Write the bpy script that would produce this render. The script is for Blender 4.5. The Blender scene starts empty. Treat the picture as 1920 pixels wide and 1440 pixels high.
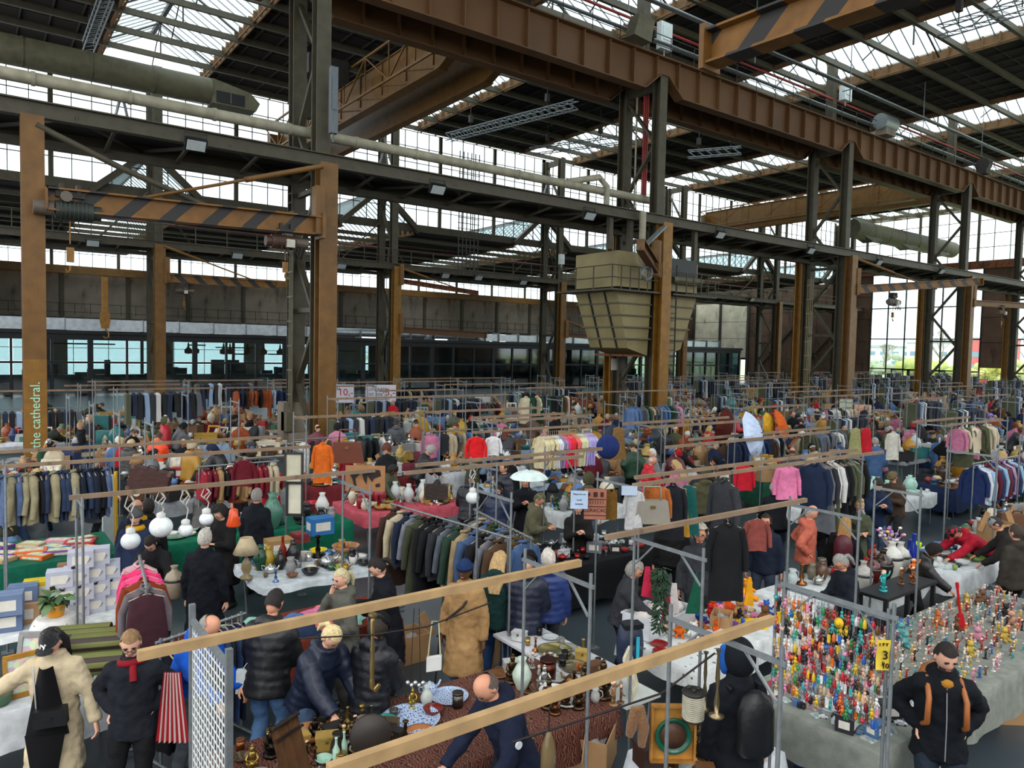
import bpy, math, random
from math import sin, cos, pi, radians, sqrt, atan2
from mathutils import Vector, Matrix, Euler, noise
random.seed(7)
sc = bpy.context.scene
COL = sc.collection
# ------------------------------------------------------------------ camera
CAM_H = 4.2
FPX = 1372.5
_yaw, _pit, _rol = radians(36.52), radians(-2.834), radians(1.225)
CF = Vector((sin(_yaw)*cos(_pit), cos(_yaw)*cos(_pit), sin(_pit)))
_r = Vector((cos(_yaw), -sin(_yaw), 0)); _u = _r.cross(CF)
CR = _r*cos(_rol) + _u*sin(_rol); CU = -_r*sin(_rol) + _u*cos(_rol)
cd = bpy.data.cameras.new('camera'); cam = bpy.data.objects.new('camera', cd); COL.objects.link(cam)
M = Matrix((CR, CU, -CF)).transposed().to_4x4(); M.translation = (0, 0, CAM_H)
cam.matrix_world = M
cd.sensor_width = 36; cd.lens = FPX/1920*36; cd.clip_end = 900; cd.clip_start = .05
sc.camera = cam
# ------------------------------------------------------------------ world, exposure
w = bpy.data.worlds.new('overcast'); sc.world = w; w.use_nodes = True
nt = w.node_tree; nt.nodes.clear()
bg = nt.nodes.new('ShaderNodeBackground'); wo = nt.nodes.new('ShaderNodeOutputWorld')
tc = nt.nodes.new('ShaderNodeTexCoord'); sx = nt.nodes.new('ShaderNodeSeparateXYZ'); rp = nt.nodes.new('ShaderNodeValToRGB')
rp.color_ramp.elements[0].position = .0; rp.color_ramp.elements[0].color = (.78, .82, .86, 1)
rp.color_ramp.elements[1].position = .55; rp.color_ramp.elements[1].color = (.97, .98, 1, 1)
nt.links.new(tc.outputs['Generated'], sx.inputs[0]); nt.links.new(sx.outputs['Z'], rp.inputs[0])
nt.links.new(rp.outputs[0], bg.inputs[0]); nt.links.new(bg.outputs[0], wo.inputs[0])
bg.inputs[1].default_value = 2.5
vs = sc.view_settings; sc.display_settings.display_device = 'sRGB'
vs.view_transform = 'Standard'; vs.look = 'None'; vs.gamma = 1; vs.exposure = 0.2; vs.use_curve_mapping = False
cy = sc.cycles
cy.use_denoising = True
cy.max_bounces = 7; cy.diffuse_bounces = 4; cy.glossy_bounces = 3; cy.transmission_bounces = 4; cy.transparent_max_bounces = 16
cy.caustics_reflective = False; cy.caustics_refractive = False
cy.sample_clamp_indirect = 6
sun = bpy.data.lights.new('sun_light', 'SUN'); sun.energy = 2.2; sun.angle = radians(50); sun.color = (1, .97, .92)
so = bpy.data.objects.new('sun_light', sun); COL.objects.link(so); so.rotation_euler = Euler((radians(28), radians(-18), 0))
# ------------------------------------------------------------------ helpers
def ray(x, y): return CF + CR*((x-960)/FPX) - CU*((y-720)/FPX)
def at(x, y, z):                       # world point at height z seen at photo pixel x, y
    d = ray(x, y); t = (z-CAM_H)/d.z
    return Vector((d.x*t, d.y*t, z))
def atY(x, y, Y):
    d = ray(x, y); t = Y/d.y; return Vector((d.x*t, Y, CAM_H+d.z*t))
def atX(x, y, X):
    d = ray(x, y); t = X/d.x; return Vector((X, d.y*t, CAM_H+d.z*t))
class MB:
    def __init__(s): s.v = []; s.f = []; s.m = []; s.sm = []
    def add(s, vs, fs, mi=0, sm=False):
        o = len(s.v); s.v += [tuple(v) for v in vs]
        for f in fs: s.f.append(tuple(i+o for i in f)); s.m.append(mi); s.sm.append(sm)
        return s
    def box(s, c, d, rz=0, mi=0, tilt=None):
        hx, hy, hz = d[0]/2, d[1]/2, d[2]/2
        R = tilt if tilt is not None else Matrix.Rotation(rz, 3, 'Z')
        C = Vector(c)
        vs = [C + R @ Vector((x*hx, y*hy, z*hz)) for z in (-1, 1) for x, y in ((-1, -1), (1, -1), (1, 1), (-1, 1))]
        return s.add(vs, [(3, 2, 1, 0), (4, 5, 6, 7), (0, 1, 5, 4), (1, 2, 6, 5), (2, 3, 7, 6), (3, 0, 4, 7)], mi)
    def bar(s, a, b, w, h, mi=0, up=(0, 0, 1)):
        a, b = Vector(a), Vector(b); d = (b-a); L = d.length
        if L < 1e-6: return s
        z = d/L; u = Vector(up)
        if abs(z.dot(u)) > .98: u = Vector((0, 1, 0))
        x = z.cross(u).normalized(); y = x.cross(z)
        return s.box((a+b)/2, (w, h, L), mi=mi, tilt=Matrix((x, y, z)).transposed())
    def ibeam(s, a, b, w, h, t=.03, up=(0, 0, 1), mi=0):
        a, b = Vector(a), Vector(b); z = (b-a).normalized(); u = Vector(up)
        x = z.cross(u).normalized(); y = x.cross(z)
        for q in (-1, 1): s.bar(a+y*q*(h/2-t/2), b+y*q*(h/2-t/2), w, t, mi, up)
        s.bar(a, b, t, h-2*t, mi, up); return s
    def tube(s, pts, r, n=8, mi=0, caps=True, sm=True):
        pts = [Vector(p) for p in pts]; m = len(pts); rr = r if isinstance(r, (list, tuple)) else [r]*m
        vs = []; px = None
        for i, p in enumerate(pts):
            d = (pts[min(i+1, m-1)]-pts[max(i-1, 0)]).normalized()
            if px is None:
                u = Vector((0, 0, 1)) if abs(d.z) < .9 else Vector((1, 0, 0)); px = d.cross(u).normalized()
            else: px = (px-d*px.dot(d)).normalized()
            py = d.cross(px)
            vs += [p+(px*cos(2*pi*k/n)+py*sin(2*pi*k/n))*rr[i] for k in range(n)]
        fs = [(i*n+k, i*n+(k+1) % n, (i+1)*n+(k+1) % n, (i+1)*n+k) for i in range(m-1) for k in range(n)]
        s.add(vs, fs, mi, sm)
        if caps: s.add(vs[:n], [tuple(range(n-1, -1, -1))], mi); s.add(vs[-n:], [tuple(range(n))], mi)
        return s
    def lathe(s, prof, n=16, c=(0, 0, 0), mi=0, sx=1, sy=1, sm=True):
        c = Vector(c); vs = []
        for r, z in prof: vs += [c+Vector((r*cos(2*pi*k/n)*sx, r*sin(2*pi*k/n)*sy, z)) for k in range(n)]
        fs = [(i*n+k, i*n+(k+1) % n, (i+1)*n+(k+1) % n, (i+1)*n+k) for i in range(len(prof)-1) for k in range(n)]
        s.add(vs, fs, mi, sm)
        if prof[0][0] > 1e-4: s.add(vs[:n], [tuple(range(n-1, -1, -1))], mi)
        if prof[-1][0] > 1e-4: s.add(vs[-n:], [tuple(range(n))], mi)
        return s
    def ell(s, c, r, nu=10, nv=7, mi=0, rot=None):
        if not isinstance(r, (tuple, list)): r = (r, r, r)
        c = Vector(c); vs = []
        for j in range(nv+1):
            th = pi*j/nv
            for k in range(nu):
                p = Vector((r[0]*sin(th)*cos(2*pi*k/nu), r[1]*sin(th)*sin(2*pi*k/nu), -r[2]*cos(th)))
                vs.append(c+(rot @ p if rot is not None else p))
        fs = [(j*nu+k, j*nu+(k+1) % nu, (j+1)*nu+(k+1) % nu, (j+1)*nu+k) for j in range(nv) for k in range(nu)]
        return s.add(vs, fs, mi, True)
    def prism(s, poly, a, b, axis='z', mi=0):
        n = len(poly)
        def P(p, q):
            return {'z': (p[0], p[1], q), 'y': (p[0], q, p[1]), 'x': (q, p[0], p[1])}[axis]
        vs = [P(p, a) for p in poly]+[P(p, b) for p in poly]
        fs = [tuple(range(n-1, -1, -1)), tuple(range(n, 2*n))]+[(i, (i+1) % n, (i+1) % n+n, i+n) for i in range(n)]
        return s.add(vs, fs, mi)
    def grid(s, fn, nu, nv, mi=0, sm=True, thick=0):
        vs = [Vector(fn(i/nu, j/nv)) for j in range(nv+1) for i in range(nu+1)]
        fs = [(j*(nu+1)+i, j*(nu+1)+i+1, (j+1)*(nu+1)+i+1, (j+1)*(nu+1)+i) for j in range(nv) for i in range(nu)]
        return s.add(vs, fs, mi, sm)
    def merge(s, o, M4=None, mi=None):
        vs = [M4 @ Vector(v) for v in o.v] if M4 is not None else o.v
        k = len(s.v); s.v += [tuple(v) for v in vs]
        s.f += [tuple(i+k for i in f) for f in o.f]; s.m += o.m if mi is None else [mi]*len(o.f); s.sm += o.sm
        return s
    def mesh(s, name):
        me = bpy.data.meshes.new(name); me.from_pydata(s.v, [], s.f)
        me.polygons.foreach_set('material_index', s.m); me.polygons.foreach_set('use_smooth', s.sm); me.update()
        return me
def fixn(me):
    import bmesh
    b = bmesh.new(); b.from_mesh(me); bmesh.ops.remove_doubles(b, verts=b.verts, dist=1e-4); bmesh.ops.recalc_face_normals(b, faces=b.faces); b.to_mesh(me); b.free(); return me
def tag(o, label=None, cat=None, group=None, kind=None):
    if label: o['label'] = label
    if cat: o['category'] = cat
    if group: o['group'] = group
    if kind: o['kind'] = kind
    return o
def C3(c):
    if isinstance(c, str):
        c = [int(c[i:i+2], 16)/255 for i in (0, 2, 4)]; c = [((x+.055)/1.055)**2.4 if x > .04 else x/12.92 for x in c]
    return (c[0], c[1], c[2], 1)
def O(name, mb, mat, parent=None, loc=(0, 0, 0), rz=0, col=None, rot=None, sc_=None, **tg):
    me = mb.mesh(name) if isinstance(mb, MB) else mb
    if not me.materials:
        for m in (mat if isinstance(mat, (list, tuple)) else [mat]): me.materials.append(m)
    o = bpy.data.objects.new(name, me); COL.objects.link(o)
    o.location = loc; o.rotation_euler = rot if rot is not None else (0, 0, rz)
    if sc_ is not None: o.scale = sc_ if isinstance(sc_, (tuple, list)) else (sc_, sc_, sc_)
    if parent is not None: o.parent = parent
    if col is not None: o.color = C3(col)
    if tg: tag(o, **tg)
    return o
def E(name, loc=(0, 0, 0), rz=0, rot=None, **tg):
    o = bpy.data.objects.new(name, None); COL.objects.link(o); o.location = loc
    o.rotation_euler = rot if rot is not None else (0, 0, rz); o.empty_display_size = .1
    return tag(o, **tg)
def dup(o, parent=None, loc=None, rz=None, label=None, group=None, cols=None):
    c = o.copy(); COL.objects.link(c); c.parent = parent
    if loc is not None: c.location = loc
    if rz is not None: c.rotation_euler = (0, 0, rz)
    if label: c['label'] = label
    if group: c['group'] = group
    for ch in KIDS.get(o.name) or list(o.children):
        d = ch.copy(); COL.objects.link(d); d.parent = c
        for g in list(ch.children):
            e = g.copy(); COL.objects.link(e); e.parent = d
    return c
KIDS = {}
# ------------------------------------------------------------------ materials
def mat(name, col=None, rough=.6, metal=0, bump=0, bscale=20, var=.25, vscale=3, spec=.4, dirt=None, alpha=None, sheen=0, trans=0):
    m = bpy.data.materials.new(name); m.use_nodes = True; n = m.node_tree; N = n.nodes; L = n.links
    b = N['Principled BSDF']; b.inputs['Roughness'].default_value = rough; b.inputs['Metallic'].default_value = metal
    b.inputs['Specular IOR Level'].default_value = spec
    tcn = N.new('ShaderNodeTexCoord')
    if col is None:
        oi = N.new('ShaderNodeObjectInfo'); src = oi.outputs['Color']
    else:
        rgb = N.new('ShaderNodeRGB'); rgb.outputs[0].default_value = C3(col); src = rgb.outputs[0]
    no = N.new('ShaderNodeTexNoise'); no.inputs['Scale'].default_value = vscale; no.inputs['Detail'].default_value = 5
    L.new(tcn.outputs['Object'], no.inputs['Vector'])
    mr = N.new('ShaderNodeMapRange'); mr.inputs[1].default_value = .3; mr.inputs[2].default_value = .7
    mr.inputs[3].default_value = 1-var; mr.inputs[4].default_value = 1+var*.6
    L.new(no.outputs['Fac'], mr.inputs[0])
    mx = N.new('ShaderNodeVectorMath'); mx.operation = 'SCALE'
    L.new(src, mx.inputs[0]); L.new(mr.outputs[0], mx.inputs['Scale'])
    out = mx.outputs[0]
    if dirt:
        n2 = N.new('ShaderNodeTexNoise'); n2.inputs['Scale'].default_value = dirt[1]; n2.inputs['Detail'].default_value = 8; n2.inputs['Roughness'].default_value = .65
        mp = N.new('ShaderNodeMapping'); mp.inputs['Scale'].default_value = dirt[3] if len(dirt) > 3 else (1, 1, .35)
        L.new(tcn.outputs['Object'], mp.inputs[0]); L.new(mp.outputs[0], n2.inputs['Vector'])
        r2 = N.new('ShaderNodeMapRange'); r2.inputs[1].default_value = dirt[2]; r2.inputs[2].default_value = dirt[2]+.12
        L.new(n2.outputs['Fac'], r2.inputs[0])
        mm = N.new('ShaderNodeMix'); mm.data_type = 'RGBA'; mm.inputs['B'].default_value = C3(dirt[0])
        L.new(r2.outputs[0], mm.inputs['Factor']); L.new(out, mm.inputs['A']); out = mm.outputs['Result']
    L.new(out, b.inputs['Base Color'])
    if bump:
        bn = N.new('ShaderNodeTexNoise'); bn.inputs['Scale'].default_value = bscale; bn.inputs['Detail'].default_value = 4
        L.new(tcn.outputs['Object'], bn.inputs['Vector'])
        bp = N.new('ShaderNodeBump'); bp.inputs['Strength'].default_value = bump; bp.inputs['Distance'].default_value = .02
        L.new(bn.outputs['Fac'], bp.inputs['Height']); L.new(bp.outputs[0], b.inputs['Normal'])
    if trans: b.inputs['Transmission Weight'].default_value = trans
    if alpha is not None: b.inputs['Alpha'].default_value = alpha
    if sheen: b.inputs['Sheen Weight'].default_value = sheen
    return m
def glass(name, tint, op=.25, diff=(.8, .85, .85), rough=.05, refl=.05):
    m = bpy.data.materials.new(name); m.use_nodes = True; n = m.node_tree; N = n.nodes; L = n.links; N.clear()
    o = N.new('ShaderNodeOutputMaterial'); t = N.new('ShaderNodeBsdfTransparent'); t.inputs[0].default_value = C3(tint)
    d = N.new('ShaderNodeBsdfTranslucent'); d.inputs[0].default_value = C3(diff)
    g = N.new('ShaderNodeBsdfGlossy'); g.inputs['Roughness'].default_value = rough
    m1 = N.new('ShaderNodeMixShader'); m2 = N.new('ShaderNodeMixShader')
    m1.inputs[0].default_value = op; L.new(t.outputs[0], m1.inputs[1]); L.new(d.outputs[0], m1.inputs[2])
    m2.inputs[0].default_value = refl; L.new(m1.outputs[0], m2.inputs[1]); L.new(g.outputs[0], m2.inputs[2])
    L.new(m2.outputs[0], o.inputs[0]); return m
def stripes(name, a, b, axis='X', period=1.0, slant=1.0, duty=.5):
    m = mat(name, a, .5, var=.3, vscale=2.5, dirt=('3a2412', 1.2, .62)); N = m.node_tree.nodes; L = m.node_tree.links
    bs = N['Principled BSDF']; src = bs.inputs['Base Color'].links[0].from_socket
    t = N.new('ShaderNodeTexCoord'); s = N.new('ShaderNodeSeparateXYZ'); L.new(t.outputs['Object'], s.inputs[0])
    k = N.new('ShaderNodeMath'); k.operation = 'MULTIPLY_ADD'; k.inputs[1].default_value = slant
    L.new(s.outputs['Z'], k.inputs[0]); L.new(s.outputs[axis], k.inputs[2])
    d = N.new('ShaderNodeMath'); d.operation = 'DIVIDE'; d.inputs[1].default_value = period; L.new(k.outputs[0], d.inputs[0])
    f = N.new('ShaderNodeMath'); f.operation = 'FRACT'; L.new(d.outputs[0], f.inputs[0])
    g = N.new('ShaderNodeMath'); g.operation = 'GREATER_THAN'; g.inputs[1].default_value = 1-duty; L.new(f.outputs[0], g.inputs[0])
    mm = N.new('ShaderNodeMix'); mm.data_type = 'RGBA'; mm.inputs['B'].default_value = C3(b)
    L.new(g.outputs[0], mm.inputs['Factor']); L.new(src, mm.inputs['A']); L.new(mm.outputs['Result'], bs.inputs['Base Color'])
    return m
MT = dict(
    olive=mat('olive_steel', '433e2e', .55, dirt=('4a3520', 1.5, .60), bump=.1, bscale=8),
    ochre=mat('ochre_steel', '6d4b1c', .5, dirt=('5c3417', 1.3, .58), bump=.1, bscale=8),
    bright_ochre=mat('bright_ochre_steel', '835b1c', .5, dirt=('7a4a1c', 1.3, .66)),
    brown=mat('brown_girder_steel', '5b3d20', .55, dirt=('5a3a20', .9, .56), var=.2, vscale=.8),
    dark=mat('dark_steel', '2f2c27', .6, dirt=('3f2c1c', 1.2, .62)),
    galv=mat('galvanised_steel', '858b8d', .42, metal=.55, var=.2, vscale=12),
    deck=mat('dark_roof_deck', '241f1a', .9, var=.35, vscale=.7),
    wood=mat('pine_timber', 'a88a60', .65, var=.25, vscale=6, dirt=('8b6c44', 5, .62, (.3, 4, 4))),
    timber=mat('old_timber', '86705a', .7, dirt=('54402e', 2, .58)), curb=mat('curb_timber', '6e5030', .7, dirt=('5a3a20', 2, .58)),
    concrete=mat('stained_concrete', '7c7264', .9, dirt=('3c352c', .7, .56), var=.3, vscale=.5, bump=.3, bscale=4),
    plaster=mat('peeling_plaster', 'c9c0a8', .9, dirt=('6a4f36', .9, .58), var=.25, vscale=.8),
    rustwall=mat('rusty_wall_panel', '5f4838', .85, dirt=('3d2c20', .8, .55), var=.3, vscale=.6),
    floor=mat('floor_coating', '3c464c', .32, var=.12, vscale=.5, dirt=('4c565a', .5, .60, (1, 1, 1)), spec=.5),
    duct=mat('khaki_duct', '5a5641', .6, dirt=('5a5641', .7, .58)),
    pipe=mat('pale_pipe', '98937e', .55, dirt=('857f68', 1.2, .6)),
    silver=mat('silver_duct', 'c3ccd0', .35, metal=.7, var=.2),
    red=mat('red_pipe_paint', '8e2f2a', .5), black=mat('black_frame', '14181a', .45), rust=mat('rust', '70401f', .8, dirt=('3a2415', 3, .5)),
    cream=mat('hopper_cream', '8c8058', .6, dirt=('6d6040', 1, .6), var=.2, vscale=1),
    sky=glass('skylight_glass', (.80, .92, .94), .35, (.75, .9, .92)), win=glass('window_glass', (.93, .97, .97), .05),
    pav=glass('pavilion_glass', (.56, .68, .68), .03, refl=.08),
    hazard2=stripes('hazard_paint_reverse', '78501a', '252320', 'X', 1.5, -1.0, .4), hazard=stripes('hazard_paint', '78501a', '252320', 'X', 1.15, 1.0, .38),
    fab=mat('cloth', None, .85, var=.22, vscale=9, bump=.25, bscale=60, spec=.2),
    puff=mat('quilted_nylon', None, .45, var=.15, vscale=5, bump=.3, bscale=14, spec=.4),
    cer=mat('glazed_ceramic', None, .18, var=.12, vscale=14), met=mat('polished_metal', None, .28, metal=.85, var=.25, vscale=8),
    pla=mat('painted_surface', None, .5, var=.12, vscale=8), wd=mat('stained_wood', None, .5, var=.3, vscale=7, dirt=('2c1a10', 6, .66)),
    skin=mat('skin', None, .55, var=.06, vscale=20), hair=mat('hair', None, .7, var=.35, vscale=40, bump=.5, bscale=90),
    leaf=mat('leaf', None, .5, var=.3, vscale=10), clear=glass('clear_glass', (.86, .93, .9), .12, (.8, .9, .85)),
)
# ================================================================== the hall
X0, BAY = 9.82, 16.9
YF, YR, Y2, Y2R, YC, YW, XE = 24.66, 26.92, 52.0, 54.2, 54.6, 82.0, 97.0
def CX(k): return X0+BAY*k
S = 'structure'
O('floor', MB().box(((XE-18)/2, 35, -.05), (XE+18, 100, .1)), MT['floor'], kind=S, label='dark blue-grey coated hall floor')
O('ground_outside', MB().box((280, 20, -.25), (365, 500, .1)), mat('outside_ground', 'b9c48e', .9, var=.4, vscale=.05), kind=S, label='pale green open ground outside the end window')
# ---- columns
def column(k, yf, yr, name, label, rear_ochre=True, front_ochre=True, top=17.3):
    X = CX(k); r = E('steel_column', (X, yf, 0), label=label, kind=S)
    d = yr-yf
    def post(y, m, h, w=.5, nm='post', dd=.5):
        b = MB(); b.box((0, y-dd/2+.03, h/2), (w, .06, h)); b.box((0, y+dd/2-.03, h/2), (w, .06, h)); b.box((0, y, h/2), (.06, dd-.12, h))
        O(nm, b, m, r)
    post(0, MT['olive'], top); post(d, MT['olive'], top)
    if front_ochre: post(-.55, MT['ochre'] if k != 1 else MT['bright_ochre'], 10.3, .62, 'crane_post')
    if rear_ochre: post(d+.55, MT['bright_ochre'], 10.3, .62, 'crane_post')
    n = 7; st = (top-1.2)/n; bl = MB().bar((0, 0, 0), (0, 1, 0), .16, .12)
    for i in range(n):
        a, c = (.2, d-.2) if i % 2 == 0 else (d-.2, .2)
        O('lattice_brace', MB().bar((0, a, .4+i*st), (0, c, .4+(i+1)*st), .2, .14), MT['olive'], r)
    for z in (5.4, 9.6, top-.35): O('cross_tie', MB().box((0, d/2, z), (.18, d-.4, .5 if z > 15 else .16)), MT['olive'], r)
    O('base_block', MB().box((0, d/2, .45), (.8, d+.9, .9)), MT['concrete'], r)
    if top < 20:
        b = MB(); b.box((0, d/2+.1, top+2.6), (.45, .5, 5.3)); O('upper_post', b, MT['olive'], r)
    return r
nth = ['first', 'second', 'third', 'fourth', 'fifth', 'sixth']
for k in range(0, 5):
    r = column(k, YF, YR, 'steel_column', '%s lattice steel column from the left in the near row under the brown girder' % nth[k], rear_ochre=(k != 0))
    if k in (0, 2):
        b = MB()
        for q in range(4): b.tube([(-.32, 1.75+q*.12, 1.2), (-.32, 1.75+q*.12, 9)], .025, 6)
        for z in range(9): b.box((-.34, 1.93, 1.4+z*.9), (.04, .5, .06))
        O('conduit_bundle', b, MT['cream'] if k == 2 else MT['duct'], r); O('junction_box', MB().box((-.4, 1.95, 1.3), (.3, .6, .7)), MT['duct'], r)
    if k == 0:
        b = MB()
        for q in (0, .42): b.box((-.3, 1.45+q+.45, 5.6), (.05, .05, 9.4))
        for z in range(28): b.box((-.3, 2.1, 1.1+z*.33), (.03, .42, .03))
        O('cage_ladder', b, MT['dark'], r)
        O('pedestal', MB().box((-.1, 2.3, 1.0), (.9, .7, 2.0)), MT['concrete'], r)
    if k == 1:
        b = MB()
        for q in range(3): b.tube([(.1+.13*q, 1.1, 11.5), (.1+.13*q, 1.1, 17)], .05, 6)
        O('red_riser_pipe', b, MT['red'], r); O('white_pipe', MB().tube([(0, 1.5, 10.8), (0, 1.5, 16.8)], .05, 6), MT['pipe'], r)
for k in range(0, 6):
    column(k, Y2, Y2R, 'steel_column', '%s lattice steel column from the left in the far row before the glass pavilion' % nth[k], rear_ochre=False, top=21.6)
# post with lettering
pf = E('steel_column', (1.42, 24.1, 0), label='ochre crane post at far left with mint lettering down its face', kind=S)
b = MB(); b.box((0, -.22, 5.1), (.54, .06, 10.2)); b.box((0, .22, 5.1), (.54, .06, 10.2)); b.box((0, 0, 5.1), (.06, .4, 10.2)); O('post', b, MT['ochre'], pf)
O('painted_lower_face', MB().box((0, -.256, 1.8), (.54, .012, 3.6)), MT['bright_ochre'], pf)
def text(body, size, loc, rot, mt, parent=None, col=None, ext=.004, name='lettering', align='LEFT'):
    c = bpy.data.curves.new(name, 'FONT'); c.body = body; c.size = size; c.extrude = ext; c.align_x = align; c.align_y = 'CENTER'
    o = bpy.data.objects.new('tmp', c); COL.objects.link(o); dg = bpy.context.evaluated_depsgraph_get(); me = bpy.data.meshes.new_from_object(o.evaluated_get(dg)); bpy.data.objects.remove(o)
    o = bpy.data.objects.new(name, me); COL.objects.link(o); me.materials.clear(); me.materials.append(mt); o.location = loc; o.rotation_euler = rot
    if parent is not None: o.parent = parent
    if col: o.color = C3(col)
    return o
text('naves of the cathedral.', .33, (.0, -.27, -.02), (radians(90), radians(-90), 0), MT['pla'], pf, 'a8e0c0', .003)
# ---- runway girders
def girder(y, z0, z1, ap, x_from, x_to, m, label, fl=.55, st=1.536, stside=-1, w=1.3):
    r = E('runway_girder', (0, y, 0), label=label, kind=S)
    pts = []
    k = -1
    xs = [CX(k) for k in range(-1, 6)]
    bot = [(x_from, z0)]
    for X in xs:
        if x_from < X-w and X+w < x_to: bot += [(X-w, z0), (X-.25, ap), (X+.25, ap), (X+w, z0)]
    bot.append((x_to, z0))
    b = MB(); b.prism(bot+[(x_to, z1), (x_from, z1)], -.02, .02, 'y'); O('web_plate', b, m, r)
    b = MB()
    for (a, c), (d, e) in zip(bot[:-1], bot[1:]): b.bar((a, 0, c), (d, 0, e), fl, .05)
    O('bottom_flange', b, m, r); O('top_flange', MB().box(((x_from+x_to)/2, 0, z1+.02), (x_to-x_from, fl+.1, .06)), m, r)
    me = MB().box((0, stside*.13, 0), (.05, .24, 1)).mesh('stiffener'); x = x_from+.4
    def zb(x):
        for (a, c), (d, e) in zip(bot[:-1], bot[1:]):
            if a <= x <= d and d > a: return c+(e-c)*(x-a)/(d-a)
        return z0
    while x < x_to:
        q = zb(x); o = O('stiffener', me, m, r, (x, 0, (q+z1)/2)); o.scale = (1, 1, z1-q-.05); x += st
    return r
gr = girder(YF-.05, 16.45, 18.07, 17.3, -8, XE, MT['brown'], 'near brown riveted runway girder crossing the picture on the front posts')
girder(YR+.05, 16.45, 18.07, 17.3, -8, XE, MT['brown'], 'rear brown runway girder shaded behind the near one')
O('trim_1', MB().box(((XE-8)/2, (YF+YR)/2, 17.95), (XE+8, YR-YF-.3, .06)), MT['dark'], kind=S, label='dark plate deck bridging the two near runway girders')
b = MB()
for i in range(70):
    x = -7+i*1.5; b.bar((x, YF+.1, 16.9), (x+1.5, YR-.1, 17.6) if i % 2 else (x+1.5, YF+.1, 17.6), .08, .08)
O('trim_2', b, MT['dark'], kind=S, label='diagonal bracing under the deck between the near girders')
girder(Y2-.1, 15.6, 17.0, 16.5, -5, XE, MT['brown'], 'far runway girder on the far row of columns', st=2.1)
girder(Y2R+1.2, 9.9, 10.7, 10.4, -5, XE, MT['dark'], 'dark low girder behind the far row gallery', st=2.8)
# handrail
r = E('guard_rail', (0, YF-.25, 18.1), label='thin dark guard rail along the top of the near runway girder', kind=S)
for z in (.5, 1.0): O('rail', MB().tube([(-6, 0, z), (XE-2, 0, z)], .022, 5), MT['dark'], r)
me = MB().tube([(0, 0, 0), (0, 0, 1)], .022, 5).mesh('baluster')
for i in range(60): O('baluster', me, MT['dark'], r, (-5+i*1.69, 0, 0))
# ---- galleries
def gallery(y0, y1, z, x0, x1, label, m=MT['olive']):
    r = E('gallery_truss', (0, 0, 0), label=label, kind=S)
    O('front_chord', MB().ibeam((x0, y0, z-.23), (x1, y0, z-.23), .3, .46, .04), m, r)
    O('rear_chord', MB().ibeam((x0, y1, z-.23), (x1, y1, z-.23), .3, .4, .04), m, r)
    O('lower_chord', MB().box(((x0+x1)/2, y1-.3, z-.62), (x1-x0, .3, .24)), MT['olive'], r)
    me = MB().bar((0, y0, z-.3), (2.1, y1, z-.3), .1, .1).mesh('cross_diagonal'); me2 = MB().bar((2.1, y0, z-.3), (0, y1, z-.3), .1, .1).mesh('cross_diagonal')
    me3 = MB().bar((0, y0+.1, z-.35), (0, y1-.3, z-.6), .09, .09).mesh('hanger_strut')
    x = x0; i = 0
    while x < x1-2: O('cross_diagonal', me if i % 2 else me2, MT['dark'], r, (x, 0, 0)); O('hanger_strut', me3, m, r, (x+1, 0, 0)); x += 2.1; i += 1
    O('grating', MB().box(((x0+x1)/2, (y0+y1)/2+.45, z-.1), (x1-x0, y1-y0-1.1, .05)), MT['dark'], r)
    return r
gallery(24.35, 27.1, 10.7, -8, XE, 'olive gallery truss with floodlights crossing the near row of columns')
gallery(51.6, 54.2, 10.55, -6, XE, 'olive gallery truss crossing the far row of columns')
b = MB()
for x0 in range(0, 92, 2):
    b.box((x0, 51.5, 11.1), (.05, .05, 1.1))
for z in (11.1, 11.65): b.box((46, 51.5, z), (94, .04, .04))
O('trim_3', b, MT['olive'], kind=S, label='thin railing on the far gallery')
# ---- roof of the high hall
RZ, SW = 22.1, 3.2
edges = [-16]+[v for k in range(-1, 6) for v in (CX(k)-SW, CX(k)+SW)]+[XE]
r = E('roof_deck', (0, 0, 0), label='dark boarded roof deck between the skylights', kind=S)
edges = [e for e in edges if e <= XE]
if len(edges) % 2: edges = edges[:-1]
for i in range(0, len(edges)-1, 2):
    a, c = edges[i], edges[i+1]
    if c-a < .2: continue
    O('deck_bay', MB().box(((a+c)/2, 21.5, RZ+.15), (c-a, 67, .2)), MT['deck'], r)
    b = MB(); x = a+.7
    while x < c: b.box((x, 21.5, RZ), (.08, 67, .1)); x += 1.4
    for j in range(48): b.box(((a+c)/2, -11+j*1.4, RZ+.02), (c-a, .06, .06))
    O('roof_batten', b, MT['dark'], r, kind='stuff')
pm = MB().box(((XE-16)/2, 0, RZ-.2), (XE+16, .2, .32)).mesh('purlin')
for j in range(24): O('purlin', pm, MT['olive'], r, (0, 53.6-j*2.85, 0))
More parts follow.
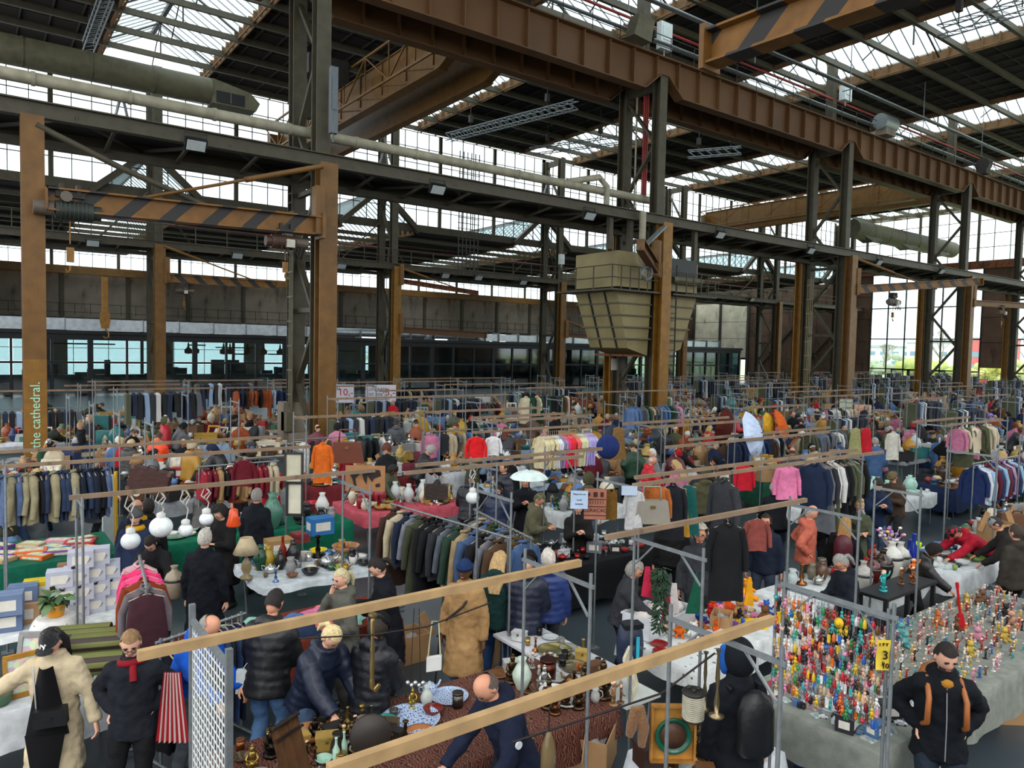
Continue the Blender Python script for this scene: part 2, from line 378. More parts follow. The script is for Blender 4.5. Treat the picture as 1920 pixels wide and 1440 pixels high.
def skylight(k, y0, y1, z0, h, label, sw=SW, sep=2.4, deep=True):
    Xc = CX(k); r = E('roof_skylight', (Xc, 0, z0), label=label, kind=S)
    n = int((y1-y0)/sep); s_ = (y1-y0)/n
    for sd in (-1, 1):
        p = MB(); p.add([(sd*sw, 0, 0), (0, 0, h), (0, s_-.03, h), (sd*sw, s_-.03, 0)], [(0, 1, 2, 3)]); me = p.mesh('pane')
        for j in range(n): O('pane', me, MT['sky'], r, (0, y0+j*s_, .35))
        b = MB(); y = y0
        while y < y1: b.bar((sd*sw, y, .3), (0, y, .3+h), .05, .07); y += .72
        O('glazing_bars', b, MT['galv'], r, kind='stuff')
        O('curb', MB().box((sd*sw, (y0+y1)/2, .1), (.06, y1-y0, .75)), MT['curb'], r)
        b = MB(); y = y0+.4
        while y < y1: b.box((sd*(sw-.13), y, .1), (.22, .07, .6)); y += .9
        b.box((sd*(sw-.2), (y0+y1)/2, -.2), (.08, y1-y0, .08)); O('curb_bracket', b, MT['curb'], r, kind='stuff')
    O('ridge_bar', MB().box((0, (y0+y1)/2, h+.2), (.22, y1-y0, .3)), MT['dark'], r)
    if deep:
        b = MB()
        for y in range(int(y0)+2, int(y1), 6): b.bar((-sw, y, 0), (0, y, h), .08, .08); b.bar((sw, y, 0), (0, y, h), .08, .08); b.bar((0, y, -.1), (0, y, h), .08, .08); b.bar((0, y, h), (0, y+3, -.1), .06, .06)
        O('light_truss', b, MT['dark'], r)
    return r
for k in range(0, 6):
    skylight(k, -11.5, 54.2, RZ, 1.9, 'gabled wired-glass roof skylight over the %s near column' % nth[k])
for k in range(0, 6): skylight(k, YC+.1, YW-.2, 13.7, 2.7, 'low gabled skylight behind the clerestory beside the %s far column' % nth[k], sep=3.2, deep=False)
r = E('roof_deck', (0, 0, 0), label='dark low roof deck beyond the clerestory', kind=S)
for i in range(0, len(edges)-1, 2):
    a, c = edges[i], edges[i+1]
    if c-a > .2: O('deck_bay', MB().box(((a+c)/2, (YC+YW)/2, 13.75), (c-a, YW-YC, .2)), MT['deck'], r)
pm = MB().box(((XE-16)/2, 0, 13.4), (XE+16, .2, .3)).mesh('purlin')
for j in range(8): O('purlin', pm, MT['olive'], r, (0, 57+j*3.2, 0))
# ---- clerestory windows
def glazing(name, label, ox, oy, along, n, wd, z0, rows, hh, m=MT['win'], fm=MT['dark'], thick=5, pieces=True, t0=0, bar=.05, parent=None):
    r = E(name, (0, 0, 0), label=label, kind=S)
    D = Vector((1, 0, 0)) if along == 'x' else Vector((0, 1, 0)); o0 = Vector((ox, oy, 0))
    sz = (wd-.04, .012, hh-.04) if along == 'x' else (.012, wd-.04, hh-.04)
    pb = MB().box((0, 0, 0), sz); me = pb.mesh('pane'); big = MB()
    for i in range(n):
        for j in range(rows):
            c = o0+D*(wd*(i+.5))+Vector((0, 0, z0+hh*(j+.5)))
            if pieces: O('pane', me, m, r, c)
            else: big.merge(pb, Matrix.Translation(c))
    if not pieces: O('panes', big, m, r, kind='stuff')
    for i in range(n+1):
        T = (i+t0) % thick == 0; c = o0+D*(wd*i)+Vector((0, 0, z0+rows*hh/2)); q = .28 if T else bar
        O('mullion', MB().box(c, (q, .2 if T else .08, rows*hh) if along == 'x' else (.2 if T else .08, q, rows*hh)), MT['olive'] if T else fm, r)
    for j in range(rows+1):
        c = o0+D*(wd*n/2)+Vector((0, 0, z0+hh*j))
        O('transom', MB().box(c, (wd*n, .07, bar) if along == 'x' else (.07, wd*n, bar)), fm, r)
    return r
pw = BAY/15
for k in range(-1, 5):
    glazing('window_%d' % (k+2), 'clerestory glazing bay %s the %s far column' % ('left of' if k < 0 else 'right of', nth[max(k, 0)]), CX(k), YC, 'x', 15, pw, 14.3, 6, 1.27, pieces=k < 3)
O('trim_4', MB().box(((XE-16)/2, YC, 14.0), (XE+16, .35, .6)), MT['olive'], kind=S, label='olive sill beam under the clerestory glass')
# A frames at the clerestory
for k in range(0, 6):
    X = CX(k); r = E('gable_frame', (X, Y2R+.1, 0), label='olive gable-shaped strut frame on the %s far column' % nth[k], kind=S)
    for s_ in (-1, 1): O('strut', MB().bar((s_*.2, 0, 16.6), (s_*3.5, 0, 13.7), .45, .4), MT['olive'], r)
    O('crown_box', MB().box((0, -.5, 16.5), (1.3, .9, .35)), MT['black'], r)
    for s_ in (-1, 1): O('tie', MB().bar((s_*.2, -.2, 14.0), (s_*3.0, 1.4, 10.8), .1, .1), MT['olive'], r)
# ---- far wall
r = E('wall_far', (0, 0, 0), label='stained concrete wall panels above the glass pavilion', kind=S)
pn = MB().box((0, 0, 8.35), (5.5, .2, 4.3)).mesh('wall_panel'); pl = MB().box((0, -.15, 8.35), (.35, .35, 4.4)).mesh('pilaster')
for i in range(20): O('wall_panel', pn, MT['concrete'], r, (-1.4+i*5.633, YW, 0)); O('pilaster', pl, MT['olive'], r, (-4.2+i*5.633, YW, 0))
O('crane_beam', MB().box((45, YW-.9, 10.7), (104, .5, .75)), MT['ochre'], r)
O('ledge', MB().box((45, YW-.8, 6.1), (104, 1.2, .25)), MT['dark'], r)
O('orange_pipe', MB().box((45, YW-1.6, 5.55), (104, .14, .14)), MT['curb'], r)
b = MB()
for i in range(80): b.box((-5+i*1.3, YW-1.4, 7.0), (.05, .05, 1.1))
for z in (6.7, 7.5): b.box((45, YW-1.4, z), (104, .05, .05))
O('ledge_railing', b, MT['dark'], r)
b = MB()
for i in range(11): b.box((-3+i*9.4, YW, 2.9), (2.2 if i < 4 else 6.5, .25, 6.4))
O('lower_wall', b, MT['concrete'], r)
glazing('window_8', 'bright strip window high in the far wall', -5, YW, 'x', 90, pw, 11.1, 2, 1.27, pieces=False)
glazing('window_9', 'far wall ground floor glazing seen through the pavilion', -4, YW+.1, 'x', 34, 3, .3, 3, 1.5, pieces=False, thick=3)
O('wall_left', MB().box((-5.6, 68.3, 7), (.3, 27.3, 14)), MT['concrete'], kind=S, label='left end wall of the far aisle')
# ---- pavilion
YP = 62.0; r = E('glass_pavilion', (0, YP, 0), label='long black-framed glass pavilion with dark teal panes under silver ducts', cat='pavilion')
O('roof_slab', MB().box((38.5, 5, 4.65), (92, 11, .25)), MT['black'], r); O('fascia', MB().box((38.5, -.1, 4.45), (92, .2, .7)), MT['black'], r)
pp = MB().box((0, 0, 0), (2.2, .02, 1.0)).mesh('pane')
for i in range(38):
    x = -7.4+i*2.42
    O('mullion', MB().box((x, 0, 2.1), (.36 if i % 3 == 0 else .16, .25, 4.2)), MT['black'], r)
    for z, h in ((1.25, 2.2), (3.35, 1.6)):
        o = O('pane', pp, MT['pav'], r, (x+1.21, 0, z)); o.scale = (1, 1, h)
O('transom', MB().box((38.5, 0, 2.45), (92, .2, .16)), MT['black'], r)
O('end_panes', MB().box((84.4, 5, 2.2), (.05, 10, 4.2)), MT['pav'], r)
b = MB()
for i in range(6): b.box((84.4, i*2, 2.2), (.2, .2, 4.2))
O('end_frame', b, MT['black'], r)
O('back_counter', MB().box((35, 8.5, .6), (70, .8, 1.2)).box((52, 9.6, 2.3), (36, .2, 4.2)), MT['black'], r)
for i in range(9): 
    tag(O('pendant_lamp', MB().lathe([(.05, .9), (.1, .5), (.32, .3), (.3, 0), (.02, -.05)], 10).tube([(0, 0, .9), (0, 0, 1.4)], .02, 5), MT['pla'], None, (13+i*1.3+(i % 2)*.5, YP+3+(i % 3), 3.15), col='d97a4a'), 'small orange pendant lamp inside the glass pavilion, %s from the left' % (nth+['seventh', 'eighth', 'ninth'])[i], 'lamp', 'orange lamps inside the pavilion')
r = E('silver_duct', (0, YP+1.3, 5.2), label='long silver ventilation duct lying on the pavilion roof', cat='duct')
O('duct_run', MB().box((7, 0, .05), (38, 1.2, .85)), MT['silver'], r); O('round_duct', MB().tube([(26, 0, .1), (42, 0, .1), (42.6, 0, -.2)], .38, 12), MT['silver'], r)
O('far_duct_run', MB().box((62, 0, 0), (38, 1.0, .7)), MT['silver'], r)
for i in range(36): O('duct_flange', MB().box((-10+i*2.6, -.02, .05), (.06, 1.3, .95)), MT['galv'], r)
for x in (4, 25.5, 36, 52, 60): O('branch_duct', MB().tube([(x, -.7, .45), (x, -.9, -.2), (x, -.5, -.35)], .3, 10), MT['silver'], r)
# ---- end wall
r = E('wall_right', (XE, 0, 0), label='brown rusty panels of the end wall beside the tall window', kind=S)
O('light_blocking_sheet', MB().box((.26, 52.5, 7), (.06, 3.9, 14.2)).box((.26, 62.2, 7), (.06, 15.4, 14.2)).box((.26, 75, 8.6), (.06, 10.6, 11)).box((.26, 82, 7), (.06, 3.4, 14.2)).box((.26, 35.6, 9), (.06, 3.2, 12)), MT['rustwall'], r)  # sheet added behind the panels to stop light showing through their gaps
def wp(y0, y1, z0, z1, m, nm='wall_panel'): return O(nm, MB().box((.1, (y0+y1)/2, (z0+z1)/2), (.2, y1-y0-.06, z1-z0-.06)), m, r)
for z0 in (0, 3, 6, 9, 12): wp(50.6, 54.4, z0, z0+3, MT['rustwall'])
for z0 in (0, 3.4, 6.8, 10.2):
    for y0 in (54.6, 58.4, 62.2, 66, 80.2): wp(y0, y0+3.8, z0, z0+3.4, MT['rustwall'])
for y0 in (69.8, 75.0):
    for z0, z1 in ((3.4, 6.4), (6.4, 9.0), (9.0, 12.0)): wp(y0, y0+5.2, z0, z1, MT['plaster'], 'plaster_panel')
wp(69.8, 80.2, 12, 14, MT['rustwall']); wp(71, 80, 0, 3.4, MT['galv'], 'shutter_panel')
for z0 in (0, 3, 6, 9): wp(34.0, 37.2, 3+z0, 6+z0, MT['rustwall'])
O('head_beam', MB().box((-.2, 23, 15.2), (.5, 64, .9)), MT['rust'], r)
O('frame_post', MB().box((-.1, 75.0, 6), (.3, .35, 12)).box((-.1, 69.7, 6), (.4, .4, 12)).box((-.1, 80.3, 6), (.4, .4, 12)), MT['dark'], r)
b = MB()
for a, c in ((55, 62), (62, 69)): b.bar((-.2, a, .5), (-.2, c, 8), .25, .25); b.bar((-.2, a, 8), (-.2, c, .5), .25, .25)
O('cross_brace', b, MT['olive'], r)
def bigwin(nm, y0, n, wd, zs, label, fm=MT['black']):
    r = E(nm, (XE, 0, 0), label=label, kind=S)
    for i in range(n):
        for a, c in zip(zs[:-1], zs[1:]): O('pane', MB().box((0, y0+wd*(i+.5), (a+c)/2), (.012, wd-.06, c-a-.06)), MT['win'], r)
    for i in range(n+1): O('mullion', MB().box((0, y0+wd*i, (zs[0]+zs[-1])/2), (.15, .14, zs[-1]-zs[0])), fm, r)
    for z in zs: O('transom', MB().box((0, y0+wd*n/2, z), (.15, wd*n, .14)), fm, r)
bigwin('window_10', 37.2, 6, 2.22, (0, 2.5, 6.4, 10.4, 14.9), 'tall black-framed window at the far right end of the hall')
bigwin('window_11', 7.0, 12, 2.25, (0, 2.5, 6.4, 10.4, 14.9), 'end window right of the dark wall strip')
for i in range(3):
    r2 = E('door_%d' % (i+1), (XE-.12, 42.0+i*2.22, 0), label='black-framed glass exit door in the tall end window', kind=S)
    O('door_frame', MB().box((0, -1.02, 1.25), (.1, .16, 2.5)).box((0, 1.02, 1.25), (.1, .16, 2.5)).box((0, 0, 2.42), (.1, 2.2, .16)), MT['black'], r2)
for q, (y0, n) in enumerate(((-9.5, 12), (10.9, 12), (31.2, 14))): glazing('window_%d' % (12+q), 'high grid glazing of the end wall, %s section' % ('near', 'middle', 'far')[q], XE, y0, 'y', n, 1.69, 15.7, 4, 1.6, thick=4, bar=.07)
O('wall_back', MB().box((40, -12, 3.2), (114, .3, 6.4)), MT['rustwall'], kind=S, label='low brown wall behind the viewer')
# ---- outside
def bldg(x, y, w, d, h, col, label):
    r = E('building', (x, y, 0), label=label, cat='building')
    O('walls', MB().box((0, 0, h/2), (d, w, h)), MT['pla'], r, col=col); O('roof', MB().box((0, 0, h+.15), (d+.6, w+.6, .3)), MT['pla'], r, col='8fa0a8')
    for i in range(int(w/4)):
        for j in range(int(h/3.5)): O('window', MB().box((-d/2-.03, -w/2+2+i*4, 1.8+j*3.2), (.06, 2.2, 1.3)), MT['pla'], r, col='6f8fa5')
bldg(230, 97, 16, 14, 8, 'e8eef2', 'white office block outside the end window'); bldg(260, 128, 22, 14, 7, 'c8d4dc', 'pale low building outside behind the bare tree')
bldg(210, 78, 9, 12, 9, 'c4525a', 'red building outside behind the end window'); bldg(300, 165, 40, 14, 8, 'dde6ec', 'long white hall far outside'); bldg(240, 60, 20, 12, 12, 'dfe4e4', 'tall pale building outside at the right')
def bare_tree(x, y, h, label):
    rnd = random.Random(int(x*7+y)); b = MB(); b.tube([(0, 0, 0), (0, .1, h*.35)], [.28, .2], 6)
    def br(p, d, L, r_, n):
        q = p+d*L; b.tube([p, q], [r_, r_*.6], 4, caps=False)
        if n: 
            for _ in range(3): br(q, (d+Vector((rnd.uniform(-.6, .6), rnd.uniform(-.7, .7), rnd.uniform(-.1, .5)))).normalized(), L*.72, r_*.6, n-1)
    for _ in range(5): br(Vector((0, .1, h*.33)), Vector((rnd.uniform(-.6, .6), rnd.uniform(-.7, .7), .8)).normalized(), h*.22, .13, 3)
    tag(O('bare_tree', b, MT['pla'], None, (x, y, 0), col='7d7a68'), label, 'tree')
bare_tree(150, 64, 11, 'leafless tree outside the tall end window'); bare_tree(160, 80, 8, 'small leafless tree outside beside the pale building'); bare_tree(150, 50, 12, 'leafless tree outside at the right window')
for i, (x, y, w_, h_, c) in enumerate(((135, 60, 9, 3, 'a9b84e'), (140, 72, 16, 2.4, '8fa07c'), (132, 48, 10, 3.2, 'b4b86a'), (170, 90, 30, 4, '9aa88c'), (138, 40, 12, 4, '8c9a70'))):
    rnd = random.Random(i); b = MB()
    for _ in range(30): b.ell((rnd.uniform(-2, 2), rnd.uniform(-w_/2, w_/2), rnd.uniform(0, h_)), rnd.uniform(.6, 1.3), 6, 4)
    tag(O('bush', b, MT['leaf'], None, (x, y, 0), col=c), '%s bush outside the end window' % ['bright yellow-green', 'long grey-green', 'straw coloured', 'distant pale', 'olive'][i], 'bush')

glazing('window_15', 'planted winter garden glazing behind the pavilion', 46, YW+.1, 'x', 8, 2.6, .3, 3, 1.5, pieces=False, thick=3)
for i in range(9):
    rn = random.Random(i); b = MB()
    for _ in range(26): b.ell((rn.uniform(-1.4, 1.4), rn.uniform(-.5, .5), rn.uniform(.6, 3.6)), rn.uniform(.25, .6), 6, 4)
    tag(O('indoor_plant', b, MT['leaf'], None, (44+i*2.5, YP+12.5+(i % 3), 0), col=['5c7c34', '8c9c30', '46682c'][i % 3]), '%s leafy indoor plant behind the pavilion panes, %s from left' % (['green', 'yellow green', 'dark green'][i % 3], (nth+['seventh', 'eighth', 'ninth'])[i]), 'plant')

b = MB(); rn = random.Random(12)
for i in range(110):
    x = rn.uniform(-5, 80); h_ = rn.uniform(.7, 2.6); b.box((x, rn.uniform(3, 16), h_/2), (rn.uniform(.15, 1.6), .3, h_))
for i in range(26): b.box((rn.uniform(-5, 80), rn.uniform(4, 17), rn.uniform(3.0, 3.9)), (rn.uniform(1, 5), .12, .12))
O('interior_furnishing', b, MT['black'], bpy.data.objects['glass_pavilion'], kind='stuff')
# ================================================================== cranes, hopper, ducts, lights
def ztop(x, y, Y): return atY(x, y, Y)
def hoist(loc, label, s=1, rz=0, col='4a4038', hook=1.0):
    r = E('chain_hoist', loc, rz, label=label, cat='hoist')
    b = MB(); b.tube([(-.55*s, 0, 0), (.35*s, 0, 0)], .26*s, 12); b.tube([(-.75*s, 0, 0), (-.55*s, 0, 0)], .2*s, 10)
    for q in range(7): b.tube([(-.4*s+q*.1*s, 0, 0), (-.36*s+q*.1*s, 0, 0)], .285*s, 12)
    O('drum', b, MT['pla'], r, col=col)
    O('motor', MB().tube([(.38*s, 0, .02), (.85*s, 0, .02)], .2*s, 10).tube([(.1*s, -.1, .35*s), (.1*s, .25*s, .35*s)], .15*s, 10), MT['pla'], r, col='5c5348')
    O('trolley', MB().box((0, 0, .42*s), (.7*s, .3*s, .16*s)).box((-.2*s, 0, .55*s), (.1, .34*s, .3*s)).box((.2*s, 0, .55*s), (.1, .34*s, .3*s)), MT['dark'], r)
    O('control_box', MB().box((.1*s, -.3*s, -.05), (.3*s, .12, .3*s)), MT['pla'], r, col='b8b4a4')
    b = MB()
    for k in range(3): b.tube([(-.2*s+.15*k, -.25*s, -.1), (-.3*s+.3*k, -.35*s, -.6*s), (.1*s+.2*k, -.25*s, -.15)], .02, 5)
    O('cable_loop', b, MT['dark'], r)
    O('hook_block', MB().tube([(0, 0, -.2*s), (0, 0, -hook*.6)], .02, 5).box((0, 0, -hook*.8), (.18*s, .12*s, .4*s)).tube([(0, 0, -hook), (0, 0, -hook-.12), (.09, 0, -hook-.2), (.1, 0, -hook-.1)], .03, 6), MT['bright_ochre'], r)
    return r
def jib(p0, p1, tie0, tie1, label, h=.5, wdt=.36, m=None, hook=None, br=True):
    p0, p1 = Vector(p0), Vector(p1); L = (p1-p0).length; rz = atan2(p1.y-p0.y, p1.x-p0.x)
    r = E('jib_crane', p0, rz, label=label, cat='crane')
    O('jib_beam', MB().ibeam((0, 0, 0), (L, 0, p1.z-p0.z), wdt, h, .05), m or MT['hazard'], r)
    O('beam_end_plate', MB().box((L, 0, p1.z-p0.z), (.05, wdt, h)).box((0, 0, 0), (.12, wdt+.1, h+.2)), MT['ochre'], r)
    if tie0 is not None:
        R = Matrix.Rotation(-rz, 3, 'Z')
        a, c = R @ (Vector(tie0)-p0), R @ (Vector(tie1)-p0)
        O('tie_rod', MB().tube([a, a+(c-a)*.45], .09, 8).tube([a+(c-a)*.45, c], .05, 8), MT['ochre'], r)
    if br: O('pivot_bracket', MB().box((.1, 0, .5), (.3, .4, 1.6)), MT['ochre'], r)
    return r
jib((9.45, 23.65, 8.1), (1.7, 23.65, 7.95), (9.5, 23.7, 10.1), (3.9, 23.65, 8.25), 'yellow and black striped jib crane under the gallery at upper left', h=.62, wdt=.5)
tag(O('tie_rod', MB().tube([(1.5, 23.9, 9.95), (3.6, 23.9, 9.1), (6.6, 23.9, 8.1)], .09, 8), MT['olive']), 'long olive tie rod slanting from the lettered post to the striped jib', 'rod')
hoist((8.25, 23.65, 7.45), 'rusty drum hoist hanging from the right end of the upper left striped jib', .85, col='4a3428')
hoist((2.25, 23.65, 7.7), 'green-black motor hoist beside the lettered ochre post', 1.0, pi, col='2e3630', hook=1.5)
jib((10.1, 51.2, 8.2), (17.2, 51.0, 8.2), (10.0, 51.1, 10.2), (15.4, 51.0, 8.5), 'small yellow striped jib crane on the first far column', h=.5, wdt=.4)
hoist((11.2, 51.1, 7.4), 'small chain hoist under the far striped jib', .7)
jib((26.9, 51.2, 9.2), (33.3, 50.0, 8.6), (26.9, 51.2, 10.2), (31.8, 50.2, 8.8), 'rusty jib crane on the second far column', h=.35, m=MT['rust'])
jib((26.9, 51.2, 5.4), (34.5, 50.4, 5.2), None, None, 'low brown jib beam on the second far column', h=.5, m=MT['brown'])
jib((43.9, 51.2, 5.5), (48.5, 49.5, 5.2), (43.9, 51.2, 6.8), (48, 49.7, 5.3), 'brown jib crane low on the third far column', h=.4, m=MT['brown'])
a = atY(1603, 543, 24.0); c = atY(1838, 528, 21.0)
jib((a.x, 24, a.z), (c.x, 21.0, c.z), (a.x, 24, a.z+1.9), (a.x+7, 22.3, a.z+.4), 'yellow striped jib crane on the third near column', h=.5, wdt=.4)
hoist((a.x+3.0, 23.1, a.z-.65), 'grey drum hoist under the striped jib of the third near column', .85, col='6a6660')
a = atY(1822, 568, 24.0)
jib((a.x, 24, a.z), (a.x+11, 21.5, a.z+.1), None, None, 'ochre jib beam on the fourth near column', h=.45, wdt=.4, m=MT['ochre'])
hoist((a.x+3.4, 23.2, a.z-.6), 'square boxed hoist under the ochre jib of the fourth near column', .8, col='6a5a44')
# jib on column B going down-right towards the viewer
a, c = atY(1186, 478, 23.6), atY(1240, 505, 22.9)
jib((c.x, 23.2, c.z), (a.x-.9, 22.2, a.z+.2), None, None, 'short brown jib beam at the hopper column', h=.5, m=MT['brown'])
p = atY(1212, 510, 23.0); b = MB()
rnd = random.Random(3)
for k in range(9): b.tube([p+Vector((.34*cos(t*.7)*rnd.uniform(.7, 1.1), rnd.uniform(-.15, .15), .3*sin(t*.7)*rnd.uniform(.7, 1.1)-.05)) for t in range(10)], .02, 5, caps=False)
tag(O('cable_coil', b, MT['galv']), 'tangled coil of grey cable hanging at the hopper column', 'cable')
tag(O('bent_strut', MB().bar(atY(1205, 465, 23.2), atY(1245, 425, 23.6), .3, .06), MT['galv']), 'bright bent steel strip beside the hopper column top', 'strip')
# big striped beam at top right
a, c = Vector((12.6, 10.6, 11.75)), None
P0 = CF*0+Vector((0, 0, CAM_H))+ray(1331, 93)*15.5; P1 = Vector((0, 0, CAM_H))+ray(1905, -66)*11.2; P1.z = P0.z
r = jib(P0, P0+(P1-P0)*1.3, None, None, 'heavy yellow and grey striped crane beam overhead at top right', h=.72, wdt=.5, m=MT['hazard2'], br=False)
# bridge cranes
def bridge(X, z, y0, y1, label, truss_side=-1, h=1.5, m=None):
    m = m or MT['ochre']
    r = E('bridge_crane', (X, 0, z), label=label, cat='crane')
    n = 9; L = y1-y0
    for q, s_ in ((0, 1), (2.6*truss_side, .9)):
        bb = MB(); bb.prism([(y0, h*.45), (y0+2.2, 0), (y1-2.2, 0), (y1, h*.45), (y1, h), (y0, h)], q-.22, q+.22, 'x'); O('box_girder', bb, m, r)
        O('girder_flange', MB().box((q, (y0+y1)/2, h+.03), (.6, L, .06)).box((q, (y0+y1)/2, -.02), (.55, L-4.4, .05)), m, r)
    for i in range(n+1):
        y = y0+L*i/n; O('stiffener', MB().box((truss_side*2.86, y, h*.55), (.06, .08, h*.85)), m, r)
        if i < n:
            t = truss_side*3.8; O('lattice_brace', MB().bar((t, y, h if i % 2 else .1), (t, y+L/n, .1 if i % 2 else h), .07, .07).bar((t, y, 0.1), (t, y, h), .06, .06), MT['ochre'], r)
            O('lattice_brace', MB().bar((truss_side*2.8, y, .1), (t, y+L/n/2, .1), .06, .06), MT['ochre'], r)
    O('lattice_chord', MB().bar((truss_side*3.8, y0, h), (truss_side*3.8, y1, h), .1, .1).bar((truss_side*3.8, y0, .1), (truss_side*3.8, y1, .1), .1, .1), MT['ochre'], r)
    O('end_carriage', MB().box((truss_side*1.3, y0+.2, h*.6), (4.6, .5, .7)).box((truss_side*1.3, y1-.2, h*.6), (4.6, .5, .7)), m, r)
    return r
bridge(20.3, 17.0, 27.6, 51.4, 'ochre bridge crane high in the far bay at upper left', -1, 1.9, MT['ochre'])
bridge(66.2, 17.3, 27.6, 51.4, 'ochre bridge crane high behind the right hand columns', -1, 1.7)
tag(O('crane_trolley', MB().box((15.2, 38, 18.6), (2.2, 1.8, 1)).tube([(14.4, 38, 18.2), (14.4, 38, 16.6)], .05, 6).box((14.4, 38, 16.4), (.4, .4, .8)), MT['dark']), 'dark crane trolley by the upper left bridge crane', 'trolley')
# ducts and pipes
def duct(p0, p1, rad, label, m=MT['duct'], seams=6, elbow=None, sx=1.0):
    r = E('ventilation_duct', p0, label=label, cat='duct'); L = Vector(p1)-Vector(p0)
    O('duct_tube', MB().tube([(0, 0, 0), L], rad, 20), m, r)
    for i in range(1, seams): O('seam_band', MB().tube([L*(i/seams)-L.normalized()*.05, L*(i/seams)+L.normalized()*.05], rad+.025, 20), m, r)
    return r
r = duct((-6, 40, 16.9), (10.0, 40, 16.95), .64, 'fat khaki ventilation duct across the upper left'); b = MB()
b.prism([(16.0, -.62), (18.2, -.62), (18.4, -.2), (17.9, .25), (16.0, .6)], -.5, .5, 'y'); O('outlet_nozzle', b, MT['duct'], r)
O('outlet_grille', MB().box((16.9, -.52, -.25), (1.4, .05, .55)), MT['black'], r); O('outlet_divider', MB().box((16.9, -.56, -.25), (.05, .05, .55)), MT['duct'], r)
r = duct((73, 40.5, 17.2), (96, 40.5, 17.2), .95, 'fat khaki ventilation duct across the right hand windows', seams=7)
for x in (3, 11, 19): O('outlet_scoop', MB().prism([(x-2, -.6), (x+.3, -1.15), (x+2, -.8), (x+1, -.2)], -.7, .5, 'y'), MT['duct'], r)
r = E('handling_pipe', (0, 25.6, 11.65), label='pale lagged pipe running above the near gallery', cat='pipe')
O('pipe_run', MB().tube([(-7, 0, 0), (27.4, 0, 0)], .19, 12), MT['pipe'], r); O('pipe_elbow', MB().tube([(21.8, 0, .1), (23.6, -.2, .55), (24.1, -.2, .2), (24.1, -.2, -.9)], .15, 10), MT['pipe'], r)
for i in range(14): O('pipe_collar', MB().tube([(-6+i*2.5, 0, 0), (-5.9+i*2.5, 0, 0)], .215, 12), MT['pipe'], r)
for x in (3.6, 12.5, 20.5): O('pipe_stand', MB().bar((x, .2, -.95), (x+.2, 0, 0), .06, .06).bar((x+.5, .2, -.95), (x+.25, 0, 0), .06, .06), MT['galv'], r)
r = E('conduit_run', (0, 23.0, 19.6), label='bright metal conduits running above the near girder', cat='conduit')
for q in range(4): O('conduit', MB().tube([(10, q*.14, q*.05), (95, q*.14, q*.05)], .05, 6), MT['galv'], r)
for q in range(2): O('conduit', MB().tube([(10, 1.6+q*.14, -.7), (95, 1.6+q*.14, -.7)], .05, 6), MT['galv'], r)
for i in range(9): O('conduit_hanger', MB().bar((14+i*9, .2, -.8), (14+i*9, .2, 2.4), .04, .04).box((14+i*9, .2, -.1), (.05, .9, .04)), MT['galv'], r)
tag(O('sprinkler_pipe', MB().tube([(12, 25.7, 20.1), (96, 25.7, 20.1)], .07, 6), MT['red']), 'red sprinkler pipe under the roof above the near girder', 'pipe')
tag(O('sprinkler_pipe', MB().tube([(5, 58, 12.6), (90, 58, 12.6)], .06, 6), MT['red']), 'red sprinkler pipe under the low roof beyond the clerestory', 'pipe')
def flood(p, label, s=1):
    r = E('floodlight', p, label=label, cat='floodlight'); T = Euler((radians(38), 0, 0)).to_matrix()
    O('lamp_housing', MB().box((0, 0, 0), (.62*s, .14*s, .4*s), tilt=T), MT['black'], r); O('lamp_glass', MB().box((0, -.06*s, -.045*s), (.54*s, .03, .32*s), tilt=T), MT['pla'], r, col='aeb6b4')
    O('bracket', MB().box((-.32*s, 0, .15), (.03, .05, .4)).box((.32*s, 0, .15), (.03, .05, .4)).box((0, 0, .34), (.66*s, .05, .03)), MT['dark'], r)
for i, (x, y) in enumerate(((367, 268), (820, 352), (1105, 402), (1350, 438), (1520, 468), (1648, 490), (1765, 507))): flood(atY(x, y, 24.1)+Vector((0, 0, -.05)), 'square floodlight on the near gallery, %s from the left' % (['first', 'second', 'third', 'fourth', 'fifth', 'sixth', 'seventh'][i]))
for i, (x, y) in enumerate(((174, 452), (445, 476), (640, 496), (835, 514), (897, 518), (981, 527), (1410, 560))): flood(atY(x, y, 51.3)+Vector((0, 0, -.1)), 'small floodlight on the far gallery, %s from the left' % (['first', 'second', 'third', 'fourth', 'fifth', 'sixth', 'seventh'][i]), 1.2)
def cab(p, s, label, col='c8d0d0'): tag(O('equipment_box', MB().box((0, 0, 0), s).box((0, -s[1]/2-.02, s[2]*.1), (s[0]*.7, .03, s[2]*.5)).tube([(0, 0, -s[2]/2), (0, 0, -s[2]/2-.3)], .03, 6), MT['pla'], None, p, col=col), label, 'box')
cab((27.6, 25.3, 19.6), (.8, .3, 1.3), 'white panel fixed to the second upper post'); cab((44.2, 25.3, 20.5), (.8, .4, .9), 'small white cabinet on the third upper post'); cab((43.2, 51.2, 12.3), (.5, .3, .9), 'white canister lamp on the third far column')
cab((9.95, 23.9, 12.4), (.25, .2, 2.2), 'tall grey switch box on the side of the first near column', '5c6468'); cab(atY(1283, 845/3+150, 26.8), (.3, .5, .6), 'small grey box on the hopper column', '8a8c88')
r = E('roof_fan', (47.2, 24.2, 19.0), label='round galvanised fan on top of the near girder', cat='fan'); O('fan_drum', MB().tube([(-.8, 0, 0), (.8, 0, 0)], .5, 14), MT['galv'], r); O('fan_stand', MB().box((0, 0, -.6), (1.2, .7, .4)), MT['concrete'], r)
r = E('roof_fan', (62, 24.2, 18.8), label='smaller dark fan on the girder near the fourth column', cat='fan'); O('fan_drum', MB().tube([(-.3, 0, 0), (.3, 0, 0)], .5, 14), MT['dark'], r); O('fan_stand', MB().box((0, 0, -.5), (.7, .7, .4)), MT['dark'], r)
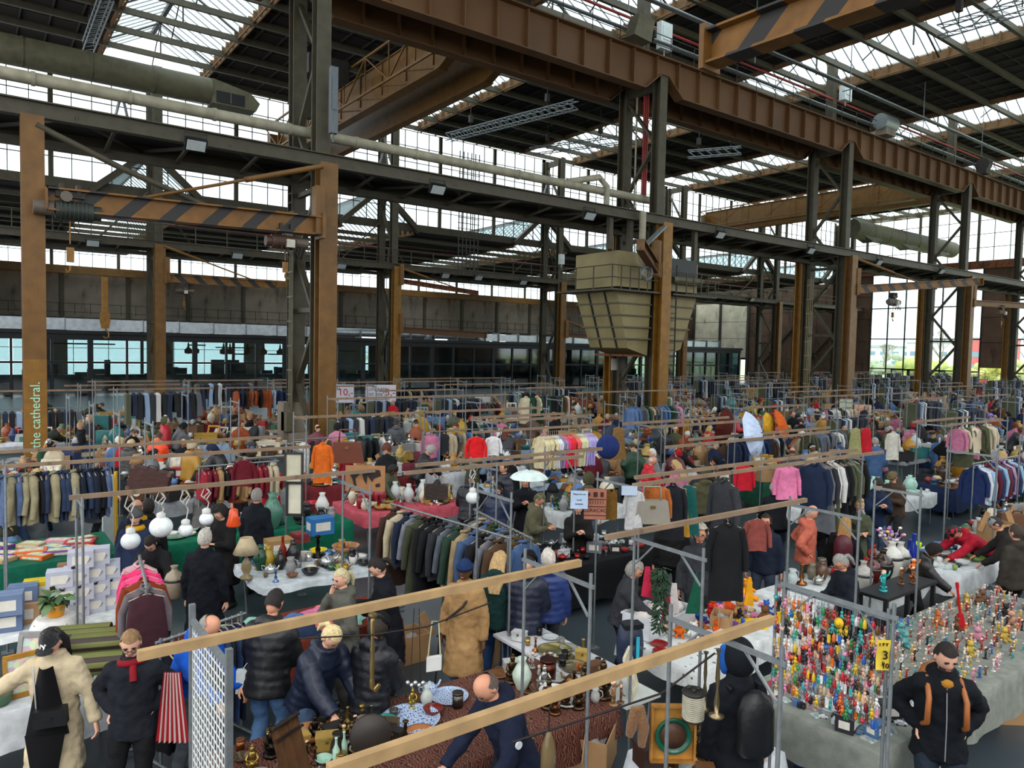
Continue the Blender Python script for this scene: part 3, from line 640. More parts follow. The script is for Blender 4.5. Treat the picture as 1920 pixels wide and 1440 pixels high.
r = E('speaker_horn', (24.4, 23.9, 18.6), label='grey loudspeaker pair on the girder at top centre', cat='speaker'); O('horn_box', MB().prism([(-.6, -.4), (.5, -.5), (.7, .5), (-.3, .6)], -.3, .3, 'y'), MT['duct'], r); O('horn_mouth', MB().tube([(.65, 0, 0), (.75, 0, 0)], .35, 10), MT['black'], r)
# lighting trusses under the roof
def ltruss(a, c, label, w_=.5, m=MT['galv']):
    a, c = Vector(a), Vector(c); L = (c-a).length; d = (c-a).normalized(); n_ = d.cross(Vector((0, 0, 1))).normalized()
    r = E('lighting_truss', a, label=label, cat='truss'); b = MB()
    tr = [n_*w_/2+Vector((0, 0, w_/2)), -n_*w_/2+Vector((0, 0, w_/2)), n_*w_/2-Vector((0, 0, w_/2)), -n_*w_/2-Vector((0, 0, w_/2))]
    for t in tr: O('truss_tube', MB().tube([t, d*L+t], .035, 6), m, r)
    k = int(L/w_/1.2); s_ = L/k
    for i in range(k):
        for p, q in ((0, 1), (0, 2), (1, 3), (2, 3)): b.bar(tr[p]+d*s_*i, tr[q]+d*s_*(i+1), .03, .03)
    O('truss_lattice', b, m, r, kind='stuff')
    for t in (.2, .8): O('hoist_chain', MB().tube([d*L*t, d*L*t+Vector((0, 0, 21.9-a.z))], .03, 5).box(d*L*t+Vector((0, 0, .9)), (.25, .25, .5)), MT['dark'], r)
for i, (p, q, z) in enumerate((((165, 88), (202, -10), 20), ((840, 258), (1080, 196), 19.5), ((1290, 290), (1390, 282), 19), ((995, 284), (1160, 262), 19.5), ((1760, 60), (1960, 0), 19.5), ((880, 275), (885, 480), 19))):
    a, c = at(p[0], p[1], z), at(q[0], q[1], z) if i != 5 else None
    if i == 5: continue
    ltruss(a, c, 'silver lighting truss hung under the roof, %s' % ['at the far upper left', 'left of the hopper column top', 'behind the third column', 'across the middle skylight', 'in the top right corner'][i])
b = MB(); p = atY(881, 300, 48.5)
for q in range(6): b.box((p.x-.9+q*.36, 48.5, 14.5), (.06, .06, 9.5))
for q in range(22): b.box((p.x, 48.5, 10+q*.42), (2, .05, .05))
tag(O('vertical_grid', b, MT['dark']), 'tall dark vertical cage ladder hanging before the middle windows', 'grid')
tag(O('lifting_hook', MB().box((0, 0, 2.6), (.5, .3, 3.4)).box((0, 0, 0.6), (.8, .25, .7)).prism([(-.45, .3), (.45, .3), (.3, -.5), (-.3, -.5)], -.12, .12, 'y').tube([(0, 0, -.5), (.3, 0, -.9), (.3, 0, -1.3), (0, 0, -1.4), (-.15, 0, -1.2)], .08, 6), MT['bright_ochre'], None, atY(197, 606, 48), sc_=.62), 'yellow crane hook block hanging before the pavilion at left', 'hook')
# hopper on the second column
def hopper(X, y, w, d, z0, z1, z2, ox, label, s_=1):
    r = E('steel_hopper', (X, y, 0), label=label, cat='hopper')
    b = MB(); b.box((0, d/2, (z1+z2)/2+.1), (w, d, z2-z1-.2)); O('bin_box', b, MT['cream'], r)
    vs = [(-w/2, 0, z1), (w/2, 0, z1), (w/2, d, z1), (-w/2, d, z1), (-w/2+ox, .15, z0), (w/2, .15, z0-.35), (w/2, d-.15, z0-.35), (-w/2+ox, d-.15, z0)]
    if s_ < 0: vs = [(-x, yy, z) for x, yy, z in vs]
    O('tapered_chute', MB().add(vs, [(0, 1, 2, 3), (7, 6, 5, 4), (0, 4, 5, 1), (1, 5, 6, 2), (2, 6, 7, 3), (3, 7, 4, 0)]), MT['cream'], r)
    for i in range(1, 5):
        t = i/5; z = z1+(z0-z1)*t; xl = -w/2+ox*t
        xa, xb = (xl, w/2) if s_ > 0 else (-w/2, -xl)
        O('rib', MB().box(((xa+xb)/2, d/2, z-.1*t), (xb-xa+.1, d+.08, .07)), MT['duct'], r)
    for t in (.28, .66):
        yy = d*t; a = Vector((-w/2*s_, yy, z1)); c = Vector((-(w/2-ox)*s_, yy, z0)); O('rib', MB().bar(a+Vector((-.04*s_, 0, 0)), c+Vector((-.04*s_, 0, 0)), .07, .07), MT['dark'], r)
    O('platform', MB().box((-.35*s_, d/2-.1, z1), (w+1.1, d+.9, .08)), MT['olive'], r)
    for zz in (.55, 1.1): O('platform_rail', MB().tube([(-w/2-.8 if s_ > 0 else w/2+.8, d+.3, z1+zz), (-w/2-.8 if s_ > 0 else w/2+.8, -.5, z1+zz), (w/2 if s_ > 0 else -w/2, -.5, z1+zz)], .025, 5), MT['olive'], r)
    for q in range(4): O('rail_post', MB().box((-(w/2+.8)*s_, -.5+q*(d+.8)/3, z1+.55), (.04, .04, 1.1)), MT['olive'], r); O('rail_post', MB().box((-(w/2+.8)*s_+(q+1)*w/4*s_, -.5, z1+.55), (.04, .04, 1.1)), MT['olive'], r)
    O('bottom_plate', MB().box((w/4*s_, d/2, z0-.35), (w/2, d*.8, .1)), MT['rust'], r)
    return r
hopper(25.2, 24.5, 2.3, 2.9, 4.3, 6.95, 8.8, .95, 'cream painted steel hopper with taper chute on the left of the second near column')
r = hopper(28.6, 24.5, 2.2, 2.9, 4.3, 6.95, 8.6, .95, 'shaded olive steel hopper on the right of the second near column', -1)
O('cover_panel', MB().box((0, -.05, 8.3), (1.9, .06, .9)), MT['black'], r); O('roller', MB().tube([(-1, -.2, 7.7), (1.1, -.2, 7.7)], .18, 10), MT['duct'], r)
b = MB()
for q in (0, .45): b.box((27.35+q, 24.2, 5.5), (.05, .05, 5.8))
for i in range(16): b.box((27.57, 24.2, 2.8+i*.36), (.45, .04, .04))
tag(O('access_ladder', b, MT['dark']), 'dark access ladder between the two hopper bins', 'ladder')
for i, (x, z1_) in enumerate(((23.6, 8.8), (24.9, 8.8), (29.5, 8.6))): tag(O('hanger_post', MB().box((x, 24.6, (z1_+10.3)/2), (.22, .22, 10.3-z1_)), MT['olive']), 'olive hanger post holding the hopper, %s' % ['outer left', 'inner left', 'right hand'][i], 'post')
tag(O('downpipe', MB().tube([(25.1, 24.0, 10.6), (25.1, 24.0, 8.4), (25.6, 24, 8.1)], .16, 10), MT['pipe']), 'white downpipe in front of the cream hopper', 'pipe')
tag(O('sign_board', MB().box((0, 0, 0), (.5, .03, .6)).box((0, -.02, .1), (.3, .02, .25)), MT['pla'], None, atY(1153, 683, 26.9), col='d8cfc4'), 'small notice with red mark on the hopper column', 'sign')
# ================================================================== people
def loft(mb, secs, n=14, mi=0, caps=True):
    vs = []
    for c, rx, ry, ax, ay in secs:
        c = Vector(c); vs += [c+ax*(rx*cos(2*pi*k/n))+ay*(ry*sin(2*pi*k/n)) for k in range(n)]
    fs = [(i*n+k, i*n+(k+1) % n, (i+1)*n+(k+1) % n, (i+1)*n+k) for i in range(len(secs)-1) for k in range(n)]
    mb.add(vs, fs, mi, True)
    if caps: mb.add(vs[:n], [tuple(range(n-1, -1, -1))], mi, True); mb.add(vs[-n:], [tuple(range(n))], mi, True)
    return mb
_tex = bpy.data.textures.new('folds', 'CLOUDS'); _tex.noise_scale = .11; _tex.noise_depth = 2
def remesh(mb, vox, name, sm=3, fold=0.0):
    me = fixn(mb.mesh(name)); o = bpy.data.objects.new('tmp', me); COL.objects.link(o)
    m = o.modifiers.new('r', 'REMESH'); m.mode = 'VOXEL'; m.voxel_size = vox; m.use_smooth_shade = True
    if sm: q = o.modifiers.new('s', 'SMOOTH'); q.iterations = sm; q.factor = .5
    if fold: d = o.modifiers.new('d', 'DISPLACE'); d.texture = _tex; d.strength = fold; d.mid_level = .5
    dg = bpy.context.evaluated_depsgraph_get(); r = bpy.data.meshes.new_from_object(o.evaluated_get(dg)); r.name = name
    bpy.data.objects.remove(o); bpy.data.meshes.remove(me)
    r.polygons.foreach_set('use_smooth', [True]*len(r.polygons)); return r
def joinmesh(me, mb, name):
    b = MB(); b.v = [tuple(v.co) for v in me.vertices]; b.f = [tuple(p.vertices) for p in me.polygons]; b.m = [0]*len(b.f); b.sm = [True]*len(b.f)
    b.merge(mb); r = b.mesh(name); bpy.data.meshes.remove(me); return r
def ik(a, c, l1, l2, pole):
    a, c = Vector(a), Vector(c); d = c-a; L = min(d.length, l1+l2-.005)
    if L < 1e-3: L = .05
    u = d.normalized(); c2 = a+u*L; t = (l1*l1-l2*l2+L*L)/(2*L); h = sqrt(max(l1*l1-t*t, 0)); p = Vector(pole); p = (p-u*p.dot(u)).normalized()
    return a+u*t+p*h, c2
POSE = {  # lean, head pitch, head yaw, right hand, left hand, right foot, left foot, pelvis z, pelvis y
 'stand': (2, 5, 0, (-.27, -.05, .78), (.27, -.05, .78), (-.11, 0), (.11, 0), .93, 0),
 'pocket': (3, 25, 10, (-.165, -.01, .985), (.165, -.01, .985), (-.11, -.02), (.11, .03), .93, 0),
 'walk': (5, 12, 0, (-.26, -.18, .85), (.26, .14, .82), (-.09, .24), (.09, -.26), .90, 0),
 'lean': (24, 40, 0, (-.16, -.48, .92), (.22, -.40, .88), (-.13, .05), (.13, .1), .92, .08),
 'hold': (8, 38, 0, (-.06, -.34, 1.12), (.08, -.33, 1.13), (-.11, 0), (.11, .03), .93, 0),
 'reach': (12, 30, -15, (-.22, -.52, 1.0), (.27, -.08, .84), (-.13, -.05), (.12, .08), .92, 0),
 'side': (6, 20, 45, (-.30, -.1, .86), (.12, -.3, 1.05), (-.1, 0), (.12, 0), .93, 0),
 'bend': (62, 30, 0, (-.2, -.72, .78), (.2, -.70, .8), (-.14, .12), (.14, .0), .90, .2),
 'sit': (10, 25, 0, (-.14, -.42, .82), (.14, -.42, .82), (-.13, -.42), (.13, -.40), .52, .05),
 'crouch': (40, 20, 0, (-.12, -.5, .6), (.12, -.5, .6), (-.13, -.1), (.13, -.05), .55, .2),
 'chin': (4, 15, 30, (-.05, -.17, 1.42), (.2, -.2, 1.05), (-.11, 0), (.11, 0), .93, 0),
 'armout': (4, 35, -8, (-.72, -.2, 1.02), (.36, -.1, .84), (-.11, .05), (.11, -.05), .93, 0),
 'phone': (4, 12, 0, (-.05, -.3, 1.22), (.06, -.3, 1.2), (-.1, 0), (.1, 0), .93, 0),
}
def skeleton(pn):
    ln, hp, hy, hr, hl, fr, fl, pz, py = POSE[pn]; a = radians(ln)
    P = Vector((0, py, pz)); d = Vector((0, -sin(a), cos(a))); nk = P+d*.50
    hd = radians(ln*.75+hp*.45); hdir = Vector((0, -sin(hd), cos(hd)))
    H = nk+hdir*.175
    S = {'P': P, 'd': d, 'nk': nk, 'H': H, 'hr': Euler((radians(ln*.6+hp), 0, radians(hy)), 'XYZ')}
    fw = Vector((0, -cos(a), -sin(a))); S['fw'] = fw
    for s_, h, f, k in ((-1, hr, fr, 'R'), (1, hl, fl, 'L')):
        sh = nk+Vector((s_*.165, 0, 0))-d*.085; el, wr = ik(sh, h, .29, .26, (s_*.55, .55, -.5)); S['s'+k], S['e'+k], S['w'+k] = sh, el, wr
        hip = P+Vector((s_*.09, 0, -.02)); kn, an = ik(hip, (f[0], f[1]+(0 if pz > .8 else 0), .09), .43, .42, (s_*.1, -1, .1)); S['h'+k], S['k'+k], S['a'+k] = hip, kn, an
    return S
X_ = Vector((1, 0, 0))
def head_mb(S, lod):
    b = MB(); R = S['hr'].to_matrix(); nu, nv = ((22, 16), (14, 10), (8, 6))[lod]
    vs = []
    for j in range(nv+1):
        th = pi*j/nv
        for k in range(nu):
            x, y, z = sin(th)*cos(2*pi*k/nu), sin(th)*sin(2*pi*k/nu), -cos(th)
            jaw = max(0, -z); px = .076*x*(1-.22*jaw*jaw-.05*jaw); pz = .118*z; py = .094*y*(1-.12*jaw)
            if y < 0:
                fr = -y; g = math.exp(-((x/.2)**2+((z+.12)/.2)**2))*fr; py -= .026*g
                py += .010*math.exp(-(((abs(x)-.40)/.17)**2+((z-.12)/.14)**2))*fr
                py -= .010*math.exp(-((x/.3)**2+((z+.85)/.2)**2)); py -= .006*math.exp(-((x/.28)**2+((z+.45)/.1)**2))*fr
            vs.append(S['H']+R @ Vector((px, py, pz)))
    b.add(vs, [(j*nu+k, j*nu+(k+1) % nu, (j+1)*nu+(k+1) % nu, (j+1)*nu+k) for j in range(nv) for k in range(nu)], 0, True)
    h = lambda x, y, z: S['H']+R @ Vector((x, y, z))
    for s_ in (-1, 1): b.ell(h(s_*.075, .008, -.008), (.012, .022, .034), 6, 5, 0, R)
    if lod < 2:
        for s_ in (-1, 1):
            b.ell(h(s_*.030, -.079, .013), (.013, .008, .006), 6, 4, 1, R); b.box(h(s_*.031, -.088, .032), (.034, .01, .007), mi=1, tilt=R)
        b.ell(h(0, -.087, -.055), (.024, .008, .008), 8, 4, 2, R)
    return b
def hand_mb(b, w, d, s_, lod, curl=.5):
    d = d.normalized(); n_ = Vector((0, 0, -1)); sd = d.cross(n_)
    if sd.length < .2: sd = Vector((s_, 0, 0))
    sd.normalize(); nn = sd.cross(d).normalized()
    if nn.z > 0: nn = -nn
    if abs(d.z) > .7: nn = Vector((-s_, 0, 0)); sd = Vector((0, -1, 0)); sd = (sd-d*sd.dot(d)).normalized(); nn = d.cross(sd); nn = nn if nn.x*(-s_) > 0 else -nn
    loft(b, [(w-d*.02, .024, .02, sd, nn), (w+d*.03, .036, .017, sd, nn), (w+d*.085, .041, .014, sd, nn)], 8 if lod < 2 else 5)
    if lod == 2: b.tube([w+d*.08, w+d*.13+nn*.03], .02, 4); return
    for i, (o, L) in enumerate(((-.030, .068), (-.010, .078), (.010, .074), (.029, .058))):
        p = w+d*.082+sd*o; q = p+(d*.8+nn*curl).normalized()*L*.55; e = q+(d*.35+nn*(curl+.5)).normalized()*L*.5
        b.tube([p, q, e], [.0095, .009, .007], 6 if lod == 0 else 4)
    p = w+d*.02+sd*(-.03); b.tube([p, p-sd*.03+d*.035+nn*.015, p-sd*.025+d*.065+nn*.03], [.012, .011, .008], 6 if lod == 0 else 4)
PC = {}
VOX = (.017, .026, .05)
def body_mesh(pn, lod):
    k = ('b', pn, lod)
    if k in PC: return PC[k]
    S = skeleton(pn); d = S['d']; fw = S['fw']; b = MB(); P, nk = S['P'], S['nk']
    loft(b, [(P-d*.08, .13, .09, X_, fw), (P+d*.1, .13, .09, X_, fw), (P+d*.35, .15, .09, X_, fw), (P+d*.46, .13, .07, X_, fw), (nk+d*.02, .055, .055, X_, fw)], 10)
    loft(b, [(nk-d*.02, .058, .06, X_, fw), (S['H']-d*.04+Vector((0, .01, 0)), .05, .055, X_, fw)], 8)
    for q in 'RL':
        b.tube([S['s'+q], S['e'+q], S['w'+q]], [.05, .04, .03], 8); b.tube([S['h'+q], S['k'+q], S['a'+q]], [.075, .05, .04], 8)
    me = remesh(b, max(VOX[lod], .026), 'person', 1)
    x = head_mb(S, lod)
    for q, s_ in (('R', -1), ('L', 1)): hand_mb(x, S['w'+q], S['w'+q]-S['e'+q], s_, lod, .35 if pn in ('stand', 'walk') else .6)
    PC[k] = joinmesh(me, x, 'person'); PC[k].materials.append(MT['skin']); PC[k].materials.append(MT['dk']); PC[k].materials.append(MT['lip']); return PC[k]
def top_mesh(pn, ty, lod):
    k = ('t', pn, ty, lod)
    if k in PC: return PC[k]
    S = skeleton(pn); d = S['d']; fw = S['fw']; P, nk = S['P'], S['nk']; b = MB(); pf = ty == 'puffer'; e = .035 if pf else .02
    N = 22
    hem = {'jacket': -.17, 'puffer': -.16, 'hoodie': -.12, 'sweater': -.06, 'coat': -.16}[ty]
    prof = [(hem, .195, .145), (-.03, .18, .13), (.12, .165, .12), (.3, .18, .125), (.39, .185, .115), (.45, .15, .1), (.48, .11, .09), (.52, .075, .075), (.56, .075, .078)]
    secs = []
    for i in range(N+1):
        h = hem+(.56-hem)*i/N
        for (a0, x0, y0), (a1, x1, y1) in zip(prof[:-1], prof[1:]):
            if a0 <= h <= a1+1e-6: t = (h-a0)/(a1-a0); rx, ry = x0+(x1-x0)*t, y0+(y1-y0)*t; break
        rg = .016*abs(sin(pi*(h-hem)/.085)) if pf and h < .45 else 0
        secs.append((P+d*h, rx+e+rg, ry+e+rg, X_, fw))
    loft(b, secs, 18)
    if ty == 'coat' or (ty in ('jacket',) and False):
        kn = (S['kR']+S['kL'])/2; hemc = Vector((P.x, (P.y+kn.y)/2+.02, max(kn.z-.06, .3)))
        Z = Vector((0, -1, 0)); loft(b, [(P+d*.02, .19, .15, X_, fw), (P+Vector((0, 0, -.12)), .215, .175, X_, Z), (hemc, .25, .24, X_, Z), (hemc+Vector((0, 0, -.03)), .24, .23, X_, Z)], 18)
    for q in 'RL':
        s_, el, w_ = S['s'+q], S['e'+q], S['w'+q]; n = 12; pts, rs = [], []
        for i in range(n+1):
            t = i/n; p = s_.lerp(el, t*2) if t < .5 else el.lerp(w_, t*2-1); pts.append(p); rs.append(.085-.03*t+(e-.02)*.8+(.012*abs(sin(pi*t*6.5)) if pf else 0))
        b.tube(pts, rs, 12); b.ell(s_, .078+e*.5, 10, 7); b.ell(el, .068, 8, 6)
    if ty in ('hoodie', 'jacket', 'puffer'): b.ell(nk-fw*.085+d*.01, (.12, .07, .075), 12, 8)
    else: b.ell(nk-fw*.02+d*.0, (.10, .085, .05), 12, 8)
    me = remesh(b, VOX[lod], 'jacket', 2 if pf else 4, 0 if lod == 2 else (.02 if pf else .045)); PC[k] = me; me.materials.append(MT['puff'] if pf else MT['fab']); return me
def bot_mesh(pn, ty, lod):
    k = ('l', pn, ty, lod)
    if k in PC: return PC[k]
    S = skeleton(pn); b = MB(); P = S['P']; fw = S['fw']; d = S['d']
    loft(b, [(P-d*.1, .15, .115, X_, fw), (P+d*.02, .165, .12, X_, fw), (P+d*.14, .15, .11, X_, fw)], 14)
    for q in 'RL':
        h, kn, an = S['h'+q], S['k'+q], S['a'+q]; w_ = 1.25 if ty == 'wide' else 1
        b.tube([h+(P-h)*.1, h.lerp(kn, .5), kn, kn.lerp(an, .5), an+Vector((0, 0, -.02))], [.098, .09, .072*w_, .066*w_, .06*w_], 12)
    me = remesh(b, VOX[lod], 'trousers', 3, 0 if lod == 2 else .035); me.materials.append(MT['fab']); PC[k] = me; return me
def shoe_mesh(pn, lod):
    k = ('s', pn, lod)
    if k in PC: return PC[k]
    S = skeleton(pn); b = MB(); Z = Vector((0, 0, 1)); Y = Vector((0, -1, 0)); n = 10 if lod < 2 else 6
    for q in 'RL':
        a = S['a'+q]; g = Vector((a.x, a.y, 0))
        loft(b, [(g+Vector((0, .075, .05)), .03, .045, X_, Z), (g+Vector((0, .04, .055)), .042, .055, X_, Z), (g+Vector((0, -.04, .05)), .046, .05, X_, Z), (g+Vector((0, -.12, .036)), .05, .034, X_, Z), (g+Vector((0, -.185, .026)), .03, .022, X_, Z)], n)
    me = b.mesh('shoes'); me.materials.append(MT['pla']); PC[k] = me; return me
def hair_mesh(pn, ty, lod):
    k = ('h', pn, ty, lod)
    if k in PC: return PC[k]
    S = skeleton(pn); R = S['hr'].to_matrix(); h = lambda x, y, z: S['H']+R @ Vector((x, y, z)); b = MB(); rnd = random.Random(5); nu, nv = (22, 16) if lod == 0 else (14, 10)
    m = 'hair'
    def shell(rx, ry, rz, keep, jit=0, oy=.008, oz=.006):
        vs = []
        for j in range(nv+1):
            for q in range(nu):
                th = pi*j/nv; x, y, z = sin(th)*cos(2*pi*q/nu), sin(th)*sin(2*pi*q/nu), -cos(th); f = 1+rnd.uniform(-jit, jit)
                vs.append(h(rx*x*f, ry*y*f+oy, rz*z*f+oz))
        fs = []
        for j in range(nv):
            for q in range(nu):
                th = pi*(j+.5)/nv; x, y, z = sin(th)*cos(2*pi*(q+.5)/nu), sin(th)*sin(2*pi*(q+.5)/nu), -cos(th)
                if keep(x, y, z): fs.append((j*nu+q, j*nu+(q+1) % nu, (j+1)*nu+(q+1) % nu, (j+1)*nu+q))
        b.add(vs, fs, 0, True)
    scalp = lambda x, y, z: z > .62 or (y > -.35 and z > .12) or (y > .1 and z > -.5)
    if ty in ('short', 'long', 'pony', 'bun', 'bob'): shell(.085, .103, .126, scalp, .03)
    if ty == 'bald': shell(.083, .101, .122, lambda x, y, z: y > -.1 and -.45 < z < .45, .02)
    if ty == 'curly': shell(.118, .125, .15, lambda x, y, z: z > .55 or (y > -.35 and z > -.6), .10, .02, .02)
    if ty == 'long': loft(b, [(h(0, .045, .06), .09, .07, R @ X_, R @ Vector((0, 1, 0))), (h(0, .07, -.08), .105, .06, R @ X_, R @ Vector((0, 1, 0))), (S['nk']-S['fw']*.13-S['d']*.08, .11, .04, X_, S['fw']), (S['nk']-S['fw']*.15-S['d']*.22, .07, .025, X_, S['fw'])], 12)
    if ty == 'bob': shell(.10, .112, .135, lambda x, y, z: y > -.3 and z > -.85, .03, .012, -.01)
    if ty == 'pony': b.tube([h(0, .1, .03), h(0, .14, 0), h(0, .15, -.08), h(0, .13, -.17)], [.02, .032, .03, .012], 8)
    if ty == 'bun': b.ell(h(0, .03, .14), (.05, .05, .042), 10, 7)
    if ty == 'beanie': shell(.094, .108, .14, lambda x, y, z: z > .22, 0, .004, .004); n0 = len(b.v); b.lathe([(.094, 0), (.101, .0), (.101, .04), (.094, .045)], 16, (0, 0, 0)); b.v[n0:] = [tuple(h(v[0], v[1]*1.13+.004, v[2]+.022)) for v in b.v[n0:]]; m = 'fab'
    if ty == 'cap':
        shell(.088, .104, .128, lambda x, y, z: z > .25, 0, .004, .004); m = 'fab'
        b.grid(lambda u, v: h((u-.5)*.15, -.09-.075*v*(1-(2*u-1)**2*.55), .034-.012*v+.012*(1-(2*u-1)**2)), 8, 3)
    if ty == 'hood': shell(.125, .13, .16, lambda x, y, z: (z > -.7 and (y > -.55 or z > .75)), 0, .02, .0); m = 'fab'
    me = b.mesh('hair'); me.materials.append(MT[m]); PC[k] = me; return me
MT['dk'] = mat('eyes_and_brows', '1f1712', .5); MT['lip'] = mat('lips', '9a5a4e', .5)
SK = {'p': 'd9a68c', 'w': 'c98f72', 'm': 'a8724e', 'd': '5d3c28'}
npers = 0
def person(x, y, rz, pose, top, tc, bc, hair='short', hc='3a2a1c', skin='w', lod=1, h=1.75, label=None, group=None, bt='slim', hat=None, hatc=None, shoes='1c1c1e', hairname=None, z=0):
    """rz 0 faces the viewer side (-Y)."""
    global npers; npers += 1
    s = h/1.75*1.0; r = O('person', body_mesh(pose, lod), MT['skin'], None, (x, y, z), rz, col=SK.get(skin, skin), sc_=s)
    tag(r, label, 'person', group)
    O({'coat': 'coat', 'sweater': 'sweater', 'hoodie': 'hoodie'}.get(top, 'jacket'), top_mesh(pose, top, lod), MT['fab'], r, col=tc)
    O('trousers', bot_mesh(pose, bt, lod), MT['fab'], r, col=bc)
    if lod < 2: O('shoes', shoe_mesh(pose, lod), MT['pla'], r, col=shoes)
    if hair: O('hair', hair_mesh(pose, hair, min(lod, 1) if lod else 0), MT['hair'], r, col=hc)
    if hat: O({'beanie': 'beanie', 'cap': 'cap', 'hood': 'hood'}[hat], hair_mesh(pose, hat, min(lod, 1) if lod else 0), MT['fab'], r, col=hatc)
    return r
def P_(px, py, h, phi, *a, **k):       # head top seen at photo pixel px, py; phi 0 faces the viewer, 90 faces right
    H = skeleton(a[0])['H']; s = h/1.75; p = at(px, py, (H.z+.11)*s); rz = radians(phi-36.5)
    ox, oy = H.x*s, H.y*s; return person(p.x-(ox*cos(rz)-oy*sin(rz)), p.y-(ox*sin(rz)+oy*cos(rz)), rz, *a, h=h, **k)
def glasses(r, pose):
    S = skeleton(pose); R = S['hr'].to_matrix(); hh = lambda x, y, z: S['H']+R @ Vector((x, y, z)); b = MB()
    for s_ in (-1, 1): b.tube([hh(s_*.032+.02*cos(t*pi/5), -.103, .012+.017*sin(t*pi/5)) for t in range(11)], .0025, 4, caps=False); b.tube([hh(s_*.05, -.103, .015), hh(s_*.078, -.02, .01)], .0025, 4)
    b.tube([hh(-.012, -.105, .015), hh(.012, -.105, .015)], .0025, 4); O('glasses', b, MT['dk'], r)
# ================================================================== goods, garments, stalls
def F(c): return C3(c)
G = {}
def defg(kind, *parts): G[kind] = parts
def build_goods():
    L = lambda prof, n=14, **k: MB().lathe(prof, n, **k)
    defg('vase', ('vase', L([(.05, 0), (.055, .01), (.10, .12), (.105, .17), (.06, .26), (.035, .30), (.05, .34), (.045, .34), (.03, .3)]), 'cer', None))
    defg('floor_vase', ('vase', L([(.07, 0), (.09, .02), (.15, .2), (.16, .32), (.12, .42), (.05, .47), (.045, .52), (.065, .55), (.04, .53)], 18), 'cer', None), ('rim_band', L([(.163, .3), (.166, .32), (.163, .34)], 18), 'cer', '3a3a3a'))
    defg('bottle', ('bottle', L([(.035, 0), (.037, .01), (.037, .16), (.014, .21), (.013, .27), (.016, .275), (.016, .285), (0, .285)], 10), 'cer', None))
    defg('jug', ('jug', L([(.05, 0), (.08, .08), (.07, .15), (.045, .2), (.06, .24)], 12).tube([(.055, 0, .21), (.11, 0, .19), (.12, 0, .12), (.075, 0, .07)], .01, 6), 'cer', None))
    defg('teapot', ('teapot', L([(.04, 0), (.08, .03), (.085, .07), (.05, .11), (.02, .115), (.012, .135), (.0, .14)], 14).tube([(.07, 0, .05), (.12, 0, .08), (.14, 0, .12)], [.018, .013, .01], 7).tube([(-.075, 0, .09), (-.13, 0, .1), (-.13, 0, .05), (-.08, 0, .03)], .008, 6), 'met', None))
    defg('bowl', ('bowl', L([(.04, 0), (.09, .03), (.12, .075), (.115, .075), (.08, .035), (0, .015)], 16), 'cer', None))
    defg('plate', ('plate', L([(.06, 0), (.13, .02), (.16, .025), (.13, .028), (.07, .01), (0, .008)], 20), 'cer', None))
    defg('plate_stack', ('plate', MB().lathe([(.06, 0), (.11, .015), (.12, .02), (.11, .03), (.12, .035), (.11, .045), (.12, .05), (.11, .06), (.12, .065), (.08, .06), (0, .055)], 16), 'cer', None))
    defg('cup', ('cup', L([(.025, 0), (.038, .03), (.042, .08), (.037, .08), (.03, .02), (0, .015)], 10).tube([(.04, 0, .07), (.065, 0, .06), (.06, 0, .03), (.035, 0, .025)], .005, 5), 'cer', None))
    defg('candlestick', ('candlestick', L([(.06, 0), (.062, .015), (.02, .04), (.03, .09), (.012, .13), (.022, .17), (.012, .2), (.035, .23), (.02, .24), (0, .24)], 10), 'met', None))
    defg('table_lamp', ('lamp', L([(.07, 0), (.075, .02), (.03, .05), (.06, .12), (.05, .2), (.015, .25), (.015, .33)], 12), 'cer', '8a7a58'), ('lamp_shade', L([(.15, .30), (.07, .48), (.065, .48), (.145, .30)], 16), 'fab', None))
    defg('box', ('box', MB().box((0, 0, .1), (.28, .2, .2)).box((0, 0, .201), (.28, .04, .004), mi=0), 'pla', None), ('label_print', MB().box((0, -.102, .1), (.18, .004, .1)).box((-.142, 0, .1), (.004, .12, .09)), 'pla', 'd8d4c8'))
    bx = MB()
    for s_ in (-1, 1): bx.box((s_*.19, 0, .13), (.008, .28, .26)).box((0, s_*.14, .13), (.38, .008, .26)).bar((s_*.19, 0, .26), (s_*.27, 0, .30), .28, .006, up=(0, 1, 0))
    bx.box((0, 0, .01), (.38, .28, .01)); defg('carton', ('carton', bx, 'pla', 'a8845c'), ('packed_wares', MB().ell((-.08, 0, .16), (.08, .1, .07), 8, 5).ell((.08, .03, .15), (.09, .08, .08), 8, 5).box((0, -.06, .14), (.2, .08, .1)), 'cer', None))
    defg('crate', ('crate', MB().box((0, 0, .02), (.5, .34, .03)).box((-.25, 0, .13), (.015, .34, .24)).box((.25, 0, .13), (.015, .34, .24)).box((0, -.17, .13), (.5, .015, .24)).box((0, .17, .13), (.5, .015, .24)).box((0, -.175, .24), (.53, .03, .02)).box((0, .175, .24), (.53, .03, .02)), 'pla', None), ('packed_wares', MB().ell((-.1, 0, .2), (.12, .12, .09), 8, 5).ell((.12, .02, .2), (.11, .1, .1), 8, 5), 'fab', 'c0b8b0'))
    defg('book', ('book', MB().box((0, 0, .004), (.16, .22, .008)).box((0, 0, .036), (.16, .22, .008)).box((-.078, 0, .02), (.006, .22, .036)), 'pla', None), ('page_block', MB().box((.003, 0, .02), (.148, .21, .026)), 'pla', 'd8d0bc'))
    defg('book_stack', ('book', MB().box((0, 0, .02), (.17, .24, .038)).box((.01, .0, .058), (.16, .22, .034), .1).box((0, 0, .093), (.15, .21, .03), -.12), 'pla', None), ('page_edges', MB().box((.01, 0, .02), (.157, .232, .026)).box((.018, 0, .058), (.15, .212, .024), .1), 'pla', 'd8d0bc'))
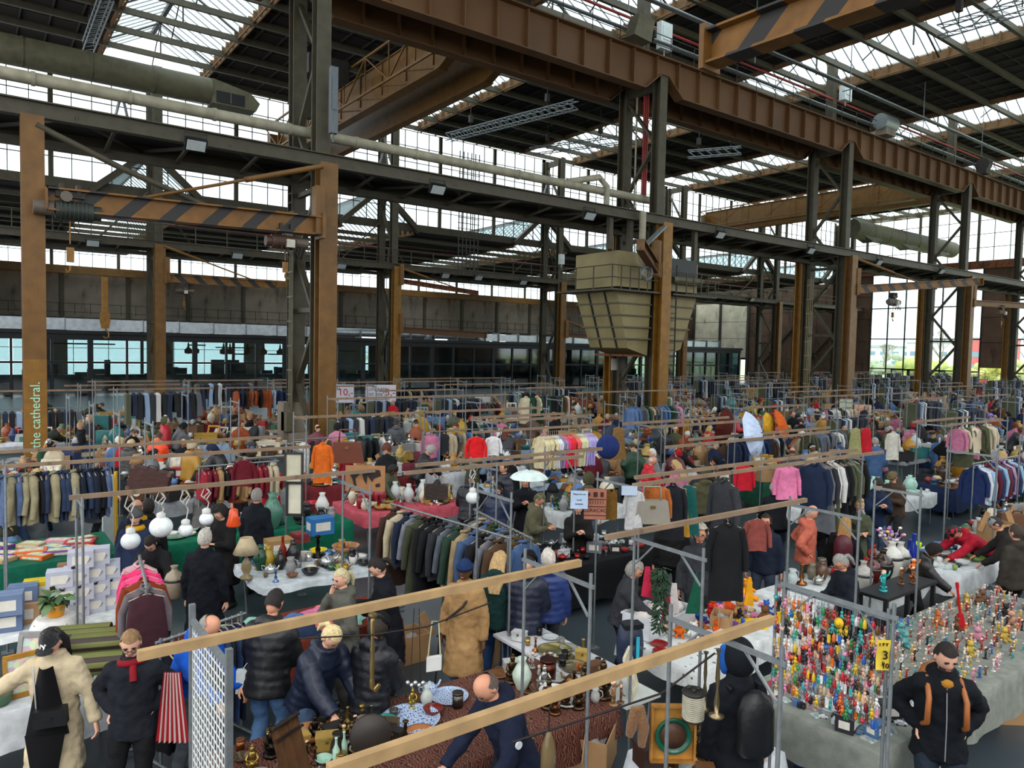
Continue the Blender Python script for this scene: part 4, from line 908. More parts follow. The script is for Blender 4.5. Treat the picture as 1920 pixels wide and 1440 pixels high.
    defg('picture_frame', ('picture_frame', MB().box((0, 0, .03), (.34, .03, .05)).box((0, .1, .43), (.34, .03, .05)).bar((-.155, 0, .03), (-.155, .1, .43), .04, .03, up=(0, 1, 0)).bar((.155, 0, .03), (.155, .1, .43), .04, .03, up=(0, 1, 0)), 'wd', None), ('picture', MB().add([(-.14, .0, .05), (.14, .0, .05), (.14, .1, .42), (-.14, .1, .42)], [(0, 1, 2, 3)]), 'paint', 'c8c0a8'))
    fg = MB().lathe([(.035, 0), (.038, .012), (.01, .014)], 8); fg.ell((0, 0, .16), (.022, .018, .024), 8, 6); loft(fg, [((0, 0, .05), .02, .014, X_, Vector((0, 1, 0))), ((0, 0, .09), .016, .012, X_, Vector((0, 1, 0))), ((0, 0, .13), .026, .015, X_, Vector((0, 1, 0))), ((0, 0, .14), .01, .01, X_, Vector((0, 1, 0)))], 8)
    fg.tube([(-.01, 0, .012), (-.01, 0, .06)], .009, 6).tube([(.012, 0, .012), (.01, 0, .06)], .009, 6).tube([(-.026, 0, .13), (-.045, -.01, .10), (-.03, -.03, .085)], .007, 5).tube([(.026, 0, .13), (.048, -.01, .15), (.05, -.02, .185)], .007, 5)
    defg('figurine', ('figurine', fg, 'cer', None), ('head_paint', MB().ell((0, .004, .167), (.025, .02, .02), 8, 5), 'pla', 'e0b89a'))
    st = MB().lathe([(.09, 0), (.095, .03), (.05, .04)], 10); st.ell((0, 0, .1), (.085, .06, .05), 10, 6).ell((0, .01, .19), (.05, .035, .075), 10, 6).ell((0, 0, .29), (.032, .034, .042), 8, 6).lathe([(.02, .32), (.018, .34), (0, .355)], 8).tube([(-.05, 0, .23), (-.075, -.02, .17), (-.03, -.06, .13)], .015, 6).tube([(.05, 0, .23), (.075, -.02, .17), (.03, -.06, .13)], .015, 6)
    defg('statuette', ('statuette', st, 'met', None))
    defg('mantel_clock', ('clock', MB().prism([(-.12, 0), (.12, 0), (.11, .16), (.05, .24), (-.05, .24), (-.11, .16)], -.04, .04, 'y'), 'wd', None), ('dial', MB().tube([(0, -.041, .13), (0, -.048, .13)], .06, 14), 'pla', 'e0dcc8'))
    defg('radio', ('radio', MB().box((0, 0, .09), (.3, .12, .18)).tube([(-.13, 0, .18), (-.13, 0, .23), (.13, 0, .23), (.13, 0, .18)], .008, 5), 'pla', None), ('speaker_grille', MB().tube([(-.07, -.061, .09), (-.07, -.066, .09)], .06, 12).box((.08, -.062, .12), (.1, .006, .04)), 'pla', '8a8880'))
    bk = MB().lathe([(.1, 0), (.13, .06), (.14, .13), (.13, .13), (.09, .02), (0, .01)], 14); bk.tube([(-.13, 0, .13), (-.11, 0, .25), (0, 0, .30), (.11, 0, .25), (.13, 0, .13)], .01, 6); defg('basket', ('basket', bk, 'wd', None))
    defg('handbag', ('handbag', MB().prism([(-.16, 0), (.16, 0), (.13, .2), (-.13, .2)], -.05, .05, 'y').tube([(-.08, 0, .19), (-.07, 0, .32), (.07, 0, .32), (.08, 0, .19)], .009, 6), 'puff', None), ('clasp', MB().box((0, -.054, .15), (.04, .01, .025)), 'met', 'c8b070'))
    sh = MB()
    for o in (-.06, .06): loft(sh, [((o, .12, .035), .03, .035, X_, Vector((0, 0, 1))), ((o, .05, .05), .035, .05, X_, Vector((0, 0, 1))), ((o, -.03, .035), .038, .033, X_, Vector((0, 0, 1))), ((o, -.13, .022), .03, .018, X_, Vector((0, 0, 1)))], 8)
    defg('pair_of_shoes', ('pair_of_shoes', sh, 'pla', None))
    rnd = random.Random(2)
    for q in range(3):
        def fn(u, v, q=q): return ((u-.5)*.42*(1+.06*sin(v*9+q)), (v-.5)*.34*(1+.08*sin(u*8+q)), .035+.05*noise.noise(Vector((u*2.6+q*7, v*2.6, q)))+.035*sin(pi*u)*sin(pi*v)-(.04 if u in (0, 1) or v in (0, 1) else 0))
        defg('folded_garment%d' % q, ('folded_garment', MB().grid(fn, 10, 10), 'fab', None))
    tb = MB().ell((0, 0, .09), (.07, .055, .08), 10, 7).ell((0, -.01, .2), (.055, .05, .05), 10, 7).ell((-.045, 0, .245), .02, 6, 5).ell((.045, 0, .245), .02, 6, 5).tube([(-.05, 0, .13), (-.11, -.03, .09)], .022, 6).tube([(.05, 0, .13), (.11, -.03, .09)], .022, 6).tube([(-.04, -.02, .04), (-.06, -.11, .03)], .027, 6).tube([(.04, -.02, .04), (.06, -.11, .03)], .027, 6)
    defg('soft_toy', ('soft_toy', tb, 'fab', None))
    defg('casket', ('casket', MB().box((0, 0, .06), (.22, .15, .12)).box((0, 0, .13), (.23, .16, .025)), 'wd', None), ('lock_plate', MB().box((0, -.078, .1), (.03, .006, .04)), 'met', 'b09850'))
    defg('tin', ('tin', MB().tube([(0, 0, 0), (0, 0, .13)], .055, 14).tube([(0, 0, .13), (0, 0, .15)], .058, 14), 'met', None))
    hs = MB().ell((0, 0, .17), (.12, .045, .05), 10, 7)
    for a, c in ((-.08, -.02), (-.08, .02), (.08, -.02), (.08, .02)): hs.tube([(a, c, .15), (a*1.05, c, .08), (a, c, 0)], [.02, .012, .014], 6)
    hs.tube([(.09, 0, .19), (.14, 0, .26), (.15, 0, .3)], [.035, .028, .025], 7).tube([(.14, 0, .3), (.20, 0, .27)], [.026, .016], 7).tube([(-.12, 0, .19), (-.17, 0, .16), (-.17, 0, .08)], [.012, .018, .006], 6); defg('horse_figure', ('horse_figure', hs, 'wd', None))
    defg('suitcase', ('suitcase', MB().box((0, 0, .18), (.55, .16, .36)).box((0, 0, .18), (.555, .02, .365)), 'puff', None), ('handle', MB().tube([(-.07, 0, .36), (-.06, 0, .4), (.06, 0, .4), (.07, 0, .36)], .011, 6), 'pla', '2a1c14'), ('corner_guard', MB().box((-.26, 0, .34), (.05, .165, .05)).box((.26, 0, .34), (.05, .165, .05)).box((-.26, 0, .02), (.05, .165, .05)).box((.26, 0, .02), (.05, .165, .05)), 'pla', '5a4030'))
    defg('serving_tray', ('serving_tray', L([(.17, .0), (.19, .015), (.2, .03), (.19, .025), (.16, .008), (0, .006)], 22), 'met', None))
    defg('drinking_glass', ('drinking_glass', L([(.03, 0), (.028, .004), (.006, .01), (.006, .06), (.035, .09), (.036, .14), (.033, .14), (.03, .09), (.0, .07)], 10), 'clear', None))
    defg('game_box', ('game_box', MB().box((0, 0, .03), (.38, .27, .06)), 'pla', None), ('cover_print', MB().box((0, .02, .0615), (.3, .16, .003)).box((0, -.137, .03), (.3, .003, .035)), 'paint', 'd8c8a0'))
    defg('toy_car', ('toy_car', MB().prism([(-.08, .015), (.08, .015), (.08, .035), (.045, .04), (.025, .06), (-.035, .06), (-.05, .04), (-.08, .038)], -.03, .03, 'y'), 'cer', None), ('wheels', MB().tube([(-.05, -.034, .015), (-.05, .034, .015)], .015, 8).tube([(.05, -.034, .015), (.05, .034, .015)], .015, 8), 'pla', '1c1c1c'))
    defg('camera', ('camera', MB().box((0, 0, .04), (.13, .05, .08)).box((0, 0, .09), (.05, .045, .025)).tube([(0, -.025, .04), (0, -.075, .04)], .03, 12), 'pla', None))
    defg('blister_pack', ('blister_pack', MB().box((0, 0, .006), (.13, .18, .01)), 'paint', None), ('clear_bubble', MB().ell((0, -.02, .015), (.045, .06, .022), 8, 5), 'clear', None))
    defg('hat', ('hat', L([(.15, 0), (.155, .008), (.09, .015), (.085, .08), (.05, .11), (0, .112)], 16), 'fab', None))
    for k, ps in list(G.items()):
        G[k] = []
        for nm, mb, m, c in ps:
            me = fixn(mb.mesh(nm)) if nm not in ('packed_wares', 'cover_print') else mb.mesh(nm); me.materials.append(MT[m]); G[k].append((nm, me, MT[m], c))
def paintmat():
    m = mat('printed_picture', None, .5, var=.1); N = m.node_tree.nodes; L = m.node_tree.links; bs = N['Principled BSDF']; src = bs.inputs['Base Color'].links[0].from_socket
    t = N.new('ShaderNodeTexCoord'); v = N.new('ShaderNodeTexVoronoi'); v.inputs['Scale'].default_value = 16; L.new(t.outputs['Object'], v.inputs['Vector'])
    h = N.new('ShaderNodeHueSaturation'); h.inputs['Saturation'].default_value = .75; h.inputs['Value'].default_value = .75; L.new(v.outputs['Color'], h.inputs['Color'])
    mm = N.new('ShaderNodeMix'); mm.data_type = 'RGBA'; mm.inputs['Factor'].default_value = .45; L.new(src, mm.inputs['A']); L.new(h.outputs[0], mm.inputs['B']); L.new(mm.outputs['Result'], bs.inputs['Base Color']); return m
MT['paint'] = paintmat(); build_goods()
NICE = {'floor_vase': 'tall vase', 'plate_stack': 'stack of plates', 'folded_garment0': 'rumpled garment', 'folded_garment1': 'crumpled garment', 'folded_garment2': 'folded garment', 'table_lamp': 'table lamp', 'picture_frame': 'framed picture', 'mantel_clock': 'mantel clock', 'soft_toy': 'soft toy', 'horse_figure': 'horse figure', 'serving_tray': 'round tray', 'drinking_glass': 'drinking glass', 'game_box': 'board game box', 'toy_car': 'toy car', 'blister_pack': 'clear toy pack', 'book_stack': 'stack of books', 'pair_of_shoes': 'pair of shoes'}
CATG = {'floor_vase': 'vase', 'plate_stack': 'plates', 'folded_garment0': 'garment', 'folded_garment1': 'garment', 'folded_garment2': 'garment', 'table_lamp': 'lamp', 'picture_frame': 'picture', 'mantel_clock': 'clock', 'soft_toy': 'toy', 'horse_figure': 'figure', 'serving_tray': 'tray', 'drinking_glass': 'glass', 'game_box': 'game', 'toy_car': 'toy', 'blister_pack': 'toy pack', 'book_stack': 'books', 'pair_of_shoes': 'shoes'}
def plur(n):
    return n if n.endswith('books') or n.endswith('plates') or n.endswith('shoes') else n+'es' if n.endswith(('s', 'x')) else n+'s'
BASEN = {'picture_frame': 'framed_picture', 'floor_vase': 'floor_vase', 'folded_garment0': 'folded_garment', 'folded_garment1': 'folded_garment', 'folded_garment2': 'folded_garment'}
def good(kind, loc, rz=0, col=None, label=None, group=None, s=1, full=True, rot=None):
    ps = G[kind]; o = bpy.data.objects.new(BASEN.get(kind, kind), ps[0][1]); COL.objects.link(o); o.location = loc; o.scale = (s, s, s)
    o.rotation_euler = rot if rot is not None else (0, 0, rz)
    own = kind in ('table_lamp', 'carton', 'blister_pack')
    o.color = C3(ps[0][3] if own and ps[0][3] else (col or ps[0][3] or '888888'))
    tag(o, label, CATG.get(kind, kind.replace('_', ' ')), group)
    if full:
        for nm, me, m, c in ps[1:]:
            q = bpy.data.objects.new(nm, me); COL.objects.link(q); q.parent = o; q.color = C3(col if own and col else c or col or '888888')
    return o
# ---- garments
GM = {}
def gmesh(ty, v=0):
    if (ty, v) in GM: return GM[ty, v]
    rnd = random.Random(v*13+len(ty)); Y = Vector((0, 1, 0)); b = MB(); n = 16
    L, w0, w1, th, sl, m = {'coat': (1.1, .23, .27, .085, .62, 'fab'), 'jacket': (.72, .23, .25, .09, .58, 'fab'), 'shirt': (.72, .22, .23, .045, .5, 'fab'), 'tee': (.66, .22, .23, .035, .2, 'fab'), 'dress': (1.15, .19, .32, .06, .0, 'fab'), 'sweater': (.62, .23, .22, .06, .5, 'fab'), 'trousers': (.95, .17, .15, .045, 0, 'fab'), 'skirt': (.75, .15, .25, .06, 0, 'fab'), 'puffer': (.74, .25, .26, .12, .6, 'puff')}[ty]
    K = 9; vs = []; n = 18
    for j in range(K+1):
        t = j/K; z = -.10-L*t-(.0); wy = w0+(w1-w0)*t; tx = th*(1+.25*t)
        if sl is not None and j == 0: wy, tx, z = .07, .05, -.06
        if j == 1 and ty not in ('trousers', 'skirt'): wy, z = w0, -.13
        for k in range(n):
            a = 2*pi*k/n; rp = 1+(.28*t)*sin(a*5+v*2+t*2)+(.1 if ty == 'puffer' and j % 2 else 0)
            vs.append((tx*sin(a)*rp+.02*sin(t*4+v), wy*cos(a), z+.015*sin(a*3+v)*t))
    b.add(vs, [(i*n+k, i*n+(k+1) % n, (i+1)*n+(k+1) % n, (i+1)*n+k) for i in range(K) for k in range(n)], 0, True)
    if sl:
        for s_ in (-1, 1): b.tube([(0, s_*(w0-.04), -.15), (.015, s_*(w0+.045), -.15-sl*.45), (-.02+.03*sin(v), s_*(w0+.035+.02*cos(v)), -.15-sl)], [.07*(th/.08)**.4, .055*(th/.08)**.3, .045], 8)
    if ty in ('coat', 'jacket', 'shirt', 'puffer'): b.tube([(-.05, -.05, -.05), (-.06, 0, -.09), (-.05, .05, -.05), (.03, .04, -.03), (.03, -.04, -.03), (-.05, -.05, -.05)], .022, 6)
    me = b.mesh('garment'); me.materials.append(MT[m]); GM[ty, v] = me; return me
hgm = MB().tube([(0, 0, 0), (.0, .02, .025), (0, 0, .05), (0, -.02, .03)], .005, 5).tube([(0, 0, 0), (0, 0, -.05)], .005, 5).tube([(0, -.2, -.12), (0, 0, -.05), (0, .2, -.12)], .009, 5).mesh('hanger'); hgm.materials.append(MT['pla'])
GN = {'tee': 't-shirt', 'puffer': 'padded jacket'}
def garment(ty, loc, rz, col, label, group=None, v=0, full=True, s=1, hcol='a09080'):
    o = bpy.data.objects.new('hanging_'+{'tee': 'shirt', 'puffer': 'jacket'}.get(ty, ty), gmesh(ty, v)); COL.objects.link(o); o.location = loc; o.rotation_euler = (0, 0, rz); o.color = C3(col); o.scale = (s, s, s)
    tag(o, label, 'trousers' if ty == 'trousers' else {'tee': 'shirt', 'puffer': 'jacket'}.get(ty, ty), group)
    if full: q = bpy.data.objects.new('hanger', hgm); COL.objects.link(q); q.parent = o; q.color = C3(hcol)
    return o
# ---- tables, cloths, frames
def table(x0, x1, y0, y1, z=.78, label=None, name='trestle_table', top='wd', tcol='b0a898', group=None):
    if label and len(label.split()) < 4: label += ' on thin steel legs'
    cx, cy, w_, d_ = (x0+x1)/2, (y0+y1)/2, x1-x0, y1-y0; r = E(name, (cx, cy, 0), label=label, cat='table', group=group)
    O('tabletop', MB().box((0, 0, z-.015), (w_, d_, .03)), MT[top], r, col=tcol)
    for sx_ in (-1, 1):
        for sy_ in (-1, 1): O('leg', MB().tube([(sx_*(w_/2-.08), sy_*(d_/2-.08), z-.03), (sx_*(w_/2-.14), sy_*(d_/2-.06), 0)], .014, 6), MT['galv'], r)
    O('rail', MB().box((0, -d_/2+.08, z-.06), (w_-.2, .03, .04)).box((0, d_/2-.08, z-.06), (w_-.2, .03, .04)), MT['galv'], r)
    return r
def cloth(x0, x1, y0, y1, z, col, drop, label, m='fab', drops=None, amp=.02, group=None):
    cx, cy, w_, d_ = (x0+x1)/2, (y0+y1)/2, x1-x0+.03, y1-y0+.03; b = MB(); n = 10; per = []
    for s_, L_ in (('a', w_), ('b', d_), ('c', w_), ('d', d_)):
        k = max(4, int(L_/.12))
        for i in range(k):
            t = i/k; per.append({'a': (-w_/2+w_*t, -d_/2, 0, -1), 'b': (w_/2, -d_/2+d_*t, 1, 0), 'c': (w_/2-w_*t, d_/2, 0, 1), 'd': (-w_/2, d_/2-d_*t, -1, 0)}[s_])
    N = len(per); vs = []; lv = (0, .02, .3, .65, 1)
    for l in lv:
        for i, (x, y, nx, ny) in enumerate(per):
            dp = drop*(1+.07*sin(i*.9)+.05*sin(i*.37)); o = .01+amp*l*(1+sin(i*1.25+cx))*1.2+.05*l*.4
            vs.append((x+nx*o*(l > 0), y+ny*o*(l > 0), -dp*l+.006))
    vs2 = list(vs); b.add(vs2, [(j*N+i, j*N+(i+1) % N, (j+1)*N+(i+1) % N, (j+1)*N+i) for j in range(len(lv)-1) for i in range(N)], 0, True)
    b.add([(x, y, .006) for x, y, _, _ in per], [tuple(range(N))], 0)
    return O('tablecloth', b, MT[m] if isinstance(m, str) else m, None, (cx, cy, z), col=col, label=label, cat='tablecloth', group=group)
def frame(x0, x1, y0, y1, h=2.42, label=None, group=None, xs=None, full=True):
    r = E('stall_frame', (x0, y0, 0), label=label, cat='stall frame', group=group); d_ = y1-y0
    for x in (xs or (0, x1-x0)):
        for y in (0, d_): O('pole', MB().tube([(x, y, 0), (x, y, h+.12)], .021, 6).box((x, y, .01), (.12, .12, .02)), MT['galv'], r)
        O('cross_bar', MB().box((x, d_/2, h), (.035, d_+.1, .045)), MT['galv'], r)
        O('corner_brace', MB().bar((x, .02, h-.26), (x, .24, h-.03), .025, .012).bar((x, d_-.02, h-.26), (x, d_-.24, h-.03), .025, .012), MT['galv'], r)
    return r
def beam(x0, x1, y, z, label, col='c3a478', h=.06, w_=.05, m='wood', group=None, dz=0):
    return O('timber_beam', MB().bar((-(x1-x0)/2, 0, -dz), ((x1-x0)/2, 0, dz), w_, h), MT[m], None, ((x0+x1)/2, y, z), label=label, cat='beam', group=group)
def ord_(i): return (['first', 'second', 'third', 'fourth', 'fifth', 'sixth', 'seventh', 'eighth', 'ninth', 'tenth', 'eleventh', 'twelfth', 'thirteenth', 'fourteenth', 'fifteenth', 'sixteenth', 'seventeenth', 'eighteenth', 'nineteenth', 'twentieth']+[t+'-'+u for t in ('twenty', 'thirty', 'forty') for u in ('first', 'second', 'third', 'fourth', 'fifth', 'sixth', 'seventh', 'eighth', 'ninth', 'tenth')])[i]
# ================================================================== the near stalls
def carpetmat(name, a, b_, c, sc_=7):
    m = mat(name, a, .9, var=.2, bump=.3, bscale=80); N = m.node_tree.nodes; L = m.node_tree.links; bs = N['Principled BSDF']; src = bs.inputs['Base Color'].links[0].from_socket
    t = N.new('ShaderNodeTexCoord'); v = N.new('ShaderNodeTexVoronoi'); v.inputs['Scale'].default_value = sc_; v.inputs['Randomness'].default_value = .35; L.new(t.outputs['Object'], v.inputs['Vector'])
    w_ = N.new('ShaderNodeTexWave'); w_.inputs['Scale'].default_value = sc_*.9; w_.inputs['Distortion'].default_value = 14; w_.inputs['Detail'].default_value = 3; L.new(t.outputs['Object'], w_.inputs['Vector'])
    r = N.new('ShaderNodeValToRGB'); e = r.color_ramp.elements; e[0].position = .2; e[0].color = C3(b_); e[1].position = .45; e[1].color = (0, 0, 0, 1)
    def mixin(fac, col, s0):
        mm = N.new('ShaderNodeMix'); mm.data_type = 'RGBA'; mm.inputs['B'].default_value = C3(col); L.new(fac, mm.inputs['Factor']); L.new(s0, mm.inputs['A']); return mm.outputs['Result']
    g = N.new('ShaderNodeMath'); g.operation = 'LESS_THAN'; g.inputs[1].default_value = .22; L.new(v.outputs['Distance'], g.inputs[0])
    g2 = N.new('ShaderNodeMath'); g2.operation = 'GREATER_THAN'; g2.inputs[1].default_value = .68; L.new(w_.outputs['Fac'], g2.inputs[0])
    o = mixin(g2.outputs[0], c, mixin(g.outputs[0], b_, src)); L.new(o, bs.inputs['Base Color']); return m
def checkmat(name, a, b_, sc_=9, m2=None):
    m = mat(name, a, .85, var=.15); N = m.node_tree.nodes; L = m.node_tree.links; bs = N['Principled BSDF']; src = bs.inputs['Base Color'].links[0].from_socket
    t = N.new('ShaderNodeTexCoord'); v = N.new('ShaderNodeTexChecker'); v.inputs['Scale'].default_value = sc_; v.inputs['Color1'].default_value = (1, 1, 1, 1); v.inputs['Color2'].default_value = (0, 0, 0, 1); L.new(t.outputs['Object'], v.inputs['Vector'])
    mm = N.new('ShaderNodeMix'); mm.data_type = 'RGBA'; mm.inputs['B'].default_value = C3(b_); L.new(v.outputs['Fac'], mm.inputs['Factor']); L.new(src, mm.inputs['A']); L.new(mm.outputs['Result'], bs.inputs['Base Color']); return m
MT['carpet'] = carpetmat('oriental_carpet', '4a1814', '1c1214', '6c4c38', 13); MT['plaid'] = checkmat('red_plaid', 'a81c30', '1c080c', 14); MT['delft'] = carpetmat('blue_and_white_glaze', 'c8d4e0', '2f4f8c', '5a78b0', 26)
MT['teddy'] = mat('teddy_fleece', None, .95, var=.2, vscale=30, bump=.8, bscale=70, sheen=.3); MT['camo'] = carpetmat('camouflage', '4c4a34', '25241a', '6c6848', 9); MT['blanket'] = stripes('striped_blanket', '6a7038', '2c1c14', 'Z', .09, .0, .45); MT['rstripe'] = stripes('red_white_stripe', '9c1c24', 'c8b8b4', 'Y', .05, .0, .35)
MT['sunny'] = carpetmat('sun_pattern_cloth', 'c8ccca', '5a6060', 'c8ccca', 9); MT['delft'].node_tree.nodes['Principled BSDF'].inputs['Roughness'].default_value = .15
# --- poles and beams
PORT = [(3.77, 2.4, 3.24), (3.77, 4.03, 4.85), (5.09, 2.4, 3.24), (5.09, 4.03, 4.85), (5.1, 6.85, 7.56), (3.88, 8.08, 8.89), (7.86, 4.13, 4.98), (.95, 9.0, 9.6), (7.0, 6.6, 7.4), (2.3, 6.9, 7.0), (9.9, 4.4, 5.0), (8.0, 9.0, 9.8), (6.2, 8.7, 9.4), (.35, 11.6, 12.3), (4.4, 11.7, 12.5), (12.4, 6.5, 7.3)]
PORT = [p for p in PORT if p[0] != 2.3]
for i, (x, y0, y1) in enumerate(PORT):
    lab = ['beside the horse figures', 'behind the small folding table', 'in front of the toy-hung wire panel', 'at the end of the white sun-patterned cloth', 'over the coat rail', 'over the ceramics table', 'by the red vases', 'by the hanging globe lamps', 'between the black cloth table and the aisle', 'by the vase table', 'near the blue hat', 'behind the coat rail', 'at the books stall', 'by the glassware table', 'by the pink blazer'][i]
    r = E('stall_frame', (x, y0, 0), label='galvanised pole frame '+lab, cat='stall frame')
    for y in (0, y1-y0): O('pole', MB().tube([(0, y, 0), (0, y, 2.5)], .0145, 7).box((0, y, .01), (.14, .14, .02)), MT['galv'], r)
    O('cross_bar', MB().box((0, (y1-y0)/2, 2.4), (.025, y1-y0+.06, .03)), MT['galv'], r)
    O('corner_brace', MB().bar((0, .02, 2.16), (0, .25, 2.39), .02, .012), MT['galv'], r); O('corner_brace', MB().bar((0, y1-y0-.02, 2.16), (0, y1-y0-.25, 2.39), .02, .012), MT['galv'], r)
for x0, x1, y, c, lab in ((1.15, 4.2, 2.755, 0, 'long pale pine beam lowest across the picture'), (.72, 3.98, 4.39, 0, 'pale pine beam resting on the wire grid panel post'), (.85, 4.5, 9.23, 1, 'brown beam carrying the hanging globe lamps'), (4.72, 8.0, 4.86, 1, 'dark beam above the grey haired man in glasses'),
        (4.75, 8.0, 8.82, 1, 'weathered beam above the map board'), (5.2, 8.9, 9.33, 1, 'second weathered beam above the map board'), (7.3, 13.1, 6.98, 1, 'long brown beam above the camouflage jacket'), (6.85, 13.25, 6.58, 1, 'long grey beam above the row of hung jackets'), (-.5, 4.6, 11.9, 1, 'long thin beam in front of the orange padded jacket'),
        (-.5, 4.55, 13.43, 1, 'higher thin beam before the lettered post'), (10.1, 15.5, 8.92, 1, 'beam passing the white cat umbrella'), (11.4, 16.5, 9.48, 1, 'upper beam behind the white cat umbrella'), (8.2, 12.1, 12.4, 1, 'beam over the pastel tops'), (4.5, 7.9, 7.2, 1, 'beam over the dark coats')):
    if y == 7.2: continue
    beam(x0, x1, y, 2.46, lab, m='wood' if not c else 'timber', h=.05 if c else .056, w_=.045)
def rope(pts, r_, label, m='dk'): return tag(O('washing_line', MB().tube(pts, r_, 5), MT[m]), label, 'line')
rope([at(560, 1197, 2.2), at(700, 1190, 2.2), at(800, 1175, 2.2), at(920, 1130, 2.2)], .006, 'thin black line strung below the middle pine beam')
rope([at(960, 1392, 1.7), at(1120, 1340, 1.75), at(1240, 1300, 1.8), at(1340, 1225, 1.9)], .008, 'black cord under the lowest pine beam carrying hooks')
# --- wire grid panel
p0, p1 = Vector((1.4, 6.12, 0)), Vector((1.4, 5.08, 0)); r = E('wire_grid_panel', (1.4, 5.6, 0), label='white wire grid display panel standing by the blue jacket', cat='panel')
b = MB()
for i in range(15): b.tube([(0, -.5+i*.0714, .55), (0, -.5+i*.0714, 1.95)], .006, 5)
for i in range(20): b.tube([(0, -.5, .55+i*.0737), (0, .5, .55+i*.0737)], .006, 5)
O('wire_grid', b, MT['pla'], r, col='c4c8c6', kind='stuff')
for y in (-.52, .52): O('pole', MB().box((0, y, 1.05), (.045, .045, 2.1)), MT['galv'], r)
O('top_bar', MB().box((0, 0, 1.97), (.04, 1.08, .04)), MT['galv'], r)
# --- tables
def T(x0, x1, y0, y1, lab, clab=None, col='ffffff', drop=.3, m='fab', z=.78, **k):
    table(x0, x1, y0, y1, z, lab, **k)
    if clab: cloth(x0, x1, y0, y1, z+.002, col, drop, clab, m)
T(1.55, 4.95, 4.88, 6.2, 'trestle table under the oriental carpet', 'dark red oriental carpet laid over the trestle table', '4a1814', .32, 'carpet')
T(5.02, 5.5, 4.82, 5.4, 'small white folding table with carved figures on it', top='pla', tcol='b8bcb8'); T(4.98, 5.6, 5.5, 7.0, 'narrow pale table with brass dishes on it', top='pla', tcol='c4c4c8')
T(6.2, 7.25, 4.95, 6.1, 'table under the sun-patterned cloth', 'white cloth printed with small suns', 'd0d0cc', .22, 'sunny'); T(7.35, 8.75, 5.1, 6.1, 'table of plush toys', 'white cloth under the plush toys', 'c8cccc', .25)
T(8.95, 12.1, 5.22, 6.2, 'table of large vases', 'white paper cloth under the row of vases', 'ccd0d0', .3); T(6.25, 12.0, 3.0, 4.45, 'long table of figurines and toy packs', 'long grey linen cloth under figurines and toy packs', '7c8078', .42)
T(4.5, 5.55, 3.5, 4.25, 'white table with the wooden horse', 'white cloth with the wooden horse figures', 'c4c8cc', .15); T(-1.2, 1.2, 7.95, 8.75, 'table behind the woman in the fleece coat', 'white cloth behind the woman in the fleece coat', 'c8ccd0', .4)
T(-1.2, 1.42, 10.0, 10.8, 'table of printed boxes', 'white plastic cover under the stacked printed boxes', 'd0d4d4', .08); T(-1.2, 1.85, 13.0, 14.6, 'board game table', 'bottle green cloth hanging from the board game table', '0c5a44', .62)
T(2.4, 5.9, 13.1, 14.0, 'table behind the globe lamps', 'bottle green cloth behind the globe lamps', '0c6248', .55); T(6.3, 8.75, 13.4, 14.9, 'glassware table', 'pink and red patterned cloth under the glassware', 'b8505c', .25)
T(3.25, 5.05, 10.1, 11.4, 'ceramics table with a metal frame', 'pale cloth under pots and ceramics', 'b8c0c4', .1); T(1.9, 4.3, 8.05, 9.0, 'clothing heap table', 'dark rust cloth under the heap of clothes', '6a2c1c', .4)
T(7.4, 9.55, 8.5, 9.8, 'camera and silverware table', 'black cloth under silverware and cameras', '121316', .6); T(7.9, 10.6, 18.6, 19.6, 'left maroon clothed table', 'faded maroon cloth on the left antiques table', '7c3842', .6); T(10.2, 13.2, 20.6, 21.8, 'rear maroon clothed table', 'faded maroon cloth on the rear antiques table', '743440', .6)
T(14.6, 19.5, 8.3, 9.6, 'long white glassware table at right', 'white cloth of the long glassware table at right', 'd0d4d4', .3); T(12.3, 14.4, 4.9, 6.0, 'table of cups beside the plaid shirt', 'white cloth beside the plaid shirt', 'c8ccce', .3); T(9.8, 11.6, 11.4, 12.4, 'white lamps and china table', 'white cloth under lamps and china', 'c4c8c8', .3)
r = E('display_stand', (10.15, 4.75, 0), label='small black shelf table with cartoon-like figures on top', cat='table')
O('top', MB().box((0, 0, 1.05), (1.4, .42, .04)), MT['pla'], r, col='1c1c1e')
for x in (-.66, .66):
    for y in (-.17, .17): O('leg', MB().box((x, y, .52), (.05, .05, 1.04)), MT['pla'], r, col='18181a')
